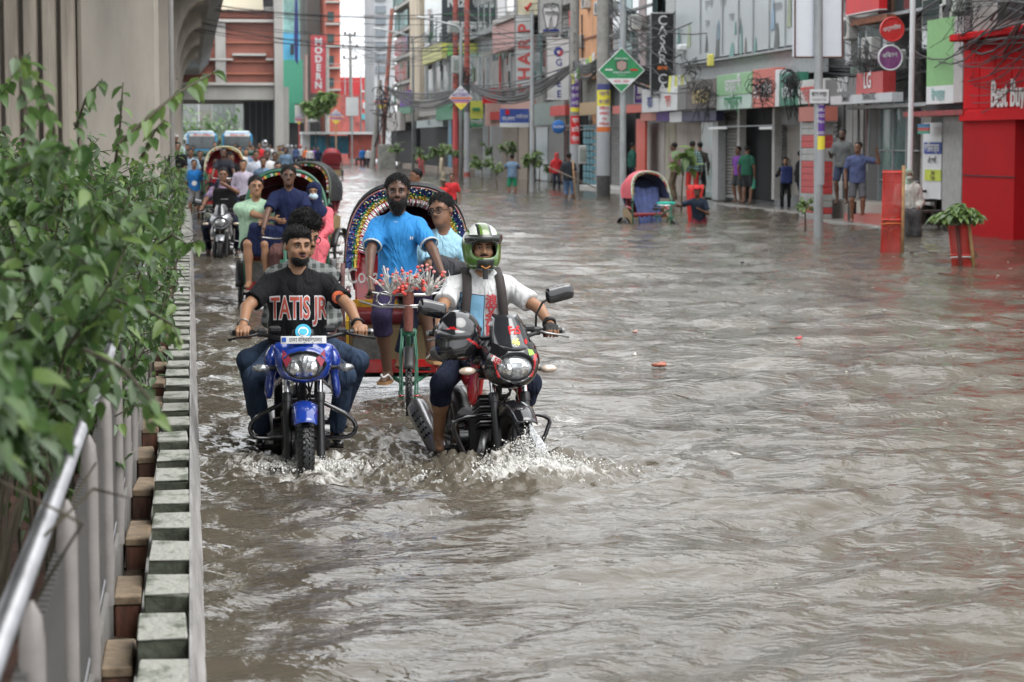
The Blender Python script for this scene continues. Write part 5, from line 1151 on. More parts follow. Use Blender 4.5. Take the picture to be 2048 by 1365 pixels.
def building(label, x0, x1, top, m, base=True, cat='building', X=FX, dep=9.):
    y0, y1 = dY(x1, X), dY(x0, X); root = thing('shop_building', label, cat, (X+dep/2, (y0+y1)/2, -.1)); g = G(); g.bb((X+.6, y0+.03, -.3), (X+dep, y1-.03, top), m); g.build('wall', root, world=True); g = G(); n_ = max(2, int((y1-y0)/2.6)); z = 6.2
    while z < top-1.5:   # upper storeys: windows and slab edges
        for i in range(n_): yc = y0+(y1-y0)*(i+.5)/n_; g.box((X+.58, yc, z), (.1, (y1-y0)/n_*.55, 1.4), GLS)
        g.bb((X+.1, y0+.1, z-1.25), (X+.6, y1-.1, z-1.05), m); z += 3.
    if g.v: g.build('upper_windows', root, world=True, stuff=True)
    return root
def shutter(par, x0, x1, ya, yb, X, m, label=None):
    a, b_ = dY(x1, X), dY(x0, X); xm = (x0+x1)/2; zt, zb = Wx(xm, ya, X).z, Wx(xm, yb, X).z; n_ = max(6, int((zt-zb)/.095)); vs = []; fs = []
    for i in range(n_*3+1):
        z = zb+(zt-zb)*i/(n_*3); xo = X+(.0, .03, .03)[i % 3]; vs += [(xo, a, z), (xo, b_, z)]
    for i in range(n_*3): fs.append((2*i, 2*i+1, 2*i+3, 2*i+2))
    g = G(); g.add(vs, fs, m); g.bb((X-.03, a, zb-.05), (X+.05, b_, zb), STEEL); return g.build('rolling_shutter', par, world=True, label=label)
def blade(label, x0, x1, y0, y1, X=None, Y=None, face=None, t=.16, name='blade_sign', group=None, frame_m=None):
    """sign board standing out from the wall, facing up the street"""
    Y = Y or 4600*(X or 16.2)/(x1-380); a, b_ = Wy(x0, y0, Y), Wy(x1, y1, Y); root = thing(name, label, 'sign', ((a.x+b_.x)/2, Y, b_.z), 0, group)
    g = G(); g.bb((a.x, Y, b_.z), (b_.x, Y+t, a.z), face, .01); g.build('board', root, world=True)
    g = G(); fm_ = frame_m or STEEL
    for p, q in (((a.x, Y-.01, a.z), (b_.x, Y-.01, a.z)), ((a.x, Y-.01, b_.z), (b_.x, Y-.01, b_.z)), ((a.x, Y-.01, a.z), (a.x, Y-.01, b_.z)), ((b_.x, Y-.01, a.z), (b_.x, Y-.01, b_.z))): g.tube([p, q], .03, fm_, 4)
    g.build('frame', root, world=True)
    g = G(); zz = [b_.z+(a.z-b_.z)*.2, b_.z+(a.z-b_.z)*.8]
    for z in zz: g.tube([(b_.x, Y+.08, z), (max(b_.x+.3, FX+.2) if X is None else b_.x+.5, Y+.08, z)], .025, STEEL, 5)
    g.build('bracket', root, world=True); root['_Y'] = Y; return root, a, b_, Y
def btext(par, Y, px, py, hpx, txt, m, bold=.02, wpx=None, vertical=False, step=None):
    u = Vector((1, 0, 0)); k = Y/4600.
    if vertical:
        for i, ch in enumerate(txt):
            if ch != ' ': lettering('letter', par, ch, Wy(px, py+step*i, Y)-Vector((0, .012, 0)), u, (0, 0, 1), hpx*k*1.38, m, bold, world=True, wmax=(wpx or 99)*k)
    else: lettering('lettering', par, txt, Wy(px, py, Y)-Vector((0, .012, 0)), u, (0, 0, 1), hpx*k*1.38, m, bold, world=True, wmax=wpx*k if wpx else None)
# A. red showroom
A = building('bright red showroom with big white letters at the right edge', 1925, 2600, 15, wall('warm_grey', (.30, .29, .27)), X=15.6)
RW = mat('showroom_red', (.56, .005, .010), .7, var=.10, scale=.6, spec=.12); RD = mat('showroom_red_deep', (.40, .004, .008), .7, var=.12, scale=.6, spec=.12)
z_ = lambda y, x=1930, X=15.4: Wx(x, y, X).z
g = G(); g.bb((15.4, 20, z_(240)), (15.6, dY(1925, 15.4), z_(78)), RW); g.build('fascia', A, world=True)
for k in range(14):
    yy = dY(1925, 15.4)-.9*k-.1; g = G(); g.bb((15.385, yy-.86, z_(240)+.22), (15.4, yy-.012, z_(78)-.06), RW, .004); g.build('fascia_panel', A, world=True)
g = G(); g.bb((15.1, 20, z_(84)), (15.6, dY(1925, 15.4)+.05, z_(70)), RW, .02); g.build('top_ledge', A, world=True); g = G(); g.bb((15.32, 20, z_(243)), (15.4, dY(1925, 15.4), z_(222)), RW, .01); g.build('lower_band', A, world=True)
vs, fs = text_mesh('Best Buy', 1., .01, 1., 'LEFT', .008); sc_ = 1.0
g = G(); y1_ = dY(1984, 15.4); zc = (z_(222)+z_(172))/2+.02
g.add([(15.36-a[2]*1.2, y1_-a[0]*.52, zc+a[1]*.74) for a in vs], fs, WHITE); g.build('lettering', A, world=True)
g = G(); g.bb((15.42, dY(2030, 15.42), ROADZ), (16.2, dY(1926, 15.42), z_(243)), RD); g.build('red_wall_panel', A, world=True); g = G(); g.bb((15.40, dY(2030, 15.4), z_(352)), (15.425, dY(1926, 15.4), z_(350)), DARK); g.build('panel_joint', A, world=True)
g = G(); g.bb((16.9, 22, ROADZ), (17.1, dY(2030, 15.42), 2.6), DARK); g.bb((15.42, 22, ROADZ), (15.6, 30, z_(243)), RD); g.build('shop_interior', A, world=True)
pass
blade('white lantern-shaped shop lamp bracket with a small number panel on the red fascia', 2009, 2034, 131, 145, Y=43.5, face=SWHT, name='number_panel'); 
o = thing('bulkhead_lamp', 'tall white rounded lamp hanging on the red fascia above the number panel', 'lamp', Wy(2021, 118, 43.4)); g = G(); g.ell((0, 0, .12), (.085, .07, .27), SWHT); g.build('shade', o, smooth=True); g = G(); g.tube([(0, .0, .35), (.0, .6, .45)], .02, STEEL, 6); g.build('arm', o)
# upper part of the frontage above the red shop
g = G(); g.bb((15.55, 20, z_(68)), (15.62, dY(1925, 15.4), 15), wall('pale_grey', (.40, .40, .38))); g.build('upper_wall', A, world=True)
fb('dark_window', A, 1990, 2040, -40, 40, 15.5, .05, DARK)
# B. glass-door shops with a sloping sign
B = building('grey shop building with glass doors, a grey and red sign board and dark upper windows', 1690, 1925, 14, wall('grey', (.27, .27, .26)))
bzw = lambda x, y, X=FX: Wx(x, y, X).z
fb('upper_window', B, 1752, 1838, -60, 24, 16.3, .1, GLS); fb('window_bar', B, 1775, 1779, -60, 24, 16.25, .1, mat('wood_brown', (.16, .07, .04), .6)); fb('window_bar', B, 1815, 1818, -60, 24, 16.25, .1, GALV); fb('sill', B, 1750, 1840, 24, 30, 16.2, .3, GALV)
fb('upper_wall', B, 1840, 1925, -80, 60, 16.3, .2, wall('plaster_beige', (.38, .37, .34)))
fb('fascia_backing', B, 1688, 1770, 35, 125, 16.2, .2, mat('bare_board_white', (.46, .48, .50), .5, var=.2)); fb('broken_board', B, 1690, 1770, 36, 48, 16.0, .3, mat('broken_timber', (.22, .08, .04), .8, var=.4))
s1 = thing('shop_sign', 'sloping sign board, half grey and half red, above the shop of the two young men', 'sign', (15.5, dY(1715, 15.5), 3)); 
fb('grey_half', s1, 1650, 1711, 158, 205, 15.5, .3, mat('sign_dark_grey', (.10, .10, .10), .4, var=.15)); fb('red_half', s1, 1711, 1764, 145, 190, 15.5, .3, mat('sign_dull_red', (.42, .04, .04), .4, var=.12)); fb('white_strip', s1, 1660, 1783, 189, 207, 15.42, .25, mat('strip_white', (.45, .47, .49), .4, var=.12)); 
ftext('lettering', s1, 1676, 1697, 171, 15.5, .5, 'SONY', SWHT); ftext('lettering', s1, 1728, 1744, 163, 15.5, .5, 'LG', SWHT); ftext('lettering', s1, 1676, 1710, 198, 15.42, .22, 'SMART', INK); ftext('lettering', s1, 1720, 1757, 194, 15.42, .22, 'TRANSTEC', INK)
fb('soffit', B, 1690, 1925, 207, 214, 15.8, .8, GALV)
shutter(B, 1648, 1672, 214, 272, 16.3, SHD)
for (a, b_, m_) in ((1672, 1686, SHW), (1686, 1690, DARK), (1691, 1704, SHW), (1706, 1726, mat('door_cream', (.28, .27, .25), .5)), (1730, 1755, mat('pillar_grey', (.18, .18, .178), .6))): fb('door_panel', B, a, b_, 208, 425, 16.45, .1, m_)
fb('glass_door', B, 1757, 1812, 205, 425, 16.4, .06, TEALG); fb('glass_door', B, 1816, 1836, 205, 425, 16.45, .06, GLS)
for yy in (212, 300, 360): fb('door_rail', B, 1757, 1836, yy, yy+3, 16.36, .04, GALV)
for xx in (1757, 1785, 1812): fb('door_stile', B, xx-1.2, xx+1.2, 205, 425, 16.35, .06, GALV)
fb('door_panel', B, 1838, 1862, 214, 410, 16.5, .1, mat('shop_white', (.44, .44, .42), .5)); fb('door_panel', B, 1886, 1924, 232, 440, 15.9, .1, mat('grey_panel', (.33, .33, .32), .5, var=.2)); fb('awning', B, 1806, 1924, 222, 232, 15.3, 1., mat('red_awning', (.25, .03, .03), .6, var=.4))
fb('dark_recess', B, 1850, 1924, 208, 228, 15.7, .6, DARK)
bn = thing('banner', 'tall white shop banner with a blue band and a yellow patch of print', 'banner', (15.95, dY(1865, 15.95), .2)); fb('cloth', bn, 1846, 1883, 246, 398, 15.95, .03, SWHT); fb('blue_band', bn, 1848, 1882, 285, 308, 15.93, .02, plain('band_blue', (.05, .08, .32))); fb('yellow_patch', bn, 1850, 1882, 340, 362, 15.93, .02, plain('patch_yellow', (.50, .58, .08)))
ftext('lettering', bn, 1850, 1880, 297, 15.93, .24, 'ভিউকার্ড', SWHT); ftext('lettering', bn, 1850, 1880, 322, 15.95, .16, 'এই শপিং', INK); ftext('lettering', bn, 1854, 1880, 346, 15.93, .13, 'Best', INK); ftext('lettering', bn, 1852, 1880, 356, 15.93, .13, 'Treat', INK)
fb('small_flag', B, 1835, 1857, 248, 256, 15.6, .03, plain('flag_blue', (.1, .3, .55))); fb('small_flag', B, 1835, 1857, 256, 262, 15.6, .03, PINK); fb('small_flag', B, 1835, 1857, 262, 268, 15.6, .03, plain('flag_green', (.08, .35, .25)))
gs = thing('shop_sign', 'large upright light green and white panel caught behind the cables beside the red showroom', 'sign', (15.5, dY(1885, 15.5), 2.5)); fb('green_part', gs, 1851, 1905, 38, 172, 15.5, .35, mat('panel_green', (.20, .42, .16), .5, var=.12)); fb('white_part', gs, 1905, 1923, 34, 205, 15.5, .36, mat('panel_pinkish', (.46, .42, .42), .5, var=.12)); fb('white_part', gs, 1851, 1905, 172, 208, 15.5, .35, SWHT); ftext('lettering', gs, 1858, 1895, 192, 15.5, .3, 'উপহার', plain('pale_teal', (.2, .42, .4)))
for (lab, cx, cy, r_, m_, m2) in (('round red hanging sign crossed by a grey streak, beside the white pole', 1785, 59, 24, mat('disc_red', (.55, .03, .03), .35), SWHT), ('round purple hanging sign with a white rim below the red one', 1781, 116, 25, mat('disc_purple', (.20, .06, .18), .4, var=.4, scale=9), SWHT)):
    c = Wy(cx, cy, 49.5); rr = r_/4600*49.5; o = thing('round_sign', lab, 'sign', c); g = G(); g.cyl((0, 0, 0), (0, .12, 0), rr, None, m_, 32); g.build('disc', o, smooth=R(40)); g = G(); g.ring((0, -.0, 0), (0, 1, 0), rr, .02, m2 if 'purple' in lab else m_, 32, 6); g.build('rim', o, smooth=True)
    g = G(); g.tube([(rr, .06, 0), (rr+.9, .06, 0)], .02, STEEL, 5); g.build('bracket', o)
    if 'red' in lab[:12]: lettering('lettering', o, 'ওয়ালটন', (-.02, -.015, .02), (1, .0, .18), (-.1, 0, 1), .13, SWHT, .02, wmax=rr*1.6)
    else: lettering('lettering', o, 'বিকাশ', (-.02, -.015, .05), (1, 0, .1), (0, 0, 1), .13, SWHT, .02, wmax=rr*1.5)
fb('red_board', B, 1688, 1754, -60, 25, 15.9, .2, REDP); fb('board_edge', B, 1688, 1754, 25, 27, 15.88, .2, SWHT)
# C. wide grey building with the pale advertising panel
Cb = building('wide grey building covered by a pale advertising panel above a row of shop signs', 1348, 1690, 17, wall('mid_grey', (.30, .31, .31)))
adm = mat('ad_panel', (.42, .46, .47), .35, var=.08, scale=.5); fb('ad_panel', Cb, 1350, 1600, -90, 108, 15.9, .15, adm)
adf = [mat('ad_figure_%d' % i, c_, .5, var=.3, scale=1.5) for i, c_ in enumerate(((.09, .10, .10), (.14, .30, .28), (.20, .30, .40), (.28, .33, .22), (.20, .17, .16)))]
for i, (x, w1, y0, y1_, mi) in enumerate(((1377, 11, 45, 96, 3), (1412, 7, 70, 105, 0), (1434, 10, 45, 115, 0), (1436, 6, 40, 80, 2), (1463, 12, 85, 114, 1), (1470, 5, 42, 70, 1), (1482, 5, 50, 110, 1), (1490, 5, 75, 110, 4), (1510, 6, 75, 105, 1), (1545, 10, 0, 62, 2), (1552, 12, 45, 105, 0), (1578, 9, -30, 55, 3), (1590, 8, 30, 80, 1), (1357, 9, 60, 95, 1), (1480, 3, 35, 68, 0))):
    a, b_ = Wx(x, y1_, 15.88), Wx(x, y0, 15.88); hw = w1/4600*a.y*1.9; pts = [(-hw, 0), (hw*.9, .02), (hw*.8, (b_.z-a.z)*.55), (hw*.35, b_.z-a.z), (-hw*.2, (b_.z-a.z)*.93), (-hw*.55, (b_.z-a.z)*.5)]
    g = G(); g.prism(pts, (15.888-.001*i, a.y, a.z), (0, -1, 0), (0, 0, 1), (-1, 0, 0), .001, adf[mi]); g.build('printed_figure', Cb, world=True)
for i, (x, y, t_) in enumerate(((1418, 8, 'চুল পড়া'), (1446, 6, 'ত্বক'), (1463, 35, 'সেবা'), (1555, 14, 'লেজার'), (1415, 48, 'মেদ'))): ftext('lettering', Cb, x-13, x+13, y, 15.88, .3, t_, plain('pale_grey_ink', (.22, .24, .25)))
for xx in (1397, 1441, 1473, 1502, 1534, 1566): fb('panel_seam', Cb, xx, xx+1.2, -90, 108, 15.86, .02, GALV)
fb('lower_fascia', Cb, 1350, 1640, 112, 160, 16.1, .2, mat('fascia_grey', (.36, .38, .39), .5, var=.15)); fb('upper_edge', Cb, 1350, 1640, 108, 112, 15.8, .3, GALV)
for i, (a, b_, y0, y1_, m_, t_, tm) in enumerate(((1283, 1318, 178, 225, SWHT, 'বাটা', INKB), (1318, 1354, 176, 222, SWHT, 'সেল', PINK), (1354, 1372, 170, 220, mat('s_grey', (.15, .15, .15), .5), '', INK), (1372, 1432, 160, 218, mat('s_darkbrown', (.09, .075, .07), .5, var=.3), 'FASHION', mat('gold_letters', (.55, .42, .12), .4)), (1432, 1502, 148, 190, mat('s_green', (.22, .42, .22), .5, var=.1), 'ফার্মেসী', SWHT), (1432, 1502, 190, 219, mat('s_pale_teal', (.40, .50, .46), .5, var=.1), 'অপটিক্স', GRNS), (1504, 1548, 138, 215, mat('s_coral', (.50, .13, .10), .5, var=.12), 'মোবাইল', SWHT), (1548, 1557, 140, 214, SWHT, '', INK), (1557, 1594, 146, 212, mat('s_deep_green', (.035, .18, .12), .5, var=.12), 'ঔষধ', SWHT), (1594, 1648, 160, 208, mat('s_offwhite', (.50, .51, .49), .5, var=.12), 'সার্ভিস', PINK))):
    o = thing('shop_sign', ['white sign box with blue print at the left end of the row of shop signs', 'white sign box with a red patch, second from the left end of the row', 'narrow plain grey sign box in the row of shop signs', 'dark brown sign with gold letters in the row of shop signs', 'light green sign with white print above the pale teal one', 'pale teal sign under the light green one', 'coral red sign in the middle of the row, under hanging cables', 'narrow white panel between the coral and deep green signs', 'deep green sign right of the coral one', 'off-white sign at the right end of the row behind the lamp pole'][i], 'sign', (15.6, dY((a+b_)/2, 15.6), 3)); X_ = 15.6+.02*(i % 2); fb('board', o, a+.4, b_-.4, y0, y1_, X_, .3, m_, .01)
    if t_: ftext('lettering', o, a+4, b_-4, (y0*.4+y1_*.6), X_, .55, t_, tm)
for (a, b_, y0, y1_, m_, lab) in ((1280, 1312, 226, 242, mat('u_coral', (.48, .17, .12), .5), 'small coral sign under the white ones beside the red doorway'), (1312, 1338, 224, 242, PURP, 'small purple sign hanging beside the small coral one'), (1338, 1363, 224, 245, SWHT, 'small white sign between the purple and the long navy one'), (1363, 1432, 224, 243, mat('u_navy', (.03, .03, .09), .5), 'long navy sign low above the glass shop with a thin tube lamp')):
    o = thing('shop_sign', lab, 'sign', (15.9, dY((a+b_)/2, 15.9), 2.8)); fb('board', o, a+.5, b_-.5, y0, y1_, 15.9, .25, m_, .01)
fb('wall_posters', Cb, 1292, 1328, 246, 395, 16.5, .1, POST); fb('wall_strip', Cb, 1328, 1350, 246, 395, 16.55, .1, wall('cream_strip', (.36, .34, .27))); fb('wall_strip', Cb, 1350, 1400, 242, 395, 16.6, .1, wall('beige_pink', (.33, .29, .26)))
fb('glass_front', Cb, 1402, 1432, 240, 395, 16.5, .1, TEALG); fb('column', Cb, 1425, 1436, 232, 400, 16.2, .25, mat('col_grey', (.33, .34, .34), .5)); shutter(Cb, 1436, 1475, 215, 392, 16.45, SHG); fb('column', Cb, 1474, 1479, 212, 400, 16.2, .2, mat('col_cream', (.33, .32, .30), .5))
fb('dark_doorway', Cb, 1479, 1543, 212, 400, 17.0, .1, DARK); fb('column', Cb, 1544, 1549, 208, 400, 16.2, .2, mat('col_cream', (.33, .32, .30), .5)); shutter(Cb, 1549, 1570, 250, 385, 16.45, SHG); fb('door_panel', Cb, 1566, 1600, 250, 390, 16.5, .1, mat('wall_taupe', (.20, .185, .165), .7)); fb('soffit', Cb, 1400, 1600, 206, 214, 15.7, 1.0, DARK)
tl = thing('tube_lamp', 'thin white tube lamps on a rail over the dark doorway', 'lamp', Wx(1480, 257, 15.9)); fb('tube', tl, 1416, 1452, 254, 259, 15.9, .05, SWHT); fb('tube', tl, 1518, 1544, 254, 259, 15.9, .05, SWHT); fb('rail', tl, 1416, 1546, 252, 254, 15.92, .05, GALV)
fb('step', Cb, 1430, 1600, 404, 413, 15.6, 1.2, mat('wet_tile', (.24, .23, .21), .25, var=.3, scale=3, coat=.4), z=(.05, -.2))
# striped red and white shutter unit
st = thing('kiosk', 'narrow kiosk with a red and white striped shutter behind the lamp pole', 'kiosk', (15.2, dY(1620, 15.2), -.1)); X_ = 15.0
for i in range(15):
    m_ = REDP if i in (2, 3, 6, 7, 8, 9, 10, 13) else SHW; zt, zb = Wx(1620, 245+13*i, X_).z, Wx(1620, 257.4+13*i, X_).z; g = G(); g.bb((X_+.0, dY(1642, X_), zb), (X_+.3, dY(1602, X_), zt), m_ if m_ is SHW else mat('stripe_red', (.40, .04, .04), .5, var=.2), .01); g.build('shutter_slat', st, world=True)
fb('base', st, 1602, 1642, 440, 462, X_-.02, .35, mat('kiosk_base', (.4, .38, .35), .7)); fb('sign_box', st, 1597, 1642, 214, 243, X_-.1, .4, mat('kiosk_sign', (.36, .11, .08), .5))
fb('side_frame', st, 1600, 1602.4, 240, 455, X_-.01, .3, GALV)
# D. teal glass columns and orange building
D = building('grey building with tall glass strips and pale mullions behind the black upright sign', 1188, 1348, 19, wall('slate', (.17, .185, .19)))
for (a, b_, m_) in ((1195, 1212, wall('dark_grey', (.15, .155, .15))), (1225, 1236, GLS), (1236, 1248, mat('mull_blue', (.25, .36, .44), .3)), (1252, 1262, mat('mull_teal', (.28, .42, .42), .3)), (1264, 1276, GLS), (1276, 1290, mat('mull_pink', (.30, .24, .24), .5)), (1292, 1303, GLS), (1330, 1348, mat('panel_pale', (.38, .40, .40), .5))): fb('facade_strip', D, a, b_, -80, 150, 16.4, .2, m_)
for yy in (20, 60, 100, 140): fb('floor_band', D, 1215, 1300, yy, yy+5, 16.35, .1, wall('dark_grey', (.15, .155, .15)))
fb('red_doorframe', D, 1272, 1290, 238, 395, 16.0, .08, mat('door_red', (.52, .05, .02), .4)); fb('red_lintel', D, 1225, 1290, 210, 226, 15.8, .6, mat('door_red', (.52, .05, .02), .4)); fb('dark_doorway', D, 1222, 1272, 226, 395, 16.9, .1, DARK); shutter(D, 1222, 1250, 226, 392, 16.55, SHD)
fb('orange_panel', D, 1275, 1296, 150, 190, 16.2, .2, mat('faded_orange', (.45, .22, .12), .6))
E = building('small orange-washed building with rusty panels beside the concrete utility pole', 1155, 1188, 16, wall('orange_wash', (.52, .27, .14)))
fb('orange_wall', E, 1158, 1196, -80, 158, 16.2, .3, wall('orange_wash', (.52, .27, .14))); fb('joint', E, 1158, 1196, 74, 78, 16.15, .1, mat('rust', (.2, .08, .04), .8)); fb('lower_wall', E, 1158, 1200, 158, 205, 16.5, .1, wall('dull', (.2, .2, .18))); fb('sign_beige', E, 1158, 1198, 205, 230, 16.0, .2, mat('sign_beige', (.45, .32, .18), .6, var=.2)); fb('dark_doorway', E, 1158, 1172, 232, 370, 16.8, .1, DARK)
g = G(); xx0, xx1 = dY(1196, 16.5), dY(1168, 16.5)
for i in range(9):
    for j in range(4): g.bb((16.45, xx0+(xx1-xx0)*(j+.08)/4, .1+.28*i), (16.55, xx0+(xx1-xx0)*(j+.92)/4, .34+.28*i), mat('teal_crate', (.03, .17, .22), .5, var=.3, scale=4))
o = g.build('bottle_crates'); tag(o, 'teal crates stacked to a wall of pigeonholes inside the orange-washed shop', 'crates', None, 'stuff')
# F. grey building behind the blade signs
F_ = building('grey concrete building with a pink balcony panel behind the upright red-lettered sign', 985, 1155, 19, wall('concrete_grey', (.28, .28, .27)))
fb('balcony', F_, 985, 1035, 45, 112, 15.9, .8, mat('balcony_pink', (.46, .27, .25), .6, var=.12), z=(bzw(1010, 45, 15.9), bzw(1010, 100, 15.9))); fb('balcony_top', F_, 985, 1035, 38, 45, 15.7, 1., BL_, z=(bzw(1010, 45, 15.9)+.25, bzw(1010, 45, 15.9)))
fb('window', F_, 1010, 1028, -60, 28, 16.4, .1, GLS); fb('white_blind', F_, 995, 1010, -60, 35, 16.35, .1, SWHT); fb('window', F_, 1062, 1080, 70, 190, 16.4, .1, TEALG); fb('wall_panel', F_, 985, 1030, 118, 180, 16.3, .2, wall('grey_b', (.24, .24, .235))); fb('pipe', F_, 997, 999, 112, 200, 16.1, .1, REDPT)
fb('green_fascia', F_, 1000, 1060, 205, 225, 16.0, .3, mat('f_pink', (.42, .22, .18), .5)); fb('shop_band', F_, 1062, 1130, 205, 250, 16.1, .3, mat('f_teal_grey', (.24, .30, .28), .6, var=.2)); fb('red_band', F_, 1100, 1130, 212, 232, 15.9, .2, PINK)
for (a, b_, m_) in ((985, 1005, SHD), (1005, 1035, mat('shop_brown', (.17, .14, .11), .7, var=.3)), (1037, 1056, mat('shop_tan', (.24, .20, .16), .7)), (1072, 1095, mat('glass_pale', (.25, .30, .31), .3)), (1097, 1128, SHD), (1132, 1150, DARK)): fb('shop_bay', F_, a, b_, 255, 360, 16.45, .1, m_)
fb('pavement_slab', F_, 1150, 1275, 372, 392, 15.2, 1.4, mat('slab_pale', (.40, .40, .38), .6, var=.15), z=(.16, -.2))
# G. glass-front building with dark billboard
Gb = building('corner building with grey glass bays, a dark billboard and a yellow and green bank fascia', 848, 985, 22, wall('glass_grey', (.24, .26, .26)), X=16.5)
bb_ = thing('billboard', 'dark billboard with cut-off white letters high on the glass corner building', 'billboard', Wy(935, 86, 140.)); Yg = 139.
def bxt(par, px0, py0, px1, py1, Y, m_, name, t_=.3): return bx(px0, py0, px1, py1, Y, t_, m_, name, par)
bxt(bb_, 884, -40, 992, 86, Yg, mat('billboard_dark', (.035, .045, .055), .5, var=.2), 'board'); btext(bb_, Yg, 936, 4, 24, 'Raz  Oe', SWHT, .03, 84); bxt(bb_, 885, 27, 970, 31, Yg-.1, GRNS, 'green_line', .05); bxt(bb_, 922, 44, 950, 80, Yg-.1, SWHT, 'white_print', .05); btext(bb_, Yg-.12, 936, 62, 12, '01714', INK, .02, 22)
fb('glass_bay', Gb, 850, 884, -80, 88, 16.3, .2, TEALG); fb('glass_bay', Gb, 850, 985, 122, 215, 16.3, .2, mat('bay_glass', (.20, .24, .24), .25, .1, var=.3, scale=.5, coat=.4))
for i in range(9): fb('mullion', Gb, 850+15*i, 852+15*i, 115, 220, 16.2, .1, GALV)
yf = thing('bank_fascia', 'yellow and green bank fascia wrapping the corner under the dark billboard', 'sign', Wx(915, 120, 15.8)); bxt(yf, 884, 87, 988, 106, Yg-1.5, mat('bank_yellow', (.58, .60, .10), .5, var=.1), 'yellow_band', .4); bxt(yf, 900, 106, 990, 116, Yg-1.6, GRNS, 'green_band', .4); bxt(yf, 895, 90, 915, 112, Yg-1.7, LGRN, 'emblem', .1); fb('yellow_band', yf, 845, 884, 92, 124, 15.7, .3, mat('bank_yellow2', (.52, .52, .20), .5)); btext(yf, Yg-1.75, 958, 111, 8, 'ব্যাংক লিমিটেড', SWHT, .02, 56)
gy = thing('bank_sign', 'lower yellow and green bank sign above a grey shutter right of the painted poles', 'sign', Wy(952, 250, 128.)); bxt(gy, 940, 202, 966, 238, 128., mat('bank_yellow', (.58, .60, .10), .5), 'yellow_field'); bxt(gy, 940, 238, 966, 254, 128., GRNS, 'green_field'); btext(gy, 128, 953, 246, 10, 'ইসলামী', SWHT, .02, 24); bxt(gy, 945, 216, 960, 222, 127.9, GRNS, 'emblem', .05)
bxt(Gb, 940, 256, 966, 340, 129, SHW, 'grey_shutter'); fb('green_awning', Gb, 872, 912, 210, 240, 15.7, .5, mat('awning_green', (.03, .22, .11), .5, var=.2)); fb('fallen_sign', Gb, 838, 882, 205, 232, 15.8, .3, POST); fb('sign_teal', Gb, 833, 885, 240, 255, 15.8, .3, mat('s_pale', (.36, .42, .42), .5)); ftext('lettering', Gb, 838, 880, 247, 15.78, .45, 'ফ্যাশন', INK)
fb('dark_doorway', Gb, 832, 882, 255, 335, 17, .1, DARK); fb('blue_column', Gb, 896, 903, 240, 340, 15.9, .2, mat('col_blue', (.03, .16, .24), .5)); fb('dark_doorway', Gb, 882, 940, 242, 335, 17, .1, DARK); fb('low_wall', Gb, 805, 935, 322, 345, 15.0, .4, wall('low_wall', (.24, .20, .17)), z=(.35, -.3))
rs_ = thing('bank_board', 'white notice board with red print beside the blue and white bank banner', 'sign', Wy(985, 250, 120.)); bxt(rs_, 972, 207, 1000, 252, 120., mat('rs_pink', (.50, .32, .28), .5), 'board'); bxt(rs_, 966, 176, 994, 208, 121., REDP, 'red_block'); bxt(rs_, 980, 224, 1000, 240, 119.9, PINK, 'red_print', .05); btext(rs_, 119.8, 990, 246, 6, 'বিকাশ', INK, .02, 18)
bl = thing('bank_banner', 'blue and white bank banner with Bengali lettering facing up the street', 'banner', Wy(1028, 235, 104.)); bxt(bl, 1000, 218, 1058, 248, 104., plain('banner_blue', (.05, .10, .38)), 'blue_field', .08); bxt(bl, 1000, 246, 1058, 255, 103.95, SWHT, 'white_strip', .08); bxt(bl, 1011, 220, 1019, 230, 103.9, REDP, 'emblem', .04); btext(bl, 103.9, 1017, 238, 8, 'ডাচ্-বাংলা', SWHT, .02, 26); btext(bl, 103.9, 1044, 234, 8, 'মোবাইল ব্যাংক', SWHT, .02, 24)
# H, I. farther buildings
H = building('tall cream and grey building with balconies beyond the lamp posts', 780, 848, 17, wall('cream_grey', (.36, .33, .28)), X=16.8)
fb('cream_column', H, 820, 840, -80, 205, 16.2, .6, wall('cream', (.50, .43, .33)))
for i in range(4): fb('window', H, 790, 816, -30+52*i, 5+52*i, 16.6, .2, GLS); fb('slab', H, 784, 820, 8+52*i, 14+52*i, 16.2, .6, BL_)
fb('purple_sign', H, 800, 818, 183, 213, 16.0, .3, PURP); fb('sign_strip', H, 798, 822, 214, 228, 16., .3, mat('s_green_b', (.05, .2, .12), .5)); fb('dark_doorway', H, 782, 832, 245, 325, 16.7, .2, DARK); fb('clutter', H, 770, 800, 225, 262, 15.8, .4, POST)
I_ = thing('office_tower', 'pale grey tower with a curved glass edge against the white sky', 'building', Wy(765, 300, 215.)); bx(747, -140, 790, 320, 215., 12, mat('tower_grey', (.40, .42, .44), .5, var=.15, scale=.3), 'wall', I_)
for i in range(9): bx(751, -60+24*i, 772, -46+24*i, 214.8, .3, mat('tower_glass', (.20, .23, .26), .2, .1), 'window_band', I_)
J = thing('apartment_building', 'red building with a white letter on its upper wall beyond the wires', 'building', Wy(705, 300, 262.)); bx(680, 155, 737, 322, 262., 10, mat('red_far', (.50, .03, .035), .5, var=.12), 'wall', J); btext(J, 261.8, 727, 178, 14, 'U', SWHT, .05, 14); btext(J, 261.8, 694, 168, 10, 'কে', SWHT, .04, 18)
bx(681, 158, 700, 250, 261.6, .3, mat('red_dark', (.36, .03, .035), .5, var=.3), 'panel', J)
K = thing('apartment_building', 'narrow orange-red building with balconies left of the white sky', 'building', Wy(665, 300, 240.)); bx(650, -120, 682, 322, 240., 10, mat('orange_red', (.47, .12, .08), .6, var=.15), 'wall', K)
for i in range(5): bx(655, -20+44*i, 668, -2+44*i, 239.7, .3, GLS if i != 0 else YEL, 'window', K); bx(651, 2+44*i, 682, 6+44*i, 239.2, .8, BL_, 'slab', K)
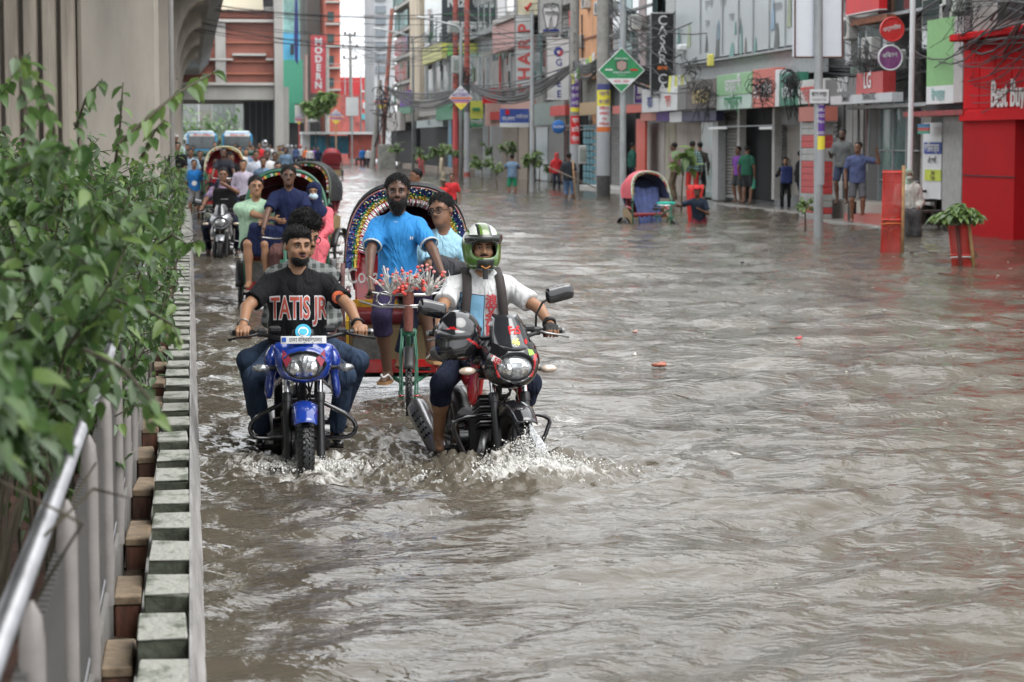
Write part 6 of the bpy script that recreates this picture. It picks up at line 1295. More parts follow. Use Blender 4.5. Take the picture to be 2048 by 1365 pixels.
L1 = thing('apartment_building', 'mottled concrete building behind the red upright lettered sign', 'building', Wy(630, 300, 250.)); bx(598, -120, 652, 322, 250., 10, mat('mottled', (.30, .29, .27), .85, var=0, scale=.5, col2=(.12, .12, .11), thr=(.45, .6)), 'wall', L1); bx(598, -120, 617, 322, 249., 1, mat('pale_strip', (.34, .38, .37), .7), 'column', L1); bx(609, -10, 613, 60, 248.5, .3, GALV, 'pipe', L1)
L2 = thing('apartment_building', 'teal and blue sheeted building beside the station column', 'building', Wy(585, 300, 236.)); bx(566, -120, 600, 66, 244., 6, mat('teal_glassy', (.18, .33, .30), .4, var=.5, scale=.6), 'upper_wall', L2); bx(566, 66, 600, 125, 238., 8, mat('blue_sheet', (.07, .30, .48), .5), 'blue_sheeting', L2); bx(566, 120, 606, 208, 236., 8, mat('green_sheet', (.05, .26, .17), .5, var=.15), 'green_sheeting', L2); bx(566, 205, 590, 246, 235., 8, mat('green_sheet', (.05, .26, .17), .5, var=.15), 'green_sheeting', L2); bx(566, 246, 640, 300, 236, 8, DARK, 'dark_base', L2)
bx(581, 90, 588, 110, 237.5, .3, DARK, 'window', L2)
g = G(); a_ = [Wy(x, y, 228.) for x, y in ((590, 0), (595, 0), (597, 60), (596, 130), (590, 122), (588, 80))]; g.prism([(p.x-a_[0].x, p.z-a_[0].z) for p in a_[::-1]], a_[0], (1, 0, 0), (0, 0, 1), (0, 1, 0), .3, mat('navy_cloth', (.02, .03, .16), .7, var=.3)); o = g.build('hanging_cloth'); tag(o, 'long navy cloth banner hanging beside the teal building', 'cloth')
N1 = thing('apartment_building', 'red-fronted low block with round emblem signs', 'building', Wy(700, 300, 240.)); bx(640, 190, 745, 322, 252., 6, mat('mixed_far', (.36, .10, .09), .6, var=.5, scale=.8), 'wall', N1); bx(722, 200, 745, 250, 236., .6, PINK, 'menu_board', N1); bx(726, 205, 741, 218, 235.8, .2, SWHT, 'picture', N1); bx(724, 228, 743, 240, 235.8, .2, mat('cyan_print', (.1, .4, .45)), 'picture', N1)
gw = thing('wall_sign', 'tall grey sign wall with upright grey letters beside the red building', 'sign', Wy(745, 300, 225.)); bx(732, 137, 760, 205, 225., 2, mat('grey_signwall', (.33, .35, .34), .6), 'board', gw); btext(gw, 224.8, 745, 150, 11, 'ADVA', mat('grey_letters', (.16, .17, .17)), .03, 12, True, 14)
# stalls with blue tarpaulin on the far side
ts = thing('market_stall', 'low stalls under blue tarpaulin and a red sheet far down the street', 'stall', Wy(690, 305, 205.)); bx(618, 272, 700, 308, 205., 3, mat('blue_tarp', (.05, .30, .46), .6, var=.5, scale=1.2), 'tarpaulin', ts); bx(700, 268, 762, 318, 203., 3, mat('red_tarp', (.42, .09, .07), .6, var=.35, scale=1.), 'red_sheet', ts); bx(604, 264, 760, 269, 202., 5, SWHT, 'roof_edge', ts); bx(604, 270, 620, 300, 204., 3, SWHT, 'end_wall', ts)
wb = thing('blank_board', 'blank white board on a pole in front of the red building', 'sign', Wy(705, 230, 190.)); bx(692, 195, 717, 232, 190., .3, SWHT, 'board', wb); g = G(); g.tube([Wy(704, 232, 190.1), Wz(704, 331)*1.+Vector((0, 0, 0))], .06, GALV, 6); g.build('post', wb, world=True)
for p_ in [q for q in wb.children if q.name.startswith('post')]: C.objects.unlink(p_); bpy.data.objects.remove(p_)
g = G(); a = Wy(704, 232, 190.1); g.tube([a, (a.x, a.y, ROADZ)], .06, GALV, 6); g.build('post', wb, world=True)
# blade signs
r_, a, b_, Y = blade('black upright sign with spaced white letters and an orange mark', 1302, 1348, 27, 194, X=16.0, face=mat('sign_black', (.018, .018, .02), .4)); btext(r_, Y, 1325, 42, 20, 'CASAR CA', SWHT, .01, 22, True, 19.5); g = G(); g.bb(Wy(1315, 133, Y)-Vector((0, .03, 0)), Wy(1334, 140, Y)-Vector((0, .01, 0)), ORG); g.build('orange_mark', r_, world=True); btext(r_, Y, 1325, 187, 6, 'DERMATOLOGY', SWHT, .0, 40)
r_, a, b_, Y = blade('tall pale sign with big red letters reading upward', 1030, 1063, -20, 196, face=SWHT, X=15.6); 
for i, ch in enumerate('SHARP'):
    c = Wy(1050, 178-30*i, Y)-Vector((0, .015, 0)); lettering('letter', r_, ch, c, (0, 0, 1), (-1, 0, 0), 26/4600*Y*1.38, PINK, .03, world=True)
r_, a, b_, Y = blade('white upright sign with a round red and blue emblem above dark letters', 1093, 1139, 77, 200, face=SWHT, X=15.8); btext(r_, Y, 1118, 126, 14, 'GREE', INKB, .012, 20, True, 21)
c = Wy(1117, 104, Y)-Vector((0, .02, 0)); g = G(); g.cyl(c, c+Vector((0, .01, 0)), .2, None, INKB, 24); g.cyl(c+Vector((.06, -.006, -.04)), c+Vector((.06, 0, -.04)), .12, None, REDP, 20); g.cyl(c+Vector((0, -.012, .0)), c+Vector((0, -.006, 0)), .07, None, SWHT, 20); g.build('emblem', r_, world=True)
r_, a, b_, Y = blade('white sign in the outline of a tooth with Bengali lettering', 1078, 1124, -20, 66, face=mat('tooth_bg', (.40, .42, .42), .5), X=16.1); g = G(); c = Wy(1102, 28, Y)
out_ = [(-.5, .5), (-.2, .62), (0, .55), (.2, .62), (.5, .5), (.58, .15), (.45, -.35), (.35, -.85), (.2, -.9), (.1, -.35), (0, -.2), (-.1, -.35), (-.2, -.9), (-.35, -.85), (-.45, -.35), (-.58, .15)]; k_ = 30/4600*Y
g.prism([(x*k_, y*k_*1.15) for x, y in out_[::-1]], c-Vector((0, .05, 0)), (1, 0, 0), (0, 0, 1), (0, 1, 0), .04, INK); g.prism([(x*k_*.92, y*k_*1.06) for x, y in out_[::-1]], c-Vector((0, .07, 0)), (1, 0, 0), (0, 0, 1), (0, 1, 0), .05, SWHT); g.build('tooth', r_, world=True); btext(r_, Y-.08, 1103, 13, 9, 'ডেন্টাল', INK, .015, 30); btext(r_, Y-.08, 1103, 28, 9, 'সেন্টার', INK, .015, 28); bx(1086, 59, 1118, 63, Y-.05, .03, INKB, 'arrow', r_)
r_, a, b_, Y = blade('cream sign with a slanting red mark at the top of the red-lettered upright', 1034, 1076, -40, 31, face=CREAM, Y=103.); g = G(); 
for p_, q_ in (((1050, 14), (1056, 22)), ((1053, 19), (1062, 6))): g.tube([Wy(*p_, Y)-Vector((0, .03, 0)), Wy(*q_, Y)-Vector((0, .03, 0))], .05, REDP, 5)
g.build('red_mark', r_, world=True)
r_, a, b_, Y = blade('red upright sign with big white letters far down the street', 622, 652, 72, 186, Y=228., face=mat('modern_red', (.50, .06, .08), .5), frame_m=PINK); btext(r_, Y, 637, 84, 13.5, 'MODERN', SWHT, .05, 20, True, 17.5)
r_, a, b_, Y = blade('small purple and white sign beside the green diamond sign', 1269, 1291, 170, 208, Y=80., face=PURP); btext(r_, Y, 1280, 196, 7, 'চাষী', SWHT, .02, 16); bx(1275, 173, 1286, 188, Y-.03, .02, SWHT, 'picture', r_)
r_, a, b_, Y = blade('blue round hanging sign beside the red poster pole', 1105, 1127, 250, 262, Y=88., face=plain('round_blue', (.03, .14, .42)), name='hanging_sign'); g = G(); g.ell(Wy(1117, 254, 87.9), (.26, .10, .26), plain('round_blue', (.03, .14, .42))); g.build('round_body', r_, smooth=True, world=True); btext(r_, 87.7, 1117, 254, 5, 'SALOON', SWHT, .02, 20)
# CCTV-like bracket lamps, yellow box
o = thing('security_camera', 'small white camera on the wall under the advertising panel', 'camera', Wx(1364, 96, 15.8)); g = G(); g.box((0, 0, 0), (.3, .5, .22), SWHT, None, .05); g.tube([(.0, 0, 0), (.3, 0, .15)], .03, GALV, 6); g.build('camera_body', o)
o = thing('junction_box', 'yellow box hanging from the cable in front of the advertising panel', 'box', Wx(1421, 121, 15.2)); g = G(); g.box((0, 0, 0), (.16, .3, .36), mat('box_yellow', (.6, .55, .12), .5), None, .03); g.build('box_body', o)
# bunting strips: white and yellow leaflets on a string
bt = thing('bunting', 'white and yellow paper strips hanging from the cable by the black upright sign', 'bunting', Wy(1362, 170, 74.))
for i in range(9): 
    g = G(); p = Wy(1338+6*i, 150+abs(i-4)*.6, 74.); q = Wy(1335+6.4*i, 188-abs(i-4)*.8, 73.8); m_ = SWHT if i % 2 else mat('paper_yellow', (.62, .62, .18), .7); g.add([p, p+Vector((.09, 0, 0)), q+Vector((.10, 0, 0)), q], [(0, 1, 2, 3)], m_); o = g.build('paper_strip', bt, world=True); o.modifiers.new('s', 'SOLIDIFY').thickness = .01
bt2 = thing('bunting', 'yellow and green leaflets strung above the purple posters on the concrete pole', 'bunting', Wy(1160, 135, 84.))
for i in range(8): g = G(); p = Wy(1142+6*i, 150-6*i, 84.); g.add([p, p+Vector((.09, 0, .06)), p+Vector((.12, -.05, -.32)), p+Vector((.02, 0, -.36))], [(0, 1, 2, 3)], (mat('paper_yellow', (.62, .62, .18), .7), SWHT, LGRN)[i % 3]); o = g.build('paper_strip', bt2, world=True); o.modifiers.new('s', 'SOLIDIFY').thickness = .01
# ---------------------------------------------------------------- poles
def pole(label, px, yb, ytop, r0, r1, m_, Y=None, lean=0, name='utility_pole', group=None, cat='pole'):
    b_ = Wz(px, yb) if Y is None else Wy(px, 300, Y); Y = b_.y; tp = Wy(px+lean, ytop, Y); root = thing(name, label, cat, (b_.x, Y, ROADZ), 0, group); g = G(); g.tube([(b_.x, Y, ROADZ), (tp.x, Y, tp.z)], [r0, r1], m_, 12); g.build('shaft', root, smooth=R(40), world=True); return root, Y, b_.x, tp
def poster(par, Y, x, r_, y0, y1, m_, name='poster', txt=None, tm=None, a=1.25):
    zt, zb = Wy(1000, y0, Y).z, Wy(1000, y1, Y).z; g = G(); n_ = 9; vs = []; 
    for i in range(n_+1):
        t = -a+2*a*i/n_; vs += [(x+math.sin(t)*(r_+.006), Y-math.cos(t)*(r_+.006), zb), (x+math.sin(t)*(r_+.006), Y-math.cos(t)*(r_+.006), zt)]
    g.add(vs, [(2*i, 2*i+2, 2*i+3, 2*i+1) for i in range(n_)], m_); o = g.build(name, par, smooth=True, world=True)
    if txt:
        rows_ = txt if isinstance(txt, list) else [txt]; h = (zt-zb)/len(rows_)
        for i, tx in enumerate(rows_):
            if not tx: continue
            vs, fs = text_mesh(tx, h*.72, .02); w_ = max(v[0] for v in vs)-min(v[0] for v in vs); k_ = min(1, r_*1.7/w_); g = G(); rr = r_+.013
            g.add([(x+math.sin(v[0]*k_/rr)*rr, Y-math.cos(v[0]*k_/rr)*rr, zt-h*(i+.5)+v[1]) for v in vs], fs, tm or SWHT); g.build('lettering', o, world=False) if False else g.build('lettering', par, world=True)
    return o
CP = mat('pole_concrete', (.26, .255, .24), .8, var=.25, scale=3, bump=.4, bscale=20); OLDP = mat('pole_peeling', (.33, .35, .37), .75, var=0, scale=7, col2=(.10, .09, .08), thr=(.50, .62), bump=.3, stretch=(1, 1, .5)); GRIME = mat('pole_grime', (.05, .05, .05), .7, var=.5, scale=8)
BW = mat('billboard_white', (.70, .74, .80), .4, var=.03)
r_, Y, x, tp = pole('galvanised lamp pole carrying the blank white billboard, wrapped in purple posters', 1637, 474, -60, .095, .085, GALV, name='lamp_pole')
poster(r_, Y, x, .095, 190, 272, PURP, txt=['LOVES', 'YES', 'GIRLS', '& COLLEGE', 'Way to', '', 'SCHOOL'], tm=SWHT); poster(r_, Y, x, .097, 272, 300, YEL); poster(r_, Y, x, .096, 300, 372, OLDP)
np_ = thing('notice', 'small white notice with Bengali lettering fixed to the billboard pole', 'sign', Wy(1637, 195, Y-.12)); bx(1620, 179, 1657, 207, Y-.13, .02, SWHT, 'plate', np_); btext(np_, Y-.14, 1638, 189, 9, 'বাসা ভাড়া', INK, .02, 32); btext(np_, Y-.14, 1638, 200, 5, '০১৭১৪-৫৫৮৮', INK, .01, 30)
wbb = thing('billboard', 'blank white billboard on the galvanised pole', 'billboard', Wy(1637, 115, Y+.1)); bx(1590, -110, 1685, 114, Y+.10, .12, BW, 'panel', wbb)
g = G(); 
for p_, q_ in (((1590, -110), (1590, 115)), ((1685, -110), (1685, 115)), ((1590, 115), (1685, 115))): g.tube([Wy(*p_, Y+.08), Wy(*q_, Y+.08)], .018, mat('rust_frame', (.12, .05, .04), .7), 5)
g.build('frame', wbb, world=True)
r_, Y, x, tp = pole('slim white pole rising through the cable tangle', 1817, 470, -60, .055, .055, SWHT, lean=10, name='lamp_pole')
r_, Y, x, tp = pole('thick dark concrete pole buried in black cable coils', 1842, 440, -60, .17, .14, mat('pole_dark', (.08, .07, .06), .8, var=.4), Y=51.)
poster(r_, Y, x, .16, 205, 240, PURP, txt=['ভর্তি', 'চলছে'])
r_, Y, x, tp = pole('pole carrying the large green diamond sign', 1246, 412, -60, .10, .085, GALV, name='lamp_pole'); YG = Y
r_, Y, x, tp = pole('old concrete utility pole thick with torn posters and a black painted foot', 1206, 394, -60, .24, .20, CP); poster(r_, Y, x, .235, 168, 180, mat('p_navy', (.05, .06, .2))); poster(r_, Y, x, .235, 180, 212, YEL, txt=['আবাসিক', 'কোচিং'], tm=PURP); poster(r_, Y, x, .235, 212, 254, SWHT, txt=['টিউশন', 'মিডিয়া', 'গৃহ', 'শিক্ষক'], tm=REDP); poster(r_, Y, x, .237, 254, 264, ORG); poster(r_, Y, x, .238, 264, 352, OLDP); poster(r_, Y, x, .24, 352, 396, GRIME)
r_, Y, x, tp = pole('concrete utility pole with a purple poster above a red one', 1149, 384, -60, .19, .16, CP); poster(r_, Y, x, .175, 155, 215, PURP, txt=['ভর্তি', 'কোচিং', 'ইংলিশ', 'গণিত']); poster(r_, Y, x, .178, 215, 224, YEL); poster(r_, Y, x, .18, 232, 288, REDP, txt=['পড়াতে', 'চাই', 'শিক্ষক'], tm=SWHT); poster(r_, Y, x, .188, 290, 345, OLDP)
r_, Y, x, tp = pole('tall galvanised lamp post behind the woman-high sapling, its top level with the red-lettered sign', 1064, 384, 24, .10, .06, GALV, name='lamp_pole'); poster(r_, Y, x, .095, 262, 300, OLDP)
r_, Y, x, tp = pole('painted pole with red upper half, left one of the touching pair', 911, 352, -60, .17, .14, mat('pole_red', (.34, .08, .06), .7, var=.3)); poster(r_, Y, x, .165, 225, 330, mat('p_mixed', (.50, .08, .08), .7, var=0, scale=6, col2=(.5, .45, .45), thr=(.5, .6)))
r_, Y, x, tp = pole('painted pole with posters, right one of the touching pair', 934, 354, -60, .17, .14, mat('pole_red', (.34, .08, .06), .7, var=.3)); poster(r_, Y, x, .165, 225, 345, OLDP); poster(r_, Y, x, .17, 170, 225, mat('p_grime', (.12, .12, .12), .8))
r_, Y, x, tp = pole('leaning rusty red pole against the tall cream building', 762, 335, 18, .2, .14, mat('pole_red2', (.34, .13, .10), .7, var=.3), lean=22)
pole('concrete pole leaning into the cable bundle beside the rusty red one', 744, 335, 160, .22, .15, CP, lean=16)
r_, Y, x, tp = pole('distant utility pole with insulators against the white sky', 704, 322, 66, .22, .14, CP, lean=-4); g = G()
for yy, w1 in ((70, 10), (95, 14), (118, 12)): 
    g.tube([Wy(700-w1, yy, Y), Wy(700+w1, yy, Y)], .07, STEEL, 5)
    for q in (-1, 1): g.ell(Wy(700+w1*q, yy-3, Y), (.12, .12, .2), BLACK, None, 8, 6)
g.build('crossarm', r_, world=True)
pole('thin distant pole in front of the mottled building', 655, 318, 95, .2, .14, CP, Y=205.)
pole('thin distant pole beside the upright red sign', 612, 312, 110, .2, .14, mat('pole_pinkish', (.34, .24, .21), .7), Y=220.)
# street lamps with long arms
for i, (px, yb, yt, tx, ty) in enumerate(((922, 366, 52, 836, 35), (826, 342, 70, 748, 58), (757, 330, 105, 697, 92), (722, 322, 132, 645, 126), (690, 318, 145, 618, 137), (652, 312, 165, 588, 160), (632, 308, 178, 568, 170))):
    b_ = Wz(px, yb); Y = b_.y; root = thing('street_lamp', ['nearest long-armed street lamp, its pole carrying the purple diamond sign', 'second long-armed street lamp, reaching over the pole tops', 'third street lamp, its arm against the white sky', 'fourth street lamp in front of the red building', 'fifth street lamp by the upright red sign', 'sixth small street lamp beside the green sheeting', 'farthest street lamp, low against the station column'][i], 'street lamp', (b_.x, Y, ROADZ), 0, 'long-armed street lamps'); k_ = Y/4600
    P = lambda a, b2: Wy(a, b2, Y)
    g = G(); g.tube([(b_.x, Y, ROADZ), P(px, yt+40), P(px, yt+14), P(px-3, yt+5), P(px-10, yt), P(tx+14, ty+2)], [.10, .075, .06, .055, .05, .045], GALV, 8); g.build('pole', root, smooth=True, world=True)
    g = G(); c = P(tx+5, ty); g.box(c, (16*k_, .3, 3.0*k_), SWHT, Matrix.Rotation(.12, 3, 'Y'), .04); g.build('lamp_head', root, world=True)
# diamond signs
def diamond(label, cx, cy, hw, hh, Y, kind, ybase):
    c = Wy(cx, cy, Y); k_ = Y/4600; a, h = hw*k_, hh*k_; root = thing('diamond_sign', label, 'sign', c, 0, None)
    g = G(); g.prism([(0, -h), (a, 0), (0, h), (-a, 0)], (0, 0, 0), (1, 0, 0), (0, 0, 1), (0, 1, 0), .06, GRNS if kind == 'green' else SWHT); o = g.build('board', root)
    def band(v0, v1, m_, n2='band'):
        w0, w1 = a*(1-abs(v0)), a*(1-abs(v1)); g = G(); g.add([(-w0*.97, -.004, v0*h), (w0*.97, -.004, v0*h), (w1*.97, -.004, v1*h), (-w1*.97, -.004, v1*h)], [(0, 1, 2, 3)], m_); g.build(n2, root)
    T = lambda t_, v, s_, m_, wm_: lettering('lettering', root, t_, (0, -.01, v*h), (1, 0, 0), (0, 0, 1), s_*h, m_, .01, wmax=wm_*a*2)
    if kind == 'green':
        band(-.62, -.36, SWHT); T('BANGLADESH', .52, .10, SWHT, .3); T('• • • • •', -.22, .12, SWHT, .6); T('ESTD  2024', -.49, .14, REDP, .5); T('REGISTER NOW', -.1, .11, SWHT, .75)
        g = G(); pts = [(-.26, .34), (0, .44), (.26, .34), (.24, .0), (0, -.14), (-.24, .0)]; g.prism([(x*a, z*h) for x, z in pts[::-1]], (0, -.012, .06*h), (1, 0, 0), (0, 0, 1), (0, 1, 0), .01, mat('shield_dark', (.03, .06, .04))); g.prism([(x*a*.8, z*h*.8) for x, z in pts[::-1]], (0, -.018, .08*h), (1, 0, 0), (0, 0, 1), (0, 1, 0), .01, mat('shield_tan', (.35, .25, .22))); g.build('shield_emblem', root); T('SCHOOL', .2, .13, SWHT, .2); T('BEST', .08, .1, SWHT, .16)
        for sx, m_ in ((-1, SWHT), (1, REDP)): g = G(); g.box((.55*a*sx, -.008, .02*h), (.32*a, .006, .07*h), m_); g.build('print', root)
        g = G(); b2 = [(0, 0, -h), (a, 0, 0), (0, 0, h), (-a, 0, 0)]; g.tube([Vector(p)+Vector((0, .0, 0)) for p in b2], .018, SWHT, 4, closed=True); g.build('rim', root)
    else:
        band(-.96, -.45, YEL); band(-.42, -.32, PINK); band(-.28, -.16, PURP); band(-.12, .04, ORG if hw > 12 else PINK); T('MASTERMIND', .2, .34, PURP, .72); band(.36, .40, PURP); T('কোচিং', .58, .28, PURP, .3); T('০১৭', -.62, .2, PINK, .3)
    g = G(); g.tube([(0, .08, -h*.9), (0, .08, h*.9)], .03, GALV, 6); g.build('backing_post', root)
    return root
diamond('large green diamond sign with a shield emblem and a white band', 1243, 141, 47, 45, YG-.15, 'green', 412)
diamond('purple, orange and yellow diamond sign on the nearest long-armed lamp', 922, 196, 24, 25, Wz(922, 366).y-.15, 'p', 366)
diamond('purple and yellow diamond sign second in the row, left of the leaning poles', 763, 203, 17, 16, 170., 'p', 335)
diamond('purple and yellow diamond sign third in the row, in front of the stalls', 672, 234, 16, 15, 195., 'p', 322)
diamond('smallest purple and yellow diamond sign by the green tilted board', 598, 238, 9, 12, 230., 'p', 312)
pole('thin post of the second diamond sign', 763, 328, 215, .06, .06, GALV, Y=170.2, name='sign_post'); pole('thin post of the third diamond sign', 672, 322, 245, .06, .06, mat('post_orange', (.45, .25, .12), .6), Y=195.2, name='sign_post'); pole('thin post of the smallest diamond sign', 598, 314, 246, .06, .06, PINK, Y=230.2, name='sign_post')
o = thing('tilted_board', 'green tilted square board right of the smallest diamond sign', 'sign', Wy(616, 236, 228.)); g = G(); g.box((0, 0, 0), (.55, .1, 1.0), GRNS, Matrix.Rotation(.7, 3, 'Y'), .02); g.box((.4, -.02, -.2), (1.2, .08, .35), SWHT, None, .02); g.build('board', o); g = G(); g.tube([(0.1, 0.06, 0), (0.1, 0.06, -3.8)], .06, GALV, 6); g.build('post', o)
# ---------------------------------------------------------------- cables
CBM = mat('cable_black', (.012, .012, .013), .5, var=.2)
def cable(pts, r_, label, group, m_=None):
    g = G(); P = []; n_ = 8
    for (a, b_, sag) in pts:
        a, b_ = Vector(a), Vector(b_)
        for i in range(n_+1):
            t = i/n_; p = a.lerp(b_, t); p = p+Vector((0, 0, -4*sag*t*(1-t))); 
            if not P or (P[-1]-p).length > 1e-3: P.append(p)
    o0 = P[0].copy(); g.tube([p-o0 for p in P], r_, m_ or CBM, 4, caps=False); o = g.build('overhead_cable', smooth=True); o.location = o0; tag(o, label, 'cable', group)
rc = random.Random(5)
LB = {'a': ('black cable strung along the shop fronts between the big poles', 'cables along the shop fronts'), 'b': ('thin wire crossing the upper street towards the far poles', 'thin wires over the far street'), 'c': ('black cable sweeping down from the upper right corner to the dark pole', 'cables sweeping in from the upper right'), 'd': ('cable fanning from the pole tops across the shop signs', 'cables fanning over the shop signs')}
for i in range(34):   # long runs pole to pole
    j = rc.uniform(-9, 9); cable([(Wy(1842+rc.uniform(-10, 10), 140+j, 51), Wy(1600+rc.uniform(-15, 15), 138+j*.8, 62), rc.uniform(.05, .3)), (Wy(1600, 138+j*.8, 62), Wy(1400+rc.uniform(-6, 6), 158+j*.6, 76.), rc.uniform(.1, .55)), (Wy(1400, 158+j*.6, 76.), Wy(1206, 115+j, 79), rc.uniform(.1, .7))], rc.choice([.014, .02, .032, .045]), *LB['a'])
for i in range(16): j = rc.uniform(-12, 12); cable([(Wy(1206, 110+j, 79), Wy(1149, 130+j, 85), rc.uniform(.1, .6)), (Wy(1149, 130+j, 85), Wy(940, 172+j*.6, 118), rc.uniform(.2, 1.2)), (Wy(940, 172+j*.6, 118), Wy(775, 175+j*.4, 165), rc.uniform(.3, 1.5))], rc.choice([.018, .03, .05]), *LB['a'])
for i in range(40): cable([(Wy(2080, rc.uniform(-140, 90), rc.uniform(32, 40)), Wy(1842+rc.uniform(-30, 90), rc.uniform(0, 150), 51), rc.uniform(-.3, 1.3))], rc.choice([.007, .010, .016, .022]), *LB['c'])
for i in range(22): cable([(Wy(2075, rc.uniform(60, 190), rc.uniform(36, 42)), Wy(1850+rc.uniform(-14, 14), rc.uniform(90, 150), 51), rc.uniform(-.2, .9))], rc.choice([.006, .008, .011]), *LB['c'])
for i in range(24): cable([(Wy(1842+rc.uniform(-8, 8), rc.uniform(40, 150), 51), Wy(rc.uniform(1640, 1760), rc.uniform(30, 160), 54), rc.uniform(.0, .6))], rc.choice([.007, .009, .012]), *LB['d'])
for i in range(22): cable([(Wy(1206, rc.uniform(-20, 110), 79), Wy(rc.uniform(1290, 1600), rc.uniform(20, 175), 76-rc.uniform(0, 8)), rc.uniform(.0, .8))], rc.choice([.012, .02]), *LB['d'])
for i in range(12): y = 2+i*5.5; cable([(Wy(380, y+rc.uniform(-6, 6), 120), Wy(1200, y*1.4+rc.uniform(-20, 20), 100), rc.uniform(.2, 1.2))], .014, *LB['b'])
for i in range(14): cable([(Wy(704, 70+rc.uniform(0, 50), 205), Wy(925, rc.uniform(-20, 130), 120), rc.uniform(.3, 1.6))], .018, *LB['b'])
for i in range(8): cable([(Wy(925, rc.uniform(0, 120), 118), Wy(1149, rc.uniform(0, 120), 85), rc.uniform(.3, 1.2))], .014, *LB['b'])
def tangle(label, c, n_, R0, seed, th=.012, drop=.5, vert=1.):
    R0 *= .72; th *= .62; n_ = int(n_*.8)
    r2 = random.Random(seed); g = G(); c = Vector(c)
    for i in range(n_):
        ax = Vector((r2.gauss(0, .35), 1 if r2.random() < .6 else 0, r2.gauss(0, .5))); o = Vector((r2.gauss(0, .4)*R0, r2.gauss(0, .3)*R0, r2.gauss(0, .45)*R0*vert-.1))
        if r2.random() < .55: g.ring(c+o, ax, R0*r2.uniform(.25, .8), th*r2.uniform(.6, 1.3), CBM, 16, 4, a0=0, a1=r2.uniform(3.5, 6.28))
        else: g.tube([c+o, c+o+Vector((r2.gauss(0, .3)*R0, 0, -drop*r2.random()*.5)), c+o+Vector((r2.gauss(0, .5)*R0, 0, -drop*r2.random()))], th*r2.uniform(.6, 1.2), CBM, 4)
    o = g.build('cable_coil', smooth=True); tag(o, label, 'cables', None, 'stuff')
tangle('black coils of cable bunched round the dark pole beside the light green panel', Wy(1846, 110, 50.7), 85, .5, 1, .011, .9)
tangle('knot of black cable hanging over the coral shop sign', Wx(1525, 165, 15.1), 60, .45, 2, .016, .8); tangle('thick knot of cable in front of the narrow white panel and the deep green sign', Wx(1585, 150, 15.1), 60, .36, 3, .018, 1.1)
tangle('loops of black cable hanging below the small white camera', Wx(1383, 128, 15.3), 26, .5, 4, .016, .6, 1.6); tangle('tangle of cable hanging over the dark brown sign', Wx(1406, 180, 15.2), 60, .5, 5, .015, 1.2); tangle('wires bunched on the pole before the upper right grey wall', Wy(1925, 10, 44), 50, .5, 6, .009, 1.)
tangle('dark bundle of cable round the touching painted poles', Wy(922, 150, 119), 60, .75, 7, .03, 1.6, 1.6); tangle('cable mess on the leaning concrete pole by the tall cream building', Wy(772, 205, 160), 60, 1.1, 8, .04, 3, 2.2); tangle('wire tangle in front of the grey sign with the sloping cables, left of the round signs', Wy(1720, 110, 52), 60, .45, 9, .009, .6)
tangle('wire coils at the corner of the red fascia', Wy(1965, 118, 44), 30, .3, 10, .007, .6); tangle('cables looped round the old poster pole level with the green diamond', Wy(1206, 120, 78.7), 40, .5, 11, .014, 1.); tangle('dark cable knot on the pole with the red poster', Wy(1149, 150, 84), 18, .3, 12, .014, .8)
# boxes on poles
for (lab, px, py, Y, s_) in (('grey transformer box on the touching painted poles', 914, 130, 118, (.55, .4, .9)), ('floodlight clamped high on the red painted pole', 907, 55, 118, (.6, .5, .6)), ('pale meter box with a greenish face among the cables', 1800, 118, 50, (.26, .2, .42)), ('white meter box under the cable knot on the pole with the red poster', 1165, 310, 84.5, (.3, .2, .7))):
    o = thing('meter_box', lab, 'box', Wy(px, py, Y)); g = G(); g.box((0, 0, 0), s_, mat('box_grey', (.34, .36, .35), .5, var=.2), None, .04); g.build('casing', o); g = G(); g.box((0, -s_[1]/2-.01, -.02), (s_[0]*.7, .02, s_[2]*.6), mat('box_face', (.2, .24, .22), .4), None, .005); g.build('cover', o)
# concrete block / dustbin at the median of the far street
o = thing('concrete_block', 'big square grey concrete block standing in the water under the leaning poles', 'block', Wz(775, 336)); g = G(); k_ = o.location.y/4600; g.box((0, .5, .75), (34*k_, 1.2, 1.9), mat('block_grey', (.22, .22, .20), .8, var=.4, scale=2, bump=.4, bscale=8), None, .08); g.build('block_body', o)
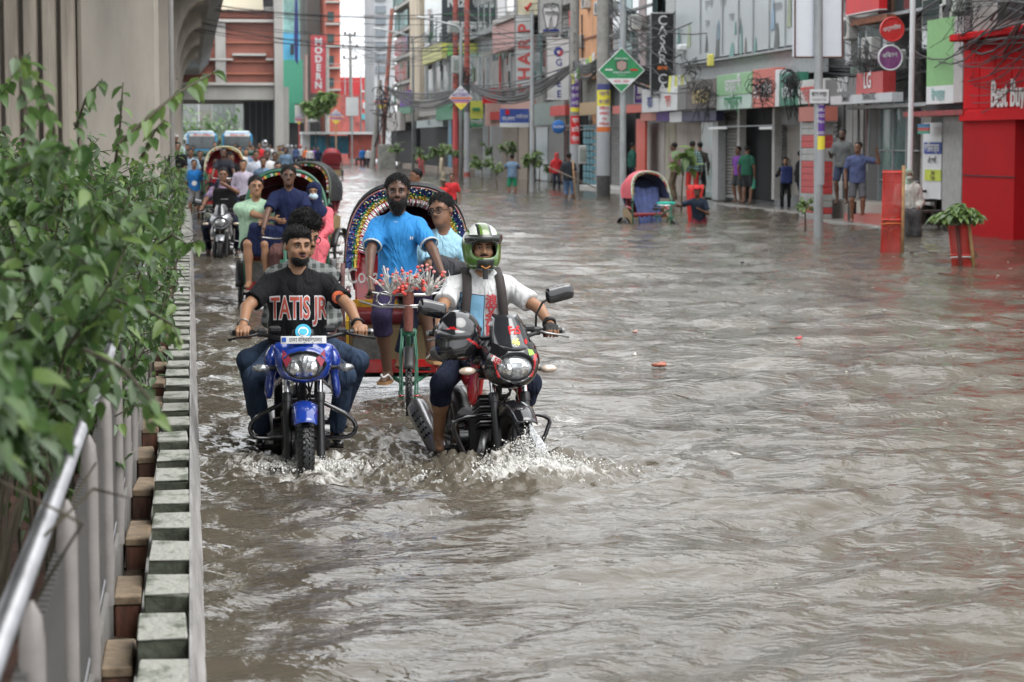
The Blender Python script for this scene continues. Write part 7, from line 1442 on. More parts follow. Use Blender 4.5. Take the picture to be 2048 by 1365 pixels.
# potted palm-like saplings along the kerb
def sapling(label, px, yb, ytop, cw, seed, kind=0, Y=None, lsz=.20, n_=120, zbase=None):
    r2 = random.Random(seed); b_ = Wz(px, yb) if Y is None else Wy(px, 300, Y); Y = b_.y; zt = Wy(px, ytop, Y).z; root = thing('sapling', label, 'tree', (b_.x, Y, ROADZ), 0, 'saplings along the flooded kerb'); k_ = Y/4600; W_ = cw*k_*.5; H_ = zt-ROADZ
    g = G(); tl = Vector((r2.uniform(-.06, .06), 0, H_*.72)); g.tube([(0, 0, 0), (tl.x*.4, 0, H_*.4), tl], [.03, .024, .014], mat('bark', (.10, .075, .05), .85, var=.3), 6); g.build('trunk', root, smooth=True); g = G(); ends = []
    for i in range(9):
        a = r2.uniform(0, 6.28); s_ = tl*r2.uniform(.75, 1.); e = Vector((math.cos(a)*W_*r2.uniform(.4, .85), math.sin(a)*W_*.7, H_*r2.uniform(.72, .97))); g.tube([s_, (s_+e)/2+Vector((0, 0, .05)), e], [.012, .009, .005], mat('bark', (.10, .075, .05), .85), 4); ends.append((s_, e))
    g.build('branch', root, smooth=True); sp = []
    for i in range(n_):
        s_, e = r2.choice(ends); p = s_.lerp(e, r2.uniform(.55, 1.08)); a = r2.uniform(0, 6.28); Rm = (Matrix.Rotation(a, 3, 'Z') @ Matrix.Rotation(r2.uniform(-.9, .35), 3, 'X') @ Matrix.Rotation(r2.uniform(-.4, .4), 3, 'Y'))
        sp.append((p, lsz*r2.uniform(.7, 1.2), Rm, r2.choice([1, 2, 2, 3] if kind == 0 else [2, 2, 2, 1])))
    leaf_cloud('crown', root, sp); return root
for i, a in enumerate(((1360, 1, 0, 0, 0),)): pass
sapling('sapling with drooping leaves at the left of the sapling group', 965, 372, 308, 60, 1, n_=90, lsz=.3); sapling('taller round-headed sapling behind the man in blue, left one', 982, 352, 282, 46, 2, n_=110, lsz=.3); sapling('sapling with a small pale top tuft left of the man in blue', 1015, 362, 278, 46, 3, n_=90, lsz=.28)
sapling('low bushy sapling at the feet of the pale-tufted one', 994, 376, 325, 36, 4, n_=80, lsz=.22); sapling('dark dense sapling just right of the man in blue', 1055, 384, 300, 62, 5, n_=200, lsz=.24); sapling('sapling leaning beside the tall galvanised lamp post', 1078, 376, 298, 46, 6, n_=70, lsz=.24)
sapling('leafy bush at the man with the stick', 1103, 366, 322, 44, 7, n_=170, lsz=.24); sapling('sapling in the row by the purple diamond sign, leftmost', 842, 352, 292, 40, 8, n_=70, lsz=.32); sapling('second sapling in the row by the purple diamond sign', 876, 356, 284, 50, 9, n_=110, lsz=.32); sapling('third sapling in the row by the purple diamond sign', 908, 358, 288, 50, 10, n_=100, lsz=.32)
sapling('sapling before the concrete block under the leaning poles', 796, 340, 280, 40, 12, n_=70, lsz=.36); sapling('small far sapling by the stalls', 698, 318, 275, 26, 13, n_=60, lsz=.4); sapling('dark small crown on top of the concrete block', 770, 322, 266, 34, 14, n_=120, lsz=.36)
sapling('thin yellow-green palm sapling between the two shoppers at the posters', 1362, 420, 290, 60, 15, 1, n_=34, lsz=.42); sapling('wispy grey-green sapling leaning at the foot of the billboard pole', 1611, 462, 388, 40, 16, n_=110, lsz=.14)
tr = sapling('broad pale green tree in front of the far red and grey buildings', 632, 312, 182, 84, 17, 1, Y=200., lsz=.75, n_=900); tr.name = 'street_tree'
# planters: red mesh tree guards
def guard(label, px, yb, ytop, wpx, lean, seed, crown=None):
    b_ = Wz(px, yb); Y = b_.y; k_ = Y/4600; rr = wpx*k_/2; H_ = (yb-ytop)*k_; root = thing('tree_guard', label, 'tree guard', (b_.x, Y, ROADZ), 0, 'red mesh tree guards'); L_ = lean*k_; NM = mat('red_netting', (.62, .05, .035), .5, var=.15, scale=20); g = G()
    H2 = H_-ROADZ
    for i in range(30):
        for sg in (-1, 1):
            pts = [(math.sin(2*math.pi*(i/30+sg*t*.55))*rr+L_*t, -math.cos(2*math.pi*(i/30+sg*t*.55))*rr*.9, H2*t) for t in [q/10 for q in range(11)]]; g.tube(pts, .0045, NM, 3, caps=False)
    for t in (0.02, .5, .98): g.ring((L_*t, 0, H2*t), (0, 0, 1), rr, .012, NM, 20, 5, flat=1)
    g.build('netting', root, stuff=True); g = G()
    def wall_(u, v): a = u*2*math.pi; return Vector((math.sin(a)*rr*.97+L_*v, -math.cos(a)*rr*.87, H2*v))
    g.grid(wall_, 20, 6, mat('thin_red_sheet', (.50, .035, .03), .5, var=.3, scale=9, alpha=.32)); g.build('sheet', root, smooth=True)
    g = G(); g.tube([(rr*.7, -rr*.9, 0), (rr*.6+L_, -rr*.9, H2*1.05)], .03, mat('bamboo', (.34, .20, .09), .7, var=.3, scale=9), 8)
    if crown: g.tube([(-rr*.5, -rr*.9, 0), (-rr*.5+L_, -rr*.9, H2*1.0)], .03, mat('bamboo_dark', (.12, .03, .025), .7), 8)
    g.build('stake', root, smooth=True); g = G(); g.ring((L_*.45, 0, H2*.45), (0, .1, 1), rr*1.03, .012, SWHT if crown else ORG, 20, 4); g.build('tie', root, smooth=True)
    sp = []; r2 = random.Random(seed); 
    for i in range(60): sp.append((Vector((r2.uniform(-.6, .6)*rr, r2.uniform(-.6, .6)*rr, r2.uniform(.3, .55)*H2)), .12, rleaf(r2), r2.choice([0, 1, 3])))
    leaf_cloud('inner_leaves', root, sp)
    if crown:
        cw, y0, y1 = crown; sp = []; cz = (285-(y0+y1)/2)*k_+CAMH-ROADZ; hh_ = (y1-y0)*k_*.5
        for i in range(46):
            a = r2.uniform(0, 6.28); q = math.sqrt(r2.random()); c = Vector((math.cos(a)*q*cw*k_*.5-.12, math.sin(a)*q*.4, cz+hh_*(1-q*q)*r2.uniform(-.2, 1.)-hh_*.3))
            for m_ in range(7): Rm = Matrix.Rotation(6.28*m_/7+r2.random(), 3, 'Z') @ Matrix.Rotation(r2.uniform(-.6, -.05), 3, 'X'); sp.append((c, .19*r2.uniform(.8, 1.2), Rm, r2.choice([1, 2, 2, 3])))
        leaf_cloud('crown', root, sp); g = G(); g.tube([(0, 0, 0), (L_*.8, 0, H2*.8), (-.1, 0, cz)], .02, mat('bark', (.10, .075, .05), .85), 6); g.build('trunk', root)
    return root
guard('tall red netting tree guard with a bamboo stake beside the seated woman', 1783, 505, 336, 46, 3, 1); guard('short leaning red netting tree guard with a wide bright leaf crown', 1930, 532, 448, 46, -14, 2, crown=(104, 395, 462))
# table, chair, steps
bt_ = thing('table', 'small folding table by the dark doorway', 'table', (Wz(1525, 405).x, Wz(1525, 405).y, .02)); g = G(); g.box((0, 0, .86), (1.0, .5, .04), mat('table_top', (.4, .36, .3), .6), None, .01); g.build('table_top', bt_); 
for sx in (-1, 1): g = G(); g.tube([(.42*sx, -.2, 0), (.3*sx, .2, .85)], .018, BLACK, 6); g.build('leg', bt_); g = G(); g.tube([(.42*sx, .2, 0), (.3*sx, -.2, .85)], .018, BLACK, 6); g.build('leg', bt_)
ch = thing('chair', 'dark wooden chair beside the white banner', 'chair', (Wz(1868, 455).x, Wz(1868, 455).y, -.12), R(20)); WD = mat('dark_wood', (.035, .02, .015), .5, var=.3, scale=12)
g = G(); g.box((0, 0, .45), (.42, .42, .04), WD, None, .01); g.build('seat', ch)
for sx in (-1, 1):
    g = G(); g.box((.19*sx, -.19, .22), (.04, .04, .45), WD); g.build('leg', ch); g = G(); g.box((.19*sx, .19, .48), (.045, .045, .96), WD, Matrix.Rotation(-.08, 3, 'X')); g.build('leg', ch)
for z in (.7, .9): g = G(); g.box((0, .215, z), (.4, .03, .06), WD); g.build('back_rail', ch)
sb_ = thing('stool', 'dark wooden bench with splayed legs behind the leafy tree guard', 'bench', (Wz(1862, 462).x-.15, Wz(1862, 462).y+.2, -.15)); g = G(); g.box((0, 0, .55), (.9, .35, .05), WD, None, .01); g.build('bench_top', sb_)
for sx in (-1, 1): g = G(); g.tube([(.55*sx, -.1, 0), (.36*sx, -.05, .55)], .03, WD, 6); g.build('leg', sb_); g = G(); g.tube([(.5*sx, .2, 0), (.36*sx, .1, .55)], .03, WD, 6); g.build('leg', sb_)
fs_ = thing('step', 'red and white tiled entrance step under the young man in the blue T-shirt', 'step', (15., 53, -.1)); fb('riser', fs_, 1690, 1765, 424, 436, 14.95, .9, mat('tile_red', (.36, .07, .05), .4, var=0, scale=3, col2=(.4, .38, .36), thr=(.48, .52)), z=(.22, .04)); fb('tread', fs_, 1640, 1770, 437, 447, 14.7, 1.4, mat('wet_tile', (.24, .23, .21), .25), z=(.05, -.25)); fb('upper_step', fs_, 1650, 1765, 404, 424, 15.6, .8, mat('step_cream', (.36, .33, .29), .6), z=(.45, -.1)); fb('dark_gap', fs_, 1697, 1706, 405, 436, 14.93, .1, DARK, z=(.5, .05))
# floating litter
for i, (px, py, c_, lab, s_) in enumerate(((1318, 733, (.30, .09, .05), 'brown sandal floating on the open water', .12), (1597, 680, (.35, .03, .04), 'small red wrapper floating on the open water', .07), (1484, 527, (.02, .02, .02), 'small dark scrap floating near the far kerb', .06), (676, 430, (.012, .012, .014), 'black bag floating behind the rickshaw with flowers', .16), (697, 431, (.012, .012, .014), 'smaller black scrap beside the floating bag', .10), (1270, 667, (.35, .2, .17), 'pale pink scrap floating in mid-stream', .06), (1268, 713, (.5, .48, .44), 'white scrap of froth floating left of the sandal', .05))):
    s_ *= .55; p = Wz(px, py); r2 = random.Random(i); t = S(); t.ell((0, 0, .012), (s_*1.1, s_*.5, .018), .01); t.ell((s_*.5, .02, .02), (s_*.5, s_*.35, .02), .01); o = t.build('floating_litter', None, mat('litter_%d' % i, c_, .4, var=.3, scale=20), .012, 1, disp=lambda V: V+np.random.RandomState(3).normal(size=V.shape)*.002); o.location = p; tag(o, lab, 'litter')

# clutter on the fronts: air conditioners, pipes, small windows, meter boards
ra_ = random.Random(12); AC = mat('ac_white', (.42, .42, .40), .5, var=.25, scale=4)
for root, x0, x1, ya, yb in ((H, 784, 818, 0, 200), (Gb, 850, 884, 10, 110), (F_, 1000, 1060, 60, 200), (E, 1160, 1186, 0, 150), (D, 1196, 1300, 10, 200), (F_, 1128, 1155, 0, 200), (Gb, 884, 985, 124, 205), (B, 1690, 1760, 40, 110), (B, 1840, 1925, 0, 60)):
    for i in range(7):
        x = ra_.uniform(x0, x1); y = ra_.uniform(ya, yb); p = Wx(x, y, 16.1); k = ra_.random(); g = G()
        if k < .3: g.box(p, (.35, .8, .55), AC, None, .03); g.cyl(p-Vector((.18, .1, 0)), p-Vector((.19, .1, 0)), .2, None, BLACK, 12); g.build('air_conditioner', root, world=True)
        elif k < .55: g.tube([p, p+Vector((0, ra_.uniform(-.3, .3), -ra_.uniform(1, 3.5)))], .035, ra_.choice([GALV, RUSTY, BLACK]), 6); g.build('pipe', root, world=True)
        elif k < .8: g.box(p+Vector((.15, 0, 0)), (.06, ra_.uniform(.6, 1.4), ra_.uniform(.4, .9)), ra_.choice([SWHT, PINK, GRNS, YEL, POST, PURP, INKB]), None, .01); g.build('small_board', root, world=True)
        else: g.box(p+Vector((.12, 0, 0)), (.1, ra_.uniform(.8, 1.3), 1.1), GLS, None, .01); g.build('small_window', root, world=True)

r_ = random.Random(77); g = G(); fl_ = mat('scum', (.40, .37, .31), .7, var=.4, scale=50)
for i in range(420):
    x, y = r_.uniform(.2, 13), r_.uniform(9, 40); s_ = r_.uniform(.004, .013)*(y/14)**.5; g.ell((x, y, r_.uniform(0, .008)), (s_*r_.uniform(1, 2.6), s_*r_.uniform(.6, 1.6), .004), fl_, Matrix.Rotation(r_.uniform(0, 3), 3, 'Z'), 6, 3)
tag(g.build('floating_scum'), 'small scattered flecks of scum and leaf litter drifting on the flood water', 'scum', None, 'stuff')
# ================================================================== riders, passengers, walkers
def onto(root, x, y, z=0.):
    a = root.rotation_euler.z; return Vector((root.location.x+x*math.cos(a)-y*math.sin(a), root.location.y+x*math.sin(a)+y*math.cos(a), root.location.z+z))
JEAN = cloth('jeans_blue', (.035, .055, .095), .25); JEAND = cloth('jeans_dark', (.014, .018, .035), .3); BLKC = cloth('black_cotton', (.012, .012, .013)); WHC = cloth('white_cotton', (.55, .55, .55), .06); NAVY = cloth('navy_cotton', (.012, .018, .055)); GRYC = cloth('grey_cotton', (.2, .2, .21)); REDC = cloth('red_cotton', (.48, .03, .035)); TEALC = cloth('blue_grey_cotton', (.13, .20, .29)); SHOEB = mat('black_shoe', (.012, .012, .012), .25, coat=.6)
def plaid(name, a, b, sc_=28.):
    m = cloth(name, a, .1); n = m.node_tree.nodes; l = m.node_tree.links; bs = n['Principled BSDF']; tc = n.new('ShaderNodeTexCoord'); prev = None
    src = [q for q in l if q.to_socket == bs.inputs['Base Color']][0].from_socket
    for ax in ('X', 'Z'):
        w_ = n.new('ShaderNodeTexWave'); w_.bands_direction = ax; w_.inputs['Scale'].default_value = sc_/6.28; w_.inputs['Distortion'].default_value = .6; w_.inputs['Detail Scale'].default_value = 1; l.new(tc.outputs['Object'], w_.inputs['Vector'])
        cr = n.new('ShaderNodeValToRGB'); cr.color_ramp.elements[0].position = .45; cr.color_ramp.elements[1].position = .6; l.new(w_.outputs['Fac'], cr.inputs['Fac'])
        mx = n.new('ShaderNodeMix'); mx.data_type = 'RGBA'; mh = n.new('ShaderNodeMath'); mh.operation = 'MULTIPLY'; mh.inputs[1].default_value = .5; l.new(cr.outputs['Color'], mh.inputs[0]); l.new(mh.outputs[0], mx.inputs['Factor']); l.new(prev or src, mx.inputs['A']); mx.inputs['B'].default_value = (*b, 1); prev = mx.outputs['Result']
    l.new(prev, bs.inputs['Base Color']); return m
PLAID = plaid('plaid_grey', (.05, .058, .055), (.24, .25, .24), 38.); CHECK = plaid('check_pale', (.30, .31, .34), (.48, .48, .5), 90.); CAMO = plaid('camo_print', (.06, .065, .065), (.22, .23, .23), 70.); FLORAL = plaid('floral_print', (.36, .10, .11), (.25, .27, .30), 80.)
def print_on(root, d, name, vs, fs, m, off=.005, label=None, cut=.02): return decal(name, root, d['shirt'], vs, fs, m, off=off, cutlen=cut, label=label)
# --- blue motorcycle, rider and pillion
bA = motorcycle('blue motorcycle in front, with a white number plate above its headlamp', (.645, 13.85, -.27), R(-1), 'blue')
gz = 1.0
r1, d1 = person('man', 'man in a black T-shirt with red and white lettering riding the blue motorcycle', bA.location, R(-1), s=.95, hip=(-.01, .26, .87), lean=.10, head=(.06, .30, 0), hands=((.34, -.19, 1.03), (-.345, -.19, 1.03)), elb=((1, .5, -.1), (-1, .5, -.1)),
    feet=((.215, .12, .36), (-.235, .12, .36)), kne=((.5, -1, .25), (-.5, -1, .25)), vox=.0062, top=('tee', BLKC, 1.04), bot=('trousers', JEAN), skin=0, hair='flat', beard=1, grip=(((.345, -.262, gz), (1, 0, 0)), ((-.345, -.262, gz), (-1, 0, 0))), build=1.09, shoe=SHOEB)
for (bo, m_, of) in ((.062, WHITE, .005), (.012, mat('print_red_orange', (.58, .10, .06), .6), .008)):
    vs, fs = text_mesh('TATIS JR', .185, bo, .50); print_on(r1, d1, 'shirt_lettering', [(v[0]-.005, 0, v[1]+1.115-.25*(v[0])**2) for v in vs], fs, m_, of)
cir = lambda cx, cz, rr, n_=14: ([(cx+math.cos(6.283*i/n_)*rr, 0, cz+math.sin(6.283*i/n_)*rr) for i in range(n_)], [tuple(range(n_))])
vs, fs = cir(.232, 1.185, .040); print_on(r1, d1, 'sleeve_patch', vs, fs, mat('print_orange', (.62, .13, .05), .6), .005); vs, fs = cir(.236, 1.18, .022); print_on(r1, d1, 'patch_picture', vs, fs, mat('patch_dark', (.05, .04, .05)), .008)
g = G(); wr = d1['arms'][1][2]; g.ring(wr+(d1['arms'][1][1]-wr)*.16, d1['arms'][1][1]-wr, .033, .004, STEEL, 18, 5); g.build('bracelet', r1, smooth=True)
g = G(); wr = d1['arms'][0][2]; g.ring(wr+(d1['arms'][0][1]-wr)*.12, d1['arms'][0][1]-wr, .033, .008, BLACK, 18, 6, 1.3); g.build('watch', r1, smooth=True)
r2_, d2 = person('man', 'man in a grey checked shirt riding pillion behind the black T-shirt', bA.location, R(-1), s=1.0, hip=(.03, .66, .885), lean=.10, head=(.25, .5, 0), hands=((.13, .36, .98), (-.13, .36, .98)), elb=((.25, .3, -1), (-.25, .3, -1)), feet=((.26, .55, .42), (-.26, .55, .42)), kne=((.7, -1, .1), (-.7, -1, .1)), vox=.009, top=('long', PLAID, .98), bot=('trousers', JEAN), skin=0, hair='tall', extra=(('glasses',), ('moustache',)), build=.98, shoe=SHOEB)
m_ = S(); H1 = d1['H']; m_.ell(H1(0, -.093, -.055), (.017, .012, .010), .004); m_.build('open_mouth', r1, LIPD, .004)
# --- black motorcycle, helmeted rider
bB = motorcycle('black and red motorcycle throwing up spray, with stickers on its screen', (1.725, 13.6, -.26), R(9), 'black')
r3, d3 = person('man', 'man in a white T-shirt and green and white helmet on the black motorcycle', bB.location, R(4), s=.94, hip=(.02, .24, .86), lean=.12, head=(.02, -.02, 0), hands=((.365, -.20, 1.03), (-.31, -.23, 1.03)), elb=((1, .5, -.25), (-1, .5, -.2)), feet=((.22, .14, .34), (-.25, .14, .34)), kne=((.45, -1, .2), (-.5, -1, .2)),
    vox=.0062, top=('tee', WHC, 1.06), bot=('three', JEAND), skin=0, hair='helmet', fist=(2, 2), grip=(((.352, -.275, gz), (1, 0, 0)), ((-.318, -.32, gz), (-1, 0, 0))), build=1.07, extra=(('straps', mat('strap_brown', (.035, .028, .026), .8)), ('pack', BLKC), ('moustache',)))
HG = mat('helmet_green', (.085, .15, .025), .2, var=.5, scale=14, coat=1); HW = mat('helmet_white', (.62, .64, .60), .15, var=.1, coat=1); HDK = mat('helmet_dark', (.02, .025, .022), .3, var=.4, scale=18, coat=.6); HGD = mat('helmet_green_dark', (.06, .14, .02), .2, var=0, scale=16, coat=.8, col2=(.012, .014, .012), thr=(.42, .58))
hc3, Rh3, s3 = d3['hc'], d3['Rh'], .94
def hfn(c, lab):
    q = ((c-hc3)@Rh3)/s3; x, y, z = q[:, 0], q[:, 1], q[:, 2]; o = np.full(len(c), 3)
    o[z > .045] = 1; st = np.abs(x) < .032; o[(z > .045) & st] = 0; o[(z > .045) & (np.abs(np.abs(x)-.038) < .008)] = 2; o[(z > .045) & (np.abs(x) > .088)] = 0; o[(z < .06) & (z > .03) & (y < -.05)] = 2; o[(z < -.06) & (y < -.02) & (np.abs(x) < .055)] = 2; o[lab == 7] = 2; return o
full_helmet(r3, d3['H'], Rh3, s3, [HG, HW, HDK, HGD], hfn)
g = G(); H3 = d3['H']; g.tube([H3(-.115, -.06, .065), H3(-.08, -.125, .07), H3(0, -.148, .07), H3(.08, -.125, .07), H3(.115, -.06, .065)], .012*s3, HDK, 6, flat=2.2); g.build('visor', r3, smooth=True)
g = G(); g.tube([H3(0, -.135, -.125), H3(0, -.14, -.19)], .016, BLACK, 6, flat=.4); g.build('chin_strap', r3)
g = G(); g.tube([H3(-.03, -.152, -.105), H3(0, -.160, -.12), H3(.03, -.152, -.105)], .004, mat('trim_orange', (.5, .2, .05)), 5); g.build('chin_trim', r3)
BLUPR = mat('print_sky_blue', (.20, .42, .60), .7, var=0, scale=14, col2=(.34, .52, .64), thr=(.48, .60))
print_on(r3, d3, 'shirt_picture', [(-.125, 0, 1.215), (.022, 0, 1.195), (.012, 0, .84), (-.16, 0, .84)], [(3, 2, 1, 0)], mat('print_edge', (.03, .05, .09)), .004); print_on(r3, d3, 'shirt_picture', [(-.119, 0, 1.208), (.016, 0, 1.19), (.006, 0, .84), (-.152, 0, .84)], [(3, 2, 1, 0)], BLUPR, .006)
for i, chh in enumerate('浪文海風'): vs, fs = text_mesh(chh, .075, .03); print_on(r3, d3, 'shirt_character', [(v[0]+.062, 0, v[1]+1.16-.062*i) for v in vs], fs, mat('print_dark_red', (.42, .03, .04), .7), .005)
g = G(); wr = d3['arms'][0][2]; e_ = d3['arms'][0][1]; g.ring(wr+(e_-wr)*.12, e_-wr, .034, .010, BLACK, 18, 6, 1.6); g.build('watch', r3, smooth=True)
# spare helmet hanging from the left grip
hp_ = onto(bB, -.27, -.40, 1.0); sh_ = thing('helmet', 'glossy black helmet with red streaks hanging from the handlebar of the black motorcycle', 'helmet', hp_, R(-35))
t = S(); t.ell((0, 0, .0), (.128, .15, .145), .02); t.ell((0, -.03, -.08), (.11, .13, .075), .05); t.box((0, 0, -.19), (.2, .2, .05), .01, .02, sub=True)
t.build('shell', sh_, [BLKP, REDPT], .0075, fn=lambda c, l: ((np.abs(c[:, 2]+.035+.5*c[:, 1]-.02*np.sin(c[:, 0]*40)) < .008) & (c[:, 0] > -.02)).astype(int)); t = S(); t.ell((0, -.018, .005), (.124, .142, .08), .01); t.box((0, .12, 0), (.2, .14, .2), .01, .01, sub=True); t.build('visor', sh_, mat('dark_visor', (.015, .016, .018), .05, coat=1), .0075)
# --- first rickshaw with paper flowers
rA = rickshaw('cycle rickshaw with paper flowers on its handlebar and bright tinsel round the hood', (1.58, 16.92, -.27), R(-5), flowers=True)
BLUET = mat('cloth_bright_blue_stained', (.015, .20, .50), .8, var=0, scale=5, bump=.2, bscale=200, fold=1., col2=(.012, .09, .27), thr=(.42, .60)); TRIM = cloth('white_trim', (.5, .52, .52), .05)
r4, d4 = person('man', 'bearded rickshaw puller in a wet bright blue T-shirt with white trim', rA.location, R(-5), s=1., hip=(-.07, -.02, 1.10), lean=.02, head=(.03, -.03, 0), hands=((.285, -.52, 1.10), (-.285, -.52, 1.10)), elb=((.9, .5, -.2), (-.9, .5, -.2)), feet=((.17, -.40, .62), (-.15, -.28, .46)), kne=((.15, -1, .2), (-.15, -1, .2)),
    vox=.0066, top=('tee', BLUET, 1.04), bot=('three', cloth('purple_navy', (.03, .022, .055))), skin=2, hair='short', beard=2, grip=(((.275, -.60, 1.05), (.15, -1, 0)), ((-.275, -.60, 1.05), (-.15, -1, 0))), build=.90, extra=(('sandal', mat('sandal_sole', (.36, .20, .09), .6), WHITE),), footdir=((.25, -1), (-.25, -1)))
for i in (0, 1):   # sleeve and collar trim
    sh, e, wr = d4['arms'][i]; c_ = sh+(e-sh)*.73; g = G(); g.ring(c_, e-sh, .066, .006, TRIM, 24, 6, 1.4); g.build('sleeve_trim', r4, smooth=True)
nbv = d4['A'](0, -.02, .47); g = G(); g.ring(Vector(nbv)+Vector((0, -.01, 0)), (0, -.55, 1), .070, .007, TRIM, 24, 6, 1.); g.build('collar_trim', r4, smooth=True)
vs, fs = text_mesh('H', .035, .03); print_on(r4, d4, 'shirt_emblem', [(v[0]+.03, 0, v[1]+1.42) for v in vs], fs, WHITE)
r5, d5 = person('man', 'passenger in a light blue shirt and glasses leaning out beside the bearded puller', rA.location, R(-5), s=1.02, hip=(.20, .42, .95), lean=.16, side=.14, head=(.05, -.5, -.14), hands=((.42, .02, .92), (.30, .0, .95)), elb=((1, .1, .9), (-.3, -1, 0)), feet=((.22, -.02, .55), (-.05, -.02, .55)), kne=((0, -1, .5), (0, -1, .5)), vox=.009, top=('short', cloth('light_blue_shirt', (.30, .50, .60), .06), 1.05), bot=('trousers', JEAND), skin=1, hair='short', extra=(('glasses',),))
bg_ = thing('backpack', 'dark grey backpack held on the lap of the passenger in light blue', 'backpack', onto(rA, .30, .12, 1.02), R(-5)); t = S(); t.box((0, 0, 0), (.17, .09, .24), .06, .03, rot=rot(0, .3)); t.box((.03, -.08, -.05), (.12, .04, .12), .03, .02, rot=rot(0, .3)); t.build('bag_body', bg_, cloth('bag_grey', (.055, .055, .06)), .011, disp=folds(.004, 2)); g = G(); g.tube([(-.1, -.05, .22), (-.12, -.13, .05), (-.06, -.13, -.2)], .012, BLACK, 6); g.tube([(.0, -.13, .16), (.04, -.14, .02), (.1, -.13, -.08)], .003, STEEL, 4); g.build('strap', bg_, smooth=True)
# --- second rickshaw
rB = rickshaw('rickshaw with dark green hood edge carrying the man in mint and the masked woman', (1.08, 26.6, -.27), R(-3), rim=mat('edge_green', (.02, .10, .06), .4), detail=0)
r6, d6 = person('man', 'young rickshaw puller in a navy T-shirt with a round white badge', rB.location, R(-3), s=.97, hip=(.04, -.05, 1.10), lean=.10, head=(.05, 0, 0), hands=((.27, -.55, 1.08), (-.27, -.55, 1.08)), elb=((1, .4, -.2), (-1, .4, -.2)), feet=((.17, -.35, .62), (-.15, -.3, .46)), kne=((.15, -1, .2), (-.15, -1, .2)), vox=.011, top=('tee', NAVY, 1.06), bot=('three', cloth('brown_check', (.10, .05, .045))), skin=2, hair='short')
vs, fs = cir(.135, 1.33, .028); print_on(r6, d6, 'badge', vs, fs, WHITE)
r7, d7 = person('man', 'middle-aged man in a mint green shirt holding a navy bag on the rickshaw', rB.location, R(-3), s=1.0, hip=(-.34, .12, .95), lean=.04, head=(.02, .15, 0), hands=((-.20, -.25, 1.18), (-.12, -.26, 1.24)), elb=((.4, -.3, -1), (-1.2, .1, 0)), feet=((-.2, -.30, .55), (-.42, -.30, .55)), kne=((0, -1, .5), (0, -1, .5)), vox=.012, top=('short', cloth('mint_shirt', (.34, .50, .36), .06), 1.1), bot=('shorts', BLKC), skin=0, hair='short', build=1.12)
bg_ = thing('shoulder_bag', 'navy blue bag held on the lap of the man in mint green', 'bag', onto(rB, -.24, -.26, 1.0), R(-3)); t = S(); t.box((0, 0, 0), (.20, .08, .19), .05, .02, rot=rot(.1, .15)); t.build('bag_body', bg_, NAVY, .013, disp=folds(.006, 4)); g = G(); g.tube([(-.1, -.06, .18), (.08, -.03, .24), (.2, .0, .2)], .012, NAVY, 5); g.build('strap', bg_)
r8, d8 = person('woman', 'woman in a navy headscarf, pink dress and pale face mask on the rickshaw', rB.location, R(-3), s=.93, hip=(.33, .18, .93), lean=.05, head=(.0, -.15, 0), hands=((.36, -.17, 1.0), (.18, -.15, 1.0)), elb=((1, .2, 0), (-.5, -1, 0)), feet=((.34, -.3, .55), (.2, -.3, .55)), kne=((0, -1, .5), (0, -1, .5)), vox=.012, top=('long', cloth('pink_dress', (.60, .13, .16), .1), 1.06), bot=('skirt', cloth('pink_dress', (.60, .13, .16), .1)), skin=0, hair='none', extra=(('hijab', NAVY), ('mask', cloth('mask_pale', (.42, .55, .62), .04))))
# --- third rickshaw, dark red hood
rC = rickshaw('cycle rickshaw with a big dark red hood, right of the queue', (1.66, 36.8, -.27), R(-22), rim=mat('edge_brown', (.05, .06, .04), .5), detail=0, lining=mat('hood_deep_red', (.13, .015, .02), .6, var=.3, fold=.6))
r9, _ = person('man', 'man in a pale checked short-sleeved shirt under the big dark red hood', rC.location, R(-22), s=1.02, hip=(-.10, .35, 1.0), lean=.05, head=(0, .1, 0), feet=((.1, -.1, .55), (-.2, -.1, .55)), kne=((0, -1, .5), (0, -1, .5)), hands=((.2, .0, .95), (-.25, .0, .95)), vox=.014, top=('short', CHECK, 1.05), bot=('trousers', JEAND), skin=1)
r10, _ = person('man', 'puller of the dark red hooded rickshaw, mostly hidden behind the green hood', rC.location, R(-22), s=.98, hip=(-.1, -.1, 1.02), lean=.2, hands=((.27, -.55, 1.06), (-.27, -.55, 1.06)), feet=((.14, -.35, .6), (-.14, -.3, .46)), vox=.016, top=('tee', GRYC), bot=('shorts', JEAND), skin=2)
# --- silver motorcycle
bC = motorcycle('silver and black motorcycle behind the leafy kerb', (.52, 38.2, -.27), R(-4), 'silver')
r11, _ = person('man', 'motorcyclist on the silver motorcycle holding a hand to his mouth', bC.location, R(-4), s=1., hip=(0, .25, .92), lean=.05, hands=((.06, -.16, 1.42), (-.34, -.2, 1.03)), elb=((1, 0, -.6), (-1, .4, -.3)), feet=((.22, .1, .36), (-.24, .1, .36)), kne=((.5, -1, .2), (-.5, -1, .2)), vox=.014, top=('short', plaid('blue_pink_check', (.14, .15, .26), (.35, .2, .26)), 1.05), bot=('trousers', JEAND), skin=1, extra=(('straps', BLKC),))
bg_ = thing('backpack', 'black backpack worn on the chest of the man on the silver motorcycle', 'backpack', onto(bC, .03, -.02, 1.17)); t = S(); t.box((0, 0, 0), (.19, .08, .2), .06, .03); t.build('bag_body', bg_, BLKC, .014); g = G(); g.box((0, -.085, .02), (.12, .006, .014), STEEL); g.build('emblem', bg_)
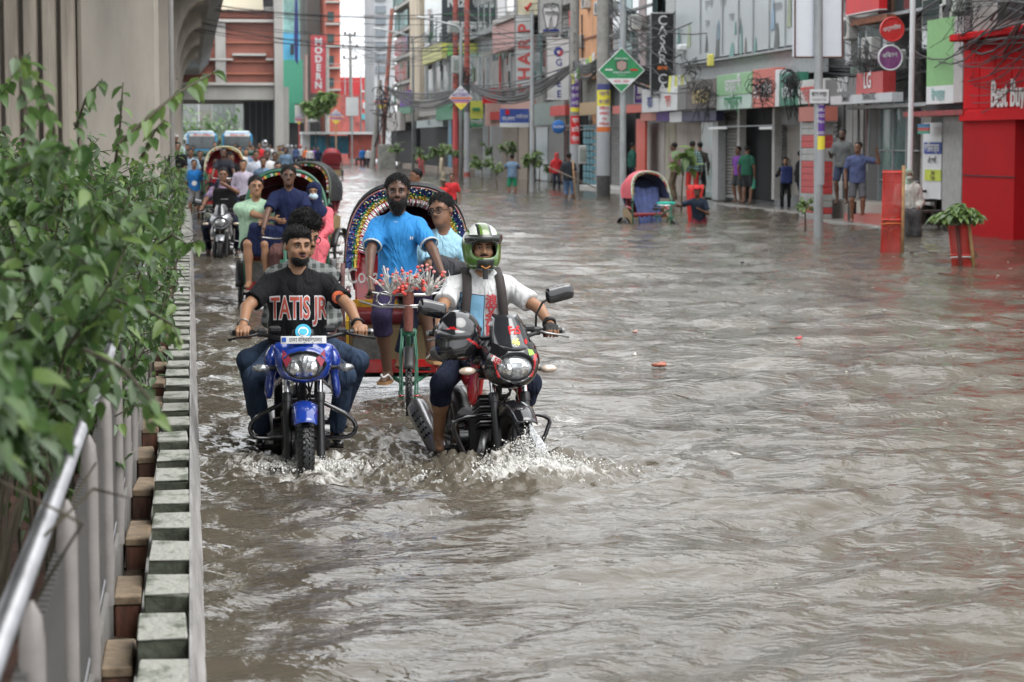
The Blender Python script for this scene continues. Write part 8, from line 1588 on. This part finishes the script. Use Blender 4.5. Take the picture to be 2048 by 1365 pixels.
# --- fourth rickshaw with red lining, family inside
rD = rickshaw('cycle rickshaw with a red-lined hood edged in gold and white', (.80, 55.5, -.05), R(-3), rim=mat('edge_gold', (.45, .40, .26), .5, var=.5, scale=30), detail=0, lining=mat('lining_red', (.42, .03, .05), .6, var=.2), outer=mat('hood_green', (.02, .10, .06), .5))
def seated(label, root, x, s, top, skin=1, hair='short', extra=(), y=.45, z=.93, nm='man', **k): return person(nm, label, root.location, root.rotation_euler.z, s=s, hip=(x, y, z), lean=.05, feet=((x+.1, y-.5, .55), (x-.1, y-.5, .55)), kne=((0, -1, .5), (0, -1, .5)), hands=((x+.15, y-.35, .98), (x-.15, y-.35, .98)), vox=.02, top=top, bot=('trousers', JEAND), skin=skin, hair=hair, extra=extra, **k)
seated('woman in black veil sitting under the red-lined hood', rD, .12, .95, ('long', BLKC, 1.1), 1, 'none', (('hijab', BLKC),), nm='woman'); seated('child in red beside the black-veiled woman', rD, -.22, .75, ('tee', REDC), 1); seated('boy in black on the lap of the black-veiled woman', rD, .18, .8, ('tee', BLKC), 1, y=.05, z=1.0)
person('man', 'puller of the rickshaw with the red-lined hood', rD.location, R(-3), s=.98, hip=(0, -.1, 1.02), lean=.2, hands=((.27, -.55, 1.06), (-.27, -.55, 1.06)), feet=((.14, -.35, .6), (-.14, -.3, .46)), vox=.02, top=('tee', cloth('dark_tee', (.03, .03, .04))), bot=('shorts', JEAND), skin=2)
# --- rickshaw going away
rE = rickshaw('rickshaw seen from behind with a dark red rounded hood, far down the open street', (7.05, 116., -.27), R(176), rim=mat('edge_brown', (.05, .06, .04), .5), detail=0, outer=mat('hood_maroon', (.24, .015, .025), .5, var=.15), lining=mat('hood_maroon', (.24, .015, .025), .5)); 
# --- rickshaw with the red hood at the right, and its driver
rF = rickshaw('empty rickshaw with a faded red hood and blue cloth, standing deep in water', (10.55, 51.8, -.62), R(12), rim=mat('edge_white_green', (.35, .38, .30), .5, var=.5, scale=25), detail=0, outer=mat('hood_faded_red', (.50, .09, .11), .6, var=.15), lining=mat('lining_navy', (.03, .04, .10), .7), cloth_in=mat('blue_cloth', (.045, .065, .17), .8, var=.35, scale=7, fold=.9)); rF.scale = (1, 1, 1)
t = S(); t.cap((-.2, -.6, 1.09), (.14, -.68, 1.09), .04, .04, .02); o = t.build('rolled_cloth', None, cloth('turquoise_cloth', (.04, .42, .33)), .016, disp=folds(.008, 3)); o.location = rF.location; o.rotation_euler = rF.rotation_euler; tag(o, 'turquoise cloth rolled over the handlebar of the red-hooded rickshaw', 'cloth')
pf = Wz(1398, 448)
person('man', 'rickshaw man in a red cap wading waist-deep beside the red-hooded rickshaw', (pf.x, pf.y, -.62), R(-25), s=.98, hip=(0, 0, .75), lean=.38, head=(-.1, 0, 0), hands=((.1, -.35, .95), (-.50, -.35, 1.05)), feet=((.12, .1, -.02), (-.12, -.2, .0)), vox=.016, top=('tee', cloth('dark_navy_tee', (.02, .03, .05))), bot=('lungi', cloth('dark_red_lungi', (.16, .03, .04))), skin=2, extra=(('cap', REDC),))
# --- walkers
def stand(label, px, ytop, yfeet=None, Y=None, s=None, rz=0, zf=None, vox=.02, cat='man', h=1.72, **k):
    """feet at yfeet (on water, or on zf) and top of the head at ytop"""
    if Y is None: Y = Wz(px, yfeet, zf if zf is not None else 0).y
    tp = Wy(px, ytop, Y)
    if s is None: s = min(1.06, (tp.z-(zf if zf is not None else ROADZ))/h)
    return person(cat, label, (tp.x, Y, tp.z-h*s), rz, s=s, vox=vox, **k)
BLUEK = cloth('blue_tee', (.02, .15, .42)); KHAK = cloth('khaki', (.16, .13, .09)); GREENC = cloth('green_shorts', (.03, .30, .16)); PURC = cloth('purple_tee', (.20, .07, .34)); DKG = cloth('dark_green_tee', (.03, .13, .08)); DENIM = cloth('denim', (.10, .17, .30))
_, dk = stand('boy in a bright blue T-shirt with a white print standing by the kerb', 388, 318, 443, zf=-.05, top=('tee', BLUEK), bot=('shorts', GRYC), vox=.014, skin=1); vs, fs = cir(0, 1.05*dk['s'], .06); print_on(_, dk, 'shirt_print', vs, fs, WHITE)
stand('man in a black shirt on the kerb in front of the pier edge', 355, 283, Y=58, zf=.05, s=1., top=('short', BLKC, 1.1), bot=('trousers', JEAND), vox=.017, hands=((.05, -.3, 1.0), None))
stand('bearded man in a white prayer cap behind the man in black', 350, 268, Y=66, s=1.03, top=('kurta', cloth('pale_green', (.35, .5, .4))), bot=('lungi', WHC), skin=1, extra=(('topi', WHC),), beard=1, vox=.022)
stand('person in a pale blue shirt behind the boy in blue', 381, 296, Y=64, s=.98, top=('short', cloth('pale_blue', (.33, .45, .58))), bot=('trousers', JEAND), vox=.022)
aR = autorickshaw('green auto rickshaw caught in the queue before the left bus', (.35, 78, -.2), R(2), 'green auto rickshaws'); aS = autorickshaw('second green auto rickshaw, behind the red-lined hood', (1.75, 84, -.2), R(2), 'green auto rickshaws')
for i, (px, yt, Y, tp, lab, sk) in enumerate(((400, 300, 72, BLKC, 'woman in black at the front of the green auto rickshaw', 1), (478, 290, 62, WHC, 'bearded man in a white shirt right of the red-lined hood', 1), (512, 300, 60, cloth('pale_shirt', (.45, .48, .55)), 'man in a pale shirt left of the far cluster of riders', 1), (534, 300, 64, WHC, 'man in a white shirt between two riders', 2), (549, 303, 66, cloth('grey_blue_shirt', (.2, .24, .3)), 'man in grey-blue at the right of the rider cluster', 2), (526, 312, 57, TEALC, 'man in blue-grey in front of the white shirts', 1), (556, 322, 47, BLKC, 'dark-haired head just over the green hood edge', 1), (486, 318, 54, cloth('lilac_shirt', (.4, .36, .44)), 'man in a lilac shirt beside the hood fringe', 0), (519, 285, 100, REDC, 'rider in red in front of the right bus', 1), (500, 282, 108, cloth('brown_shirt', (.2, .13, .09)), 'rider in brown in front of the right bus', 1))):
    stand(lab, px, yt, Y=Y, s=1., top=(('long' if i % 3 else 'short'), tp, 1.05), bot=('trousers', JEAND), vox=.024, skin=sk, beard=1 if i == 1 else 0)
t = stand('motorcyclist with a silver helmet in front of the station column', 530, 281, Y=104, s=1.02, top=('long', GRYC, 1.1), bot=('trousers', JEAND), vox=.024, hair='helmet'); full_helmet(t[0], t[1]['H'], t[1]['Rh'], 1.02, [SILVP, BLACK], lambda c, l: (l == 7).astype(int), vox=.018)
bus('left blue bus waiting under the station with a hanging gold ornament', (.95, 186, -.27), R(1.5), 'বিহঙ্গ পরিবহন'); bus('right blue bus waiting under the station', (3.75, 186, -.27), R(-1), 'মিরপুর সুপার', True)
for i, (px, Y, c_) in enumerate(((583, 185, GRYC), (592, 175, cloth('blue_rider', (.06, .1, .22))), (601, 190, WHC), (575, 195, NAVY), (612, 180, cloth('orange_sari', (.6, .16, .06))), (620, 172, WHC), (628, 176, PURC), (636, 168, NAVY), (545, 160, REDC), (725, 180, BLUEK), (738, 176, WHC))):
    lab = ['far motorcyclist in grey at the left of the distant cluster', 'far motorcyclist in dark blue under the smallest diamond sign', 'far rider in white behind the dark blue one', 'far rider in navy beside the station column', 'far pedestrian in orange', 'far pedestrian in white next to the orange one', 'far pedestrian in purple', 'far pedestrian in navy left of the departing rickshaw', 'far person in red at the foot of the station column', 'man in blue driving a cart far down the street', 'man in white beside the far cart'][i]
    b_ = Wy(px, 300, Y); hm = i < 4
    t = person('person', lab, (b_.x, Y, -.2 if not hm else -.1), 0, s=1., vox=.034, top=('long', c_, 1.05), bot=('trousers', JEAND), face=False, hair='helmet' if hm else 'short')
    if hm: full_helmet(t[0], t[1]['H'], t[1]['Rh'], 1., [[SILVP, BLKP, REDPT, SILVP][i], BLACK], lambda c, l: (l == 7).astype(int), vox=.025)
ct = thing('cart', 'dark three-wheeled cart far down the street before the red sheet', 'cart', (Wz(727, 330).x, Wz(727, 330).y, -.27)); k_ = ct.location.y/4600; g = G(); g.box((0, .5, .75), (30*k_, 2.2, .25), mat('cart_dark', (.03, .03, .035), .6), None, .04); g.build('deck', ct)
for i in range(4): g = G(); g.ring(((-.45+.3*i)*30*k_, .3, .42), (1, .0, 0), .38, .06, RUBBER, 16, 6); g.build('wheel', ct, smooth=True)
for i, (px, yb) in enumerate(((590, 312), (604, 313))): pass
# centre and right
stand('man in a dark and yellow shirt wading behind the flowered rickshaw', 836, 335, Y=36, s=1., rz=R(-70), top=('long', plaid('green_yellow', (.05, .08, .06), (.55, .35, .05), 30.), 1.1), bot=('trousers', JEAND), vox=.016, zf=-.4)
_, dk = stand('taller boy in a red T-shirt wading beside the smaller one', 903, 346, 422, s=.86, rz=R(-10), top=('tee', REDC), bot=('shorts', BLKC), vox=.015, skin=1); stand('smaller boy in a red shirt with a pale cap', 885, 357, 424, s=.78, rz=R(20), top=('tee', cloth('red_b', (.55, .03, .03))), bot=('shorts', BLKC), vox=.015, skin=2, extra=(('cap', KHAK),))
stand('man in pinkish red wading by the row of saplings', 842, 305, 345, s=.95, rz=R(160), top=('tee', cloth('pinkish_red', (.45, .10, .11))), bot=('lungi', cloth('faded_red', (.4, .1, .1))), face=False, vox=.03); stand('person in cream clothes beside the row of saplings', 883, 306, 352, s=.97, rz=R(90), top=('kurta', cloth('cream_cloth', (.5, .44, .32))), bot=('lungi', cloth('cream_cloth', (.5, .44, .32))), face=False, vox=.03)
stand('man in a blue-grey T-shirt and green shorts wading away', 1024, 308, 386, rz=R(170), top=('tee', TEALC, 1.12), bot=('shorts', GREENC), face=False, vox=.024, hands=((.05, -.3, 1.2), (-.05, -.3, 1.2)), elb=((1, 0, -.3), (-1, 0, -.3)))
stand('man in a dark T-shirt and denim shorts holding a stick, by the red poster pole', 1137, 305, 398, rz=R(150), top=('tee', cloth('dark_slate', (.02, .025, .03)), 1.1), bot=('three', DENIM), face=False, vox=.024, skin=2)
o = thing('stick', 'long bamboo stick leaning by the man in denim shorts', 'stick', Wz(1150, 398)); g = G(); g.tube([(0, -.1, -.3), (-.1, -.15, 1.25)], .025, mat('bamboo', (.34, .20, .09), .7), 6); g.build('shaft', o, smooth=True); o = thing('stick', 'long pole held level by the man in denim shorts', 'stick', Wy(1137, 355, 74.)); g = G(); g.tube([(-.7, 0, .35), (.9, 0, -.35)], .02, mat('wood_grey', (.2, .17, .14), .7), 6); g.build('shaft', o, smooth=True)
stand('person in red sitting back in the shop behind the leafy bush', 1113, 305, Y=92, zf=.0, s=.95, top=('long', REDC, 1.1), bot=('trousers', JEAND), face=False, vox=.03, extra=(('hijab', REDC),))
stand('person in dark green standing in the red-framed doorway', 1264, 285, Y=80, s=1., rz=R(100), top=('long', cloth('dk_green', (.02, .09, .07)), 1.15), bot=('trousers', JEAND), face=False, vox=.026)
stand('person in a flowered shirt looking at the wall posters', 1350, 284, Y=66, s=1., rz=R(-120), top=('short', FLORAL, 1.1), bot=('trousers', KHAK), vox=.022, skin=2); stand('man in navy with green stripes standing with his back turned beside the palm sapling', 1385, 281, Y=65, s=1.02, rz=R(170), top=('long', plaid('navy_stripe', (.012, .018, .08), (.25, .40, .30), 26.), 1.15), bot=('trousers', cloth('red_sheet', (.55, .045, .04))), face=False, vox=.022)
stand('man in a dark shirt behind the navy and green one', 1400, 283, Y=66.5, s=1., rz=R(160), top=('long', cloth('dark_brown_shirt', (.04, .035, .03))), bot=('trousers', BLKC), face=False, vox=.024)
o = thing('red_net_sheet', 'tall red netting guard, shaped as a hanging sheet, behind the rickshaw', 'cloth', Wz(1390, 445)); g = G(); k_ = o.location.y/4600; g.grid(lambda u, v: Vector(((u-.5)*30*k_+.02*math.sin(v*8), .05*math.sin(u*14+v*2), -.1+v*85*k_)), 16, 8, mat('red_guard_sheet', (.60, .035, .03), .7, fold=.7)); q = g.build('guard_sheet', o, smooth=True); q.modifiers.new('s', 'SOLIDIFY').thickness = .012  # hanging sheet stands in for a tall red netting guard
stand('person in a purple T-shirt and dark shorts on the tiled step', 1478, 292, 406, zf=.06, rz=R(-60), top=('tee', PURC), bot=('shorts', cloth('sh_grey', (.05, .055, .06))), vox=.019, skin=1); stand('person in a dark green T-shirt with a green bottle behind the one in purple', 1494, 290, 408, zf=.06, rz=R(140), top=('tee', DKG, 1.08), bot=('shorts', cloth('sh_grey', (.05, .055, .06))), vox=.019, skin=1, face=False)
o = thing('bottle', 'green plastic bottle hanging from the hand of the person in dark green', 'bottle', Wz(1506, 408, .06)+Vector((0, 0, .62))); g = G(); g.tube([(0, 0, -.18), (0, 0, .08), (0, 0, .14), (0, 0, .18)], [.07, .07, .03, .03], mat('bottle_green', (.05, .35, .22), .3), 12); g.build('bottle_body', o, smooth=R(50))
stand('bearded young man with a blue backpack worn in front, in the flooded doorway', 1572, 314, 422, rz=R(-15), zf=-.05, top=('long', BLKC), bot=('trousers', BLKC), beard=1, vox=.018, skin=0, hands=((.05, -.28, .98), (-.12, -.3, 1.05))); 
q = Wz(1572, 422, -.05); o = thing('backpack', 'blue backpack held in front of the bearded young man', 'backpack', (q.x-.06, q.y-.26, .95)); t = S(); t.box((0, 0, 0), (.16, .09, .24), .06, .02); t.build('bag_body', o, cloth('bag_blue', (.035, .05, .16)), .018, disp=folds(.004, 2))
stand('person in black at the edge of the doorway behind the striped kiosk', 1600, 300, Y=61, s=1., rz=R(90), top=('long', BLKC), bot=('trousers', JEAND), face=False, vox=.024)
stand('bearded man in a mottled grey shirt standing on the high step', 1686, 256, 408, zf=.45, rz=R(-35), top=('short', CAMO, 1.05), bot=('shorts', cloth('sh_navy', (.04, .05, .09))), beard=1, vox=.016, skin=2, hands=(None, (-.22, -.28, 1.15)), elb=(None, (-.4, .6, -1)), extra=())
stand('young man in a blue T-shirt raising his hand on the tiled step', 1716, 282, 447, zf=.03, rz=R(-15), top=('tee', cloth('slate_blue_tee', (.08, .10, .20)), 1.05), bot=('shorts', cloth('sh_grey_blk', (.10, .10, .11))), vox=.014, skin=1, head=(0, -.5, 0), hands=((.42, -.1, 1.58), None), elb=((.6, .3, -1), None))
q = Wz(1820, 474); wv = person('woman', 'seated woman in a green and white headscarf and pale patterned shawl', (q.x, q.y+.2, -.05), R(-5), s=1.02, hip=(0, 0, .58), lean=.1, feet=((.1, -.42, .06), (-.1, -.42, .06)), kne=((0, -1, .6), (0, -1, .6)), hands=((.15, -.3, .62), (-.15, -.3, .62)), vox=.015, top=('long', cloth('shawl_pale', (.50, .50, .46), .3), 1.45), bot=('skirt', cloth('dark_print', (.07, .07, .07), .5)), skin=1, hair='none', extra=(('hijab', cloth('scarf_green_white', (.30, .38, .30), .4)), ('mask', cloth('scarf_white', (.42, .42, .38)))))
q = Wz(1852, 470); stand('man in dark clothes behind the glass door', 1800, 290, Y=54, s=1., rz=R(60), top=('long', cloth('dark_tee', (.03, .03, .04))), bot=('trousers', JEAND), face=False, vox=.024)
by = bicycle('grey bicycle parked on the tiled step beside the shutter', (Wz(1437, 398).x, Wz(1437, 398).y, .02), R(72))

cr_ = random.Random(21); TOPS = [WHC, GRYC, NAVY, TEALC, BLKC, cloth('maroon_tee', (.18, .02, .03)), cloth('pale_shirt', (.45, .48, .55)), KHAK]
LABS = ['man in white behind the gold-edged hood', 'man in grey between the pier and the left bus', 'man in navy at the front corner of the left bus', 'man in teal right of the gold-edged hood', 'man in black beside the right bus', 'man in maroon in front of the right bus windscreen', 'man in a pale shirt farther back by the right bus', 'man in khaki at the right edge of the far crowd', 'second man in white near the dark shaded side of the underpass', 'second man in grey by the dark shaded side of the underpass', 'man in navy nearest the station column', 'second man in teal at the far right of the crowd', 'man in black walking behind the green auto rickshaws', 'second man in maroon behind the silver helmet']
for i, (px, yt, Y) in enumerate(((462, 289, 70), (374, 287, 82), (386, 290, 96), (492, 296, 74), (505, 290, 90), (470, 286, 120), (522, 291, 128), (560, 290, 110), (540, 288, 132), (556, 292, 140), (566, 289, 150), (571, 294, 92), (430, 283, 100), (513, 295, 78))):
    stand(LABS[i], px, yt, Y=Y, s=1., top=('long' if i % 2 else 'short', TOPS[i % 8], 1.05), bot=('trousers', JEAND), vox=.028, face=False, skin=i % 3)
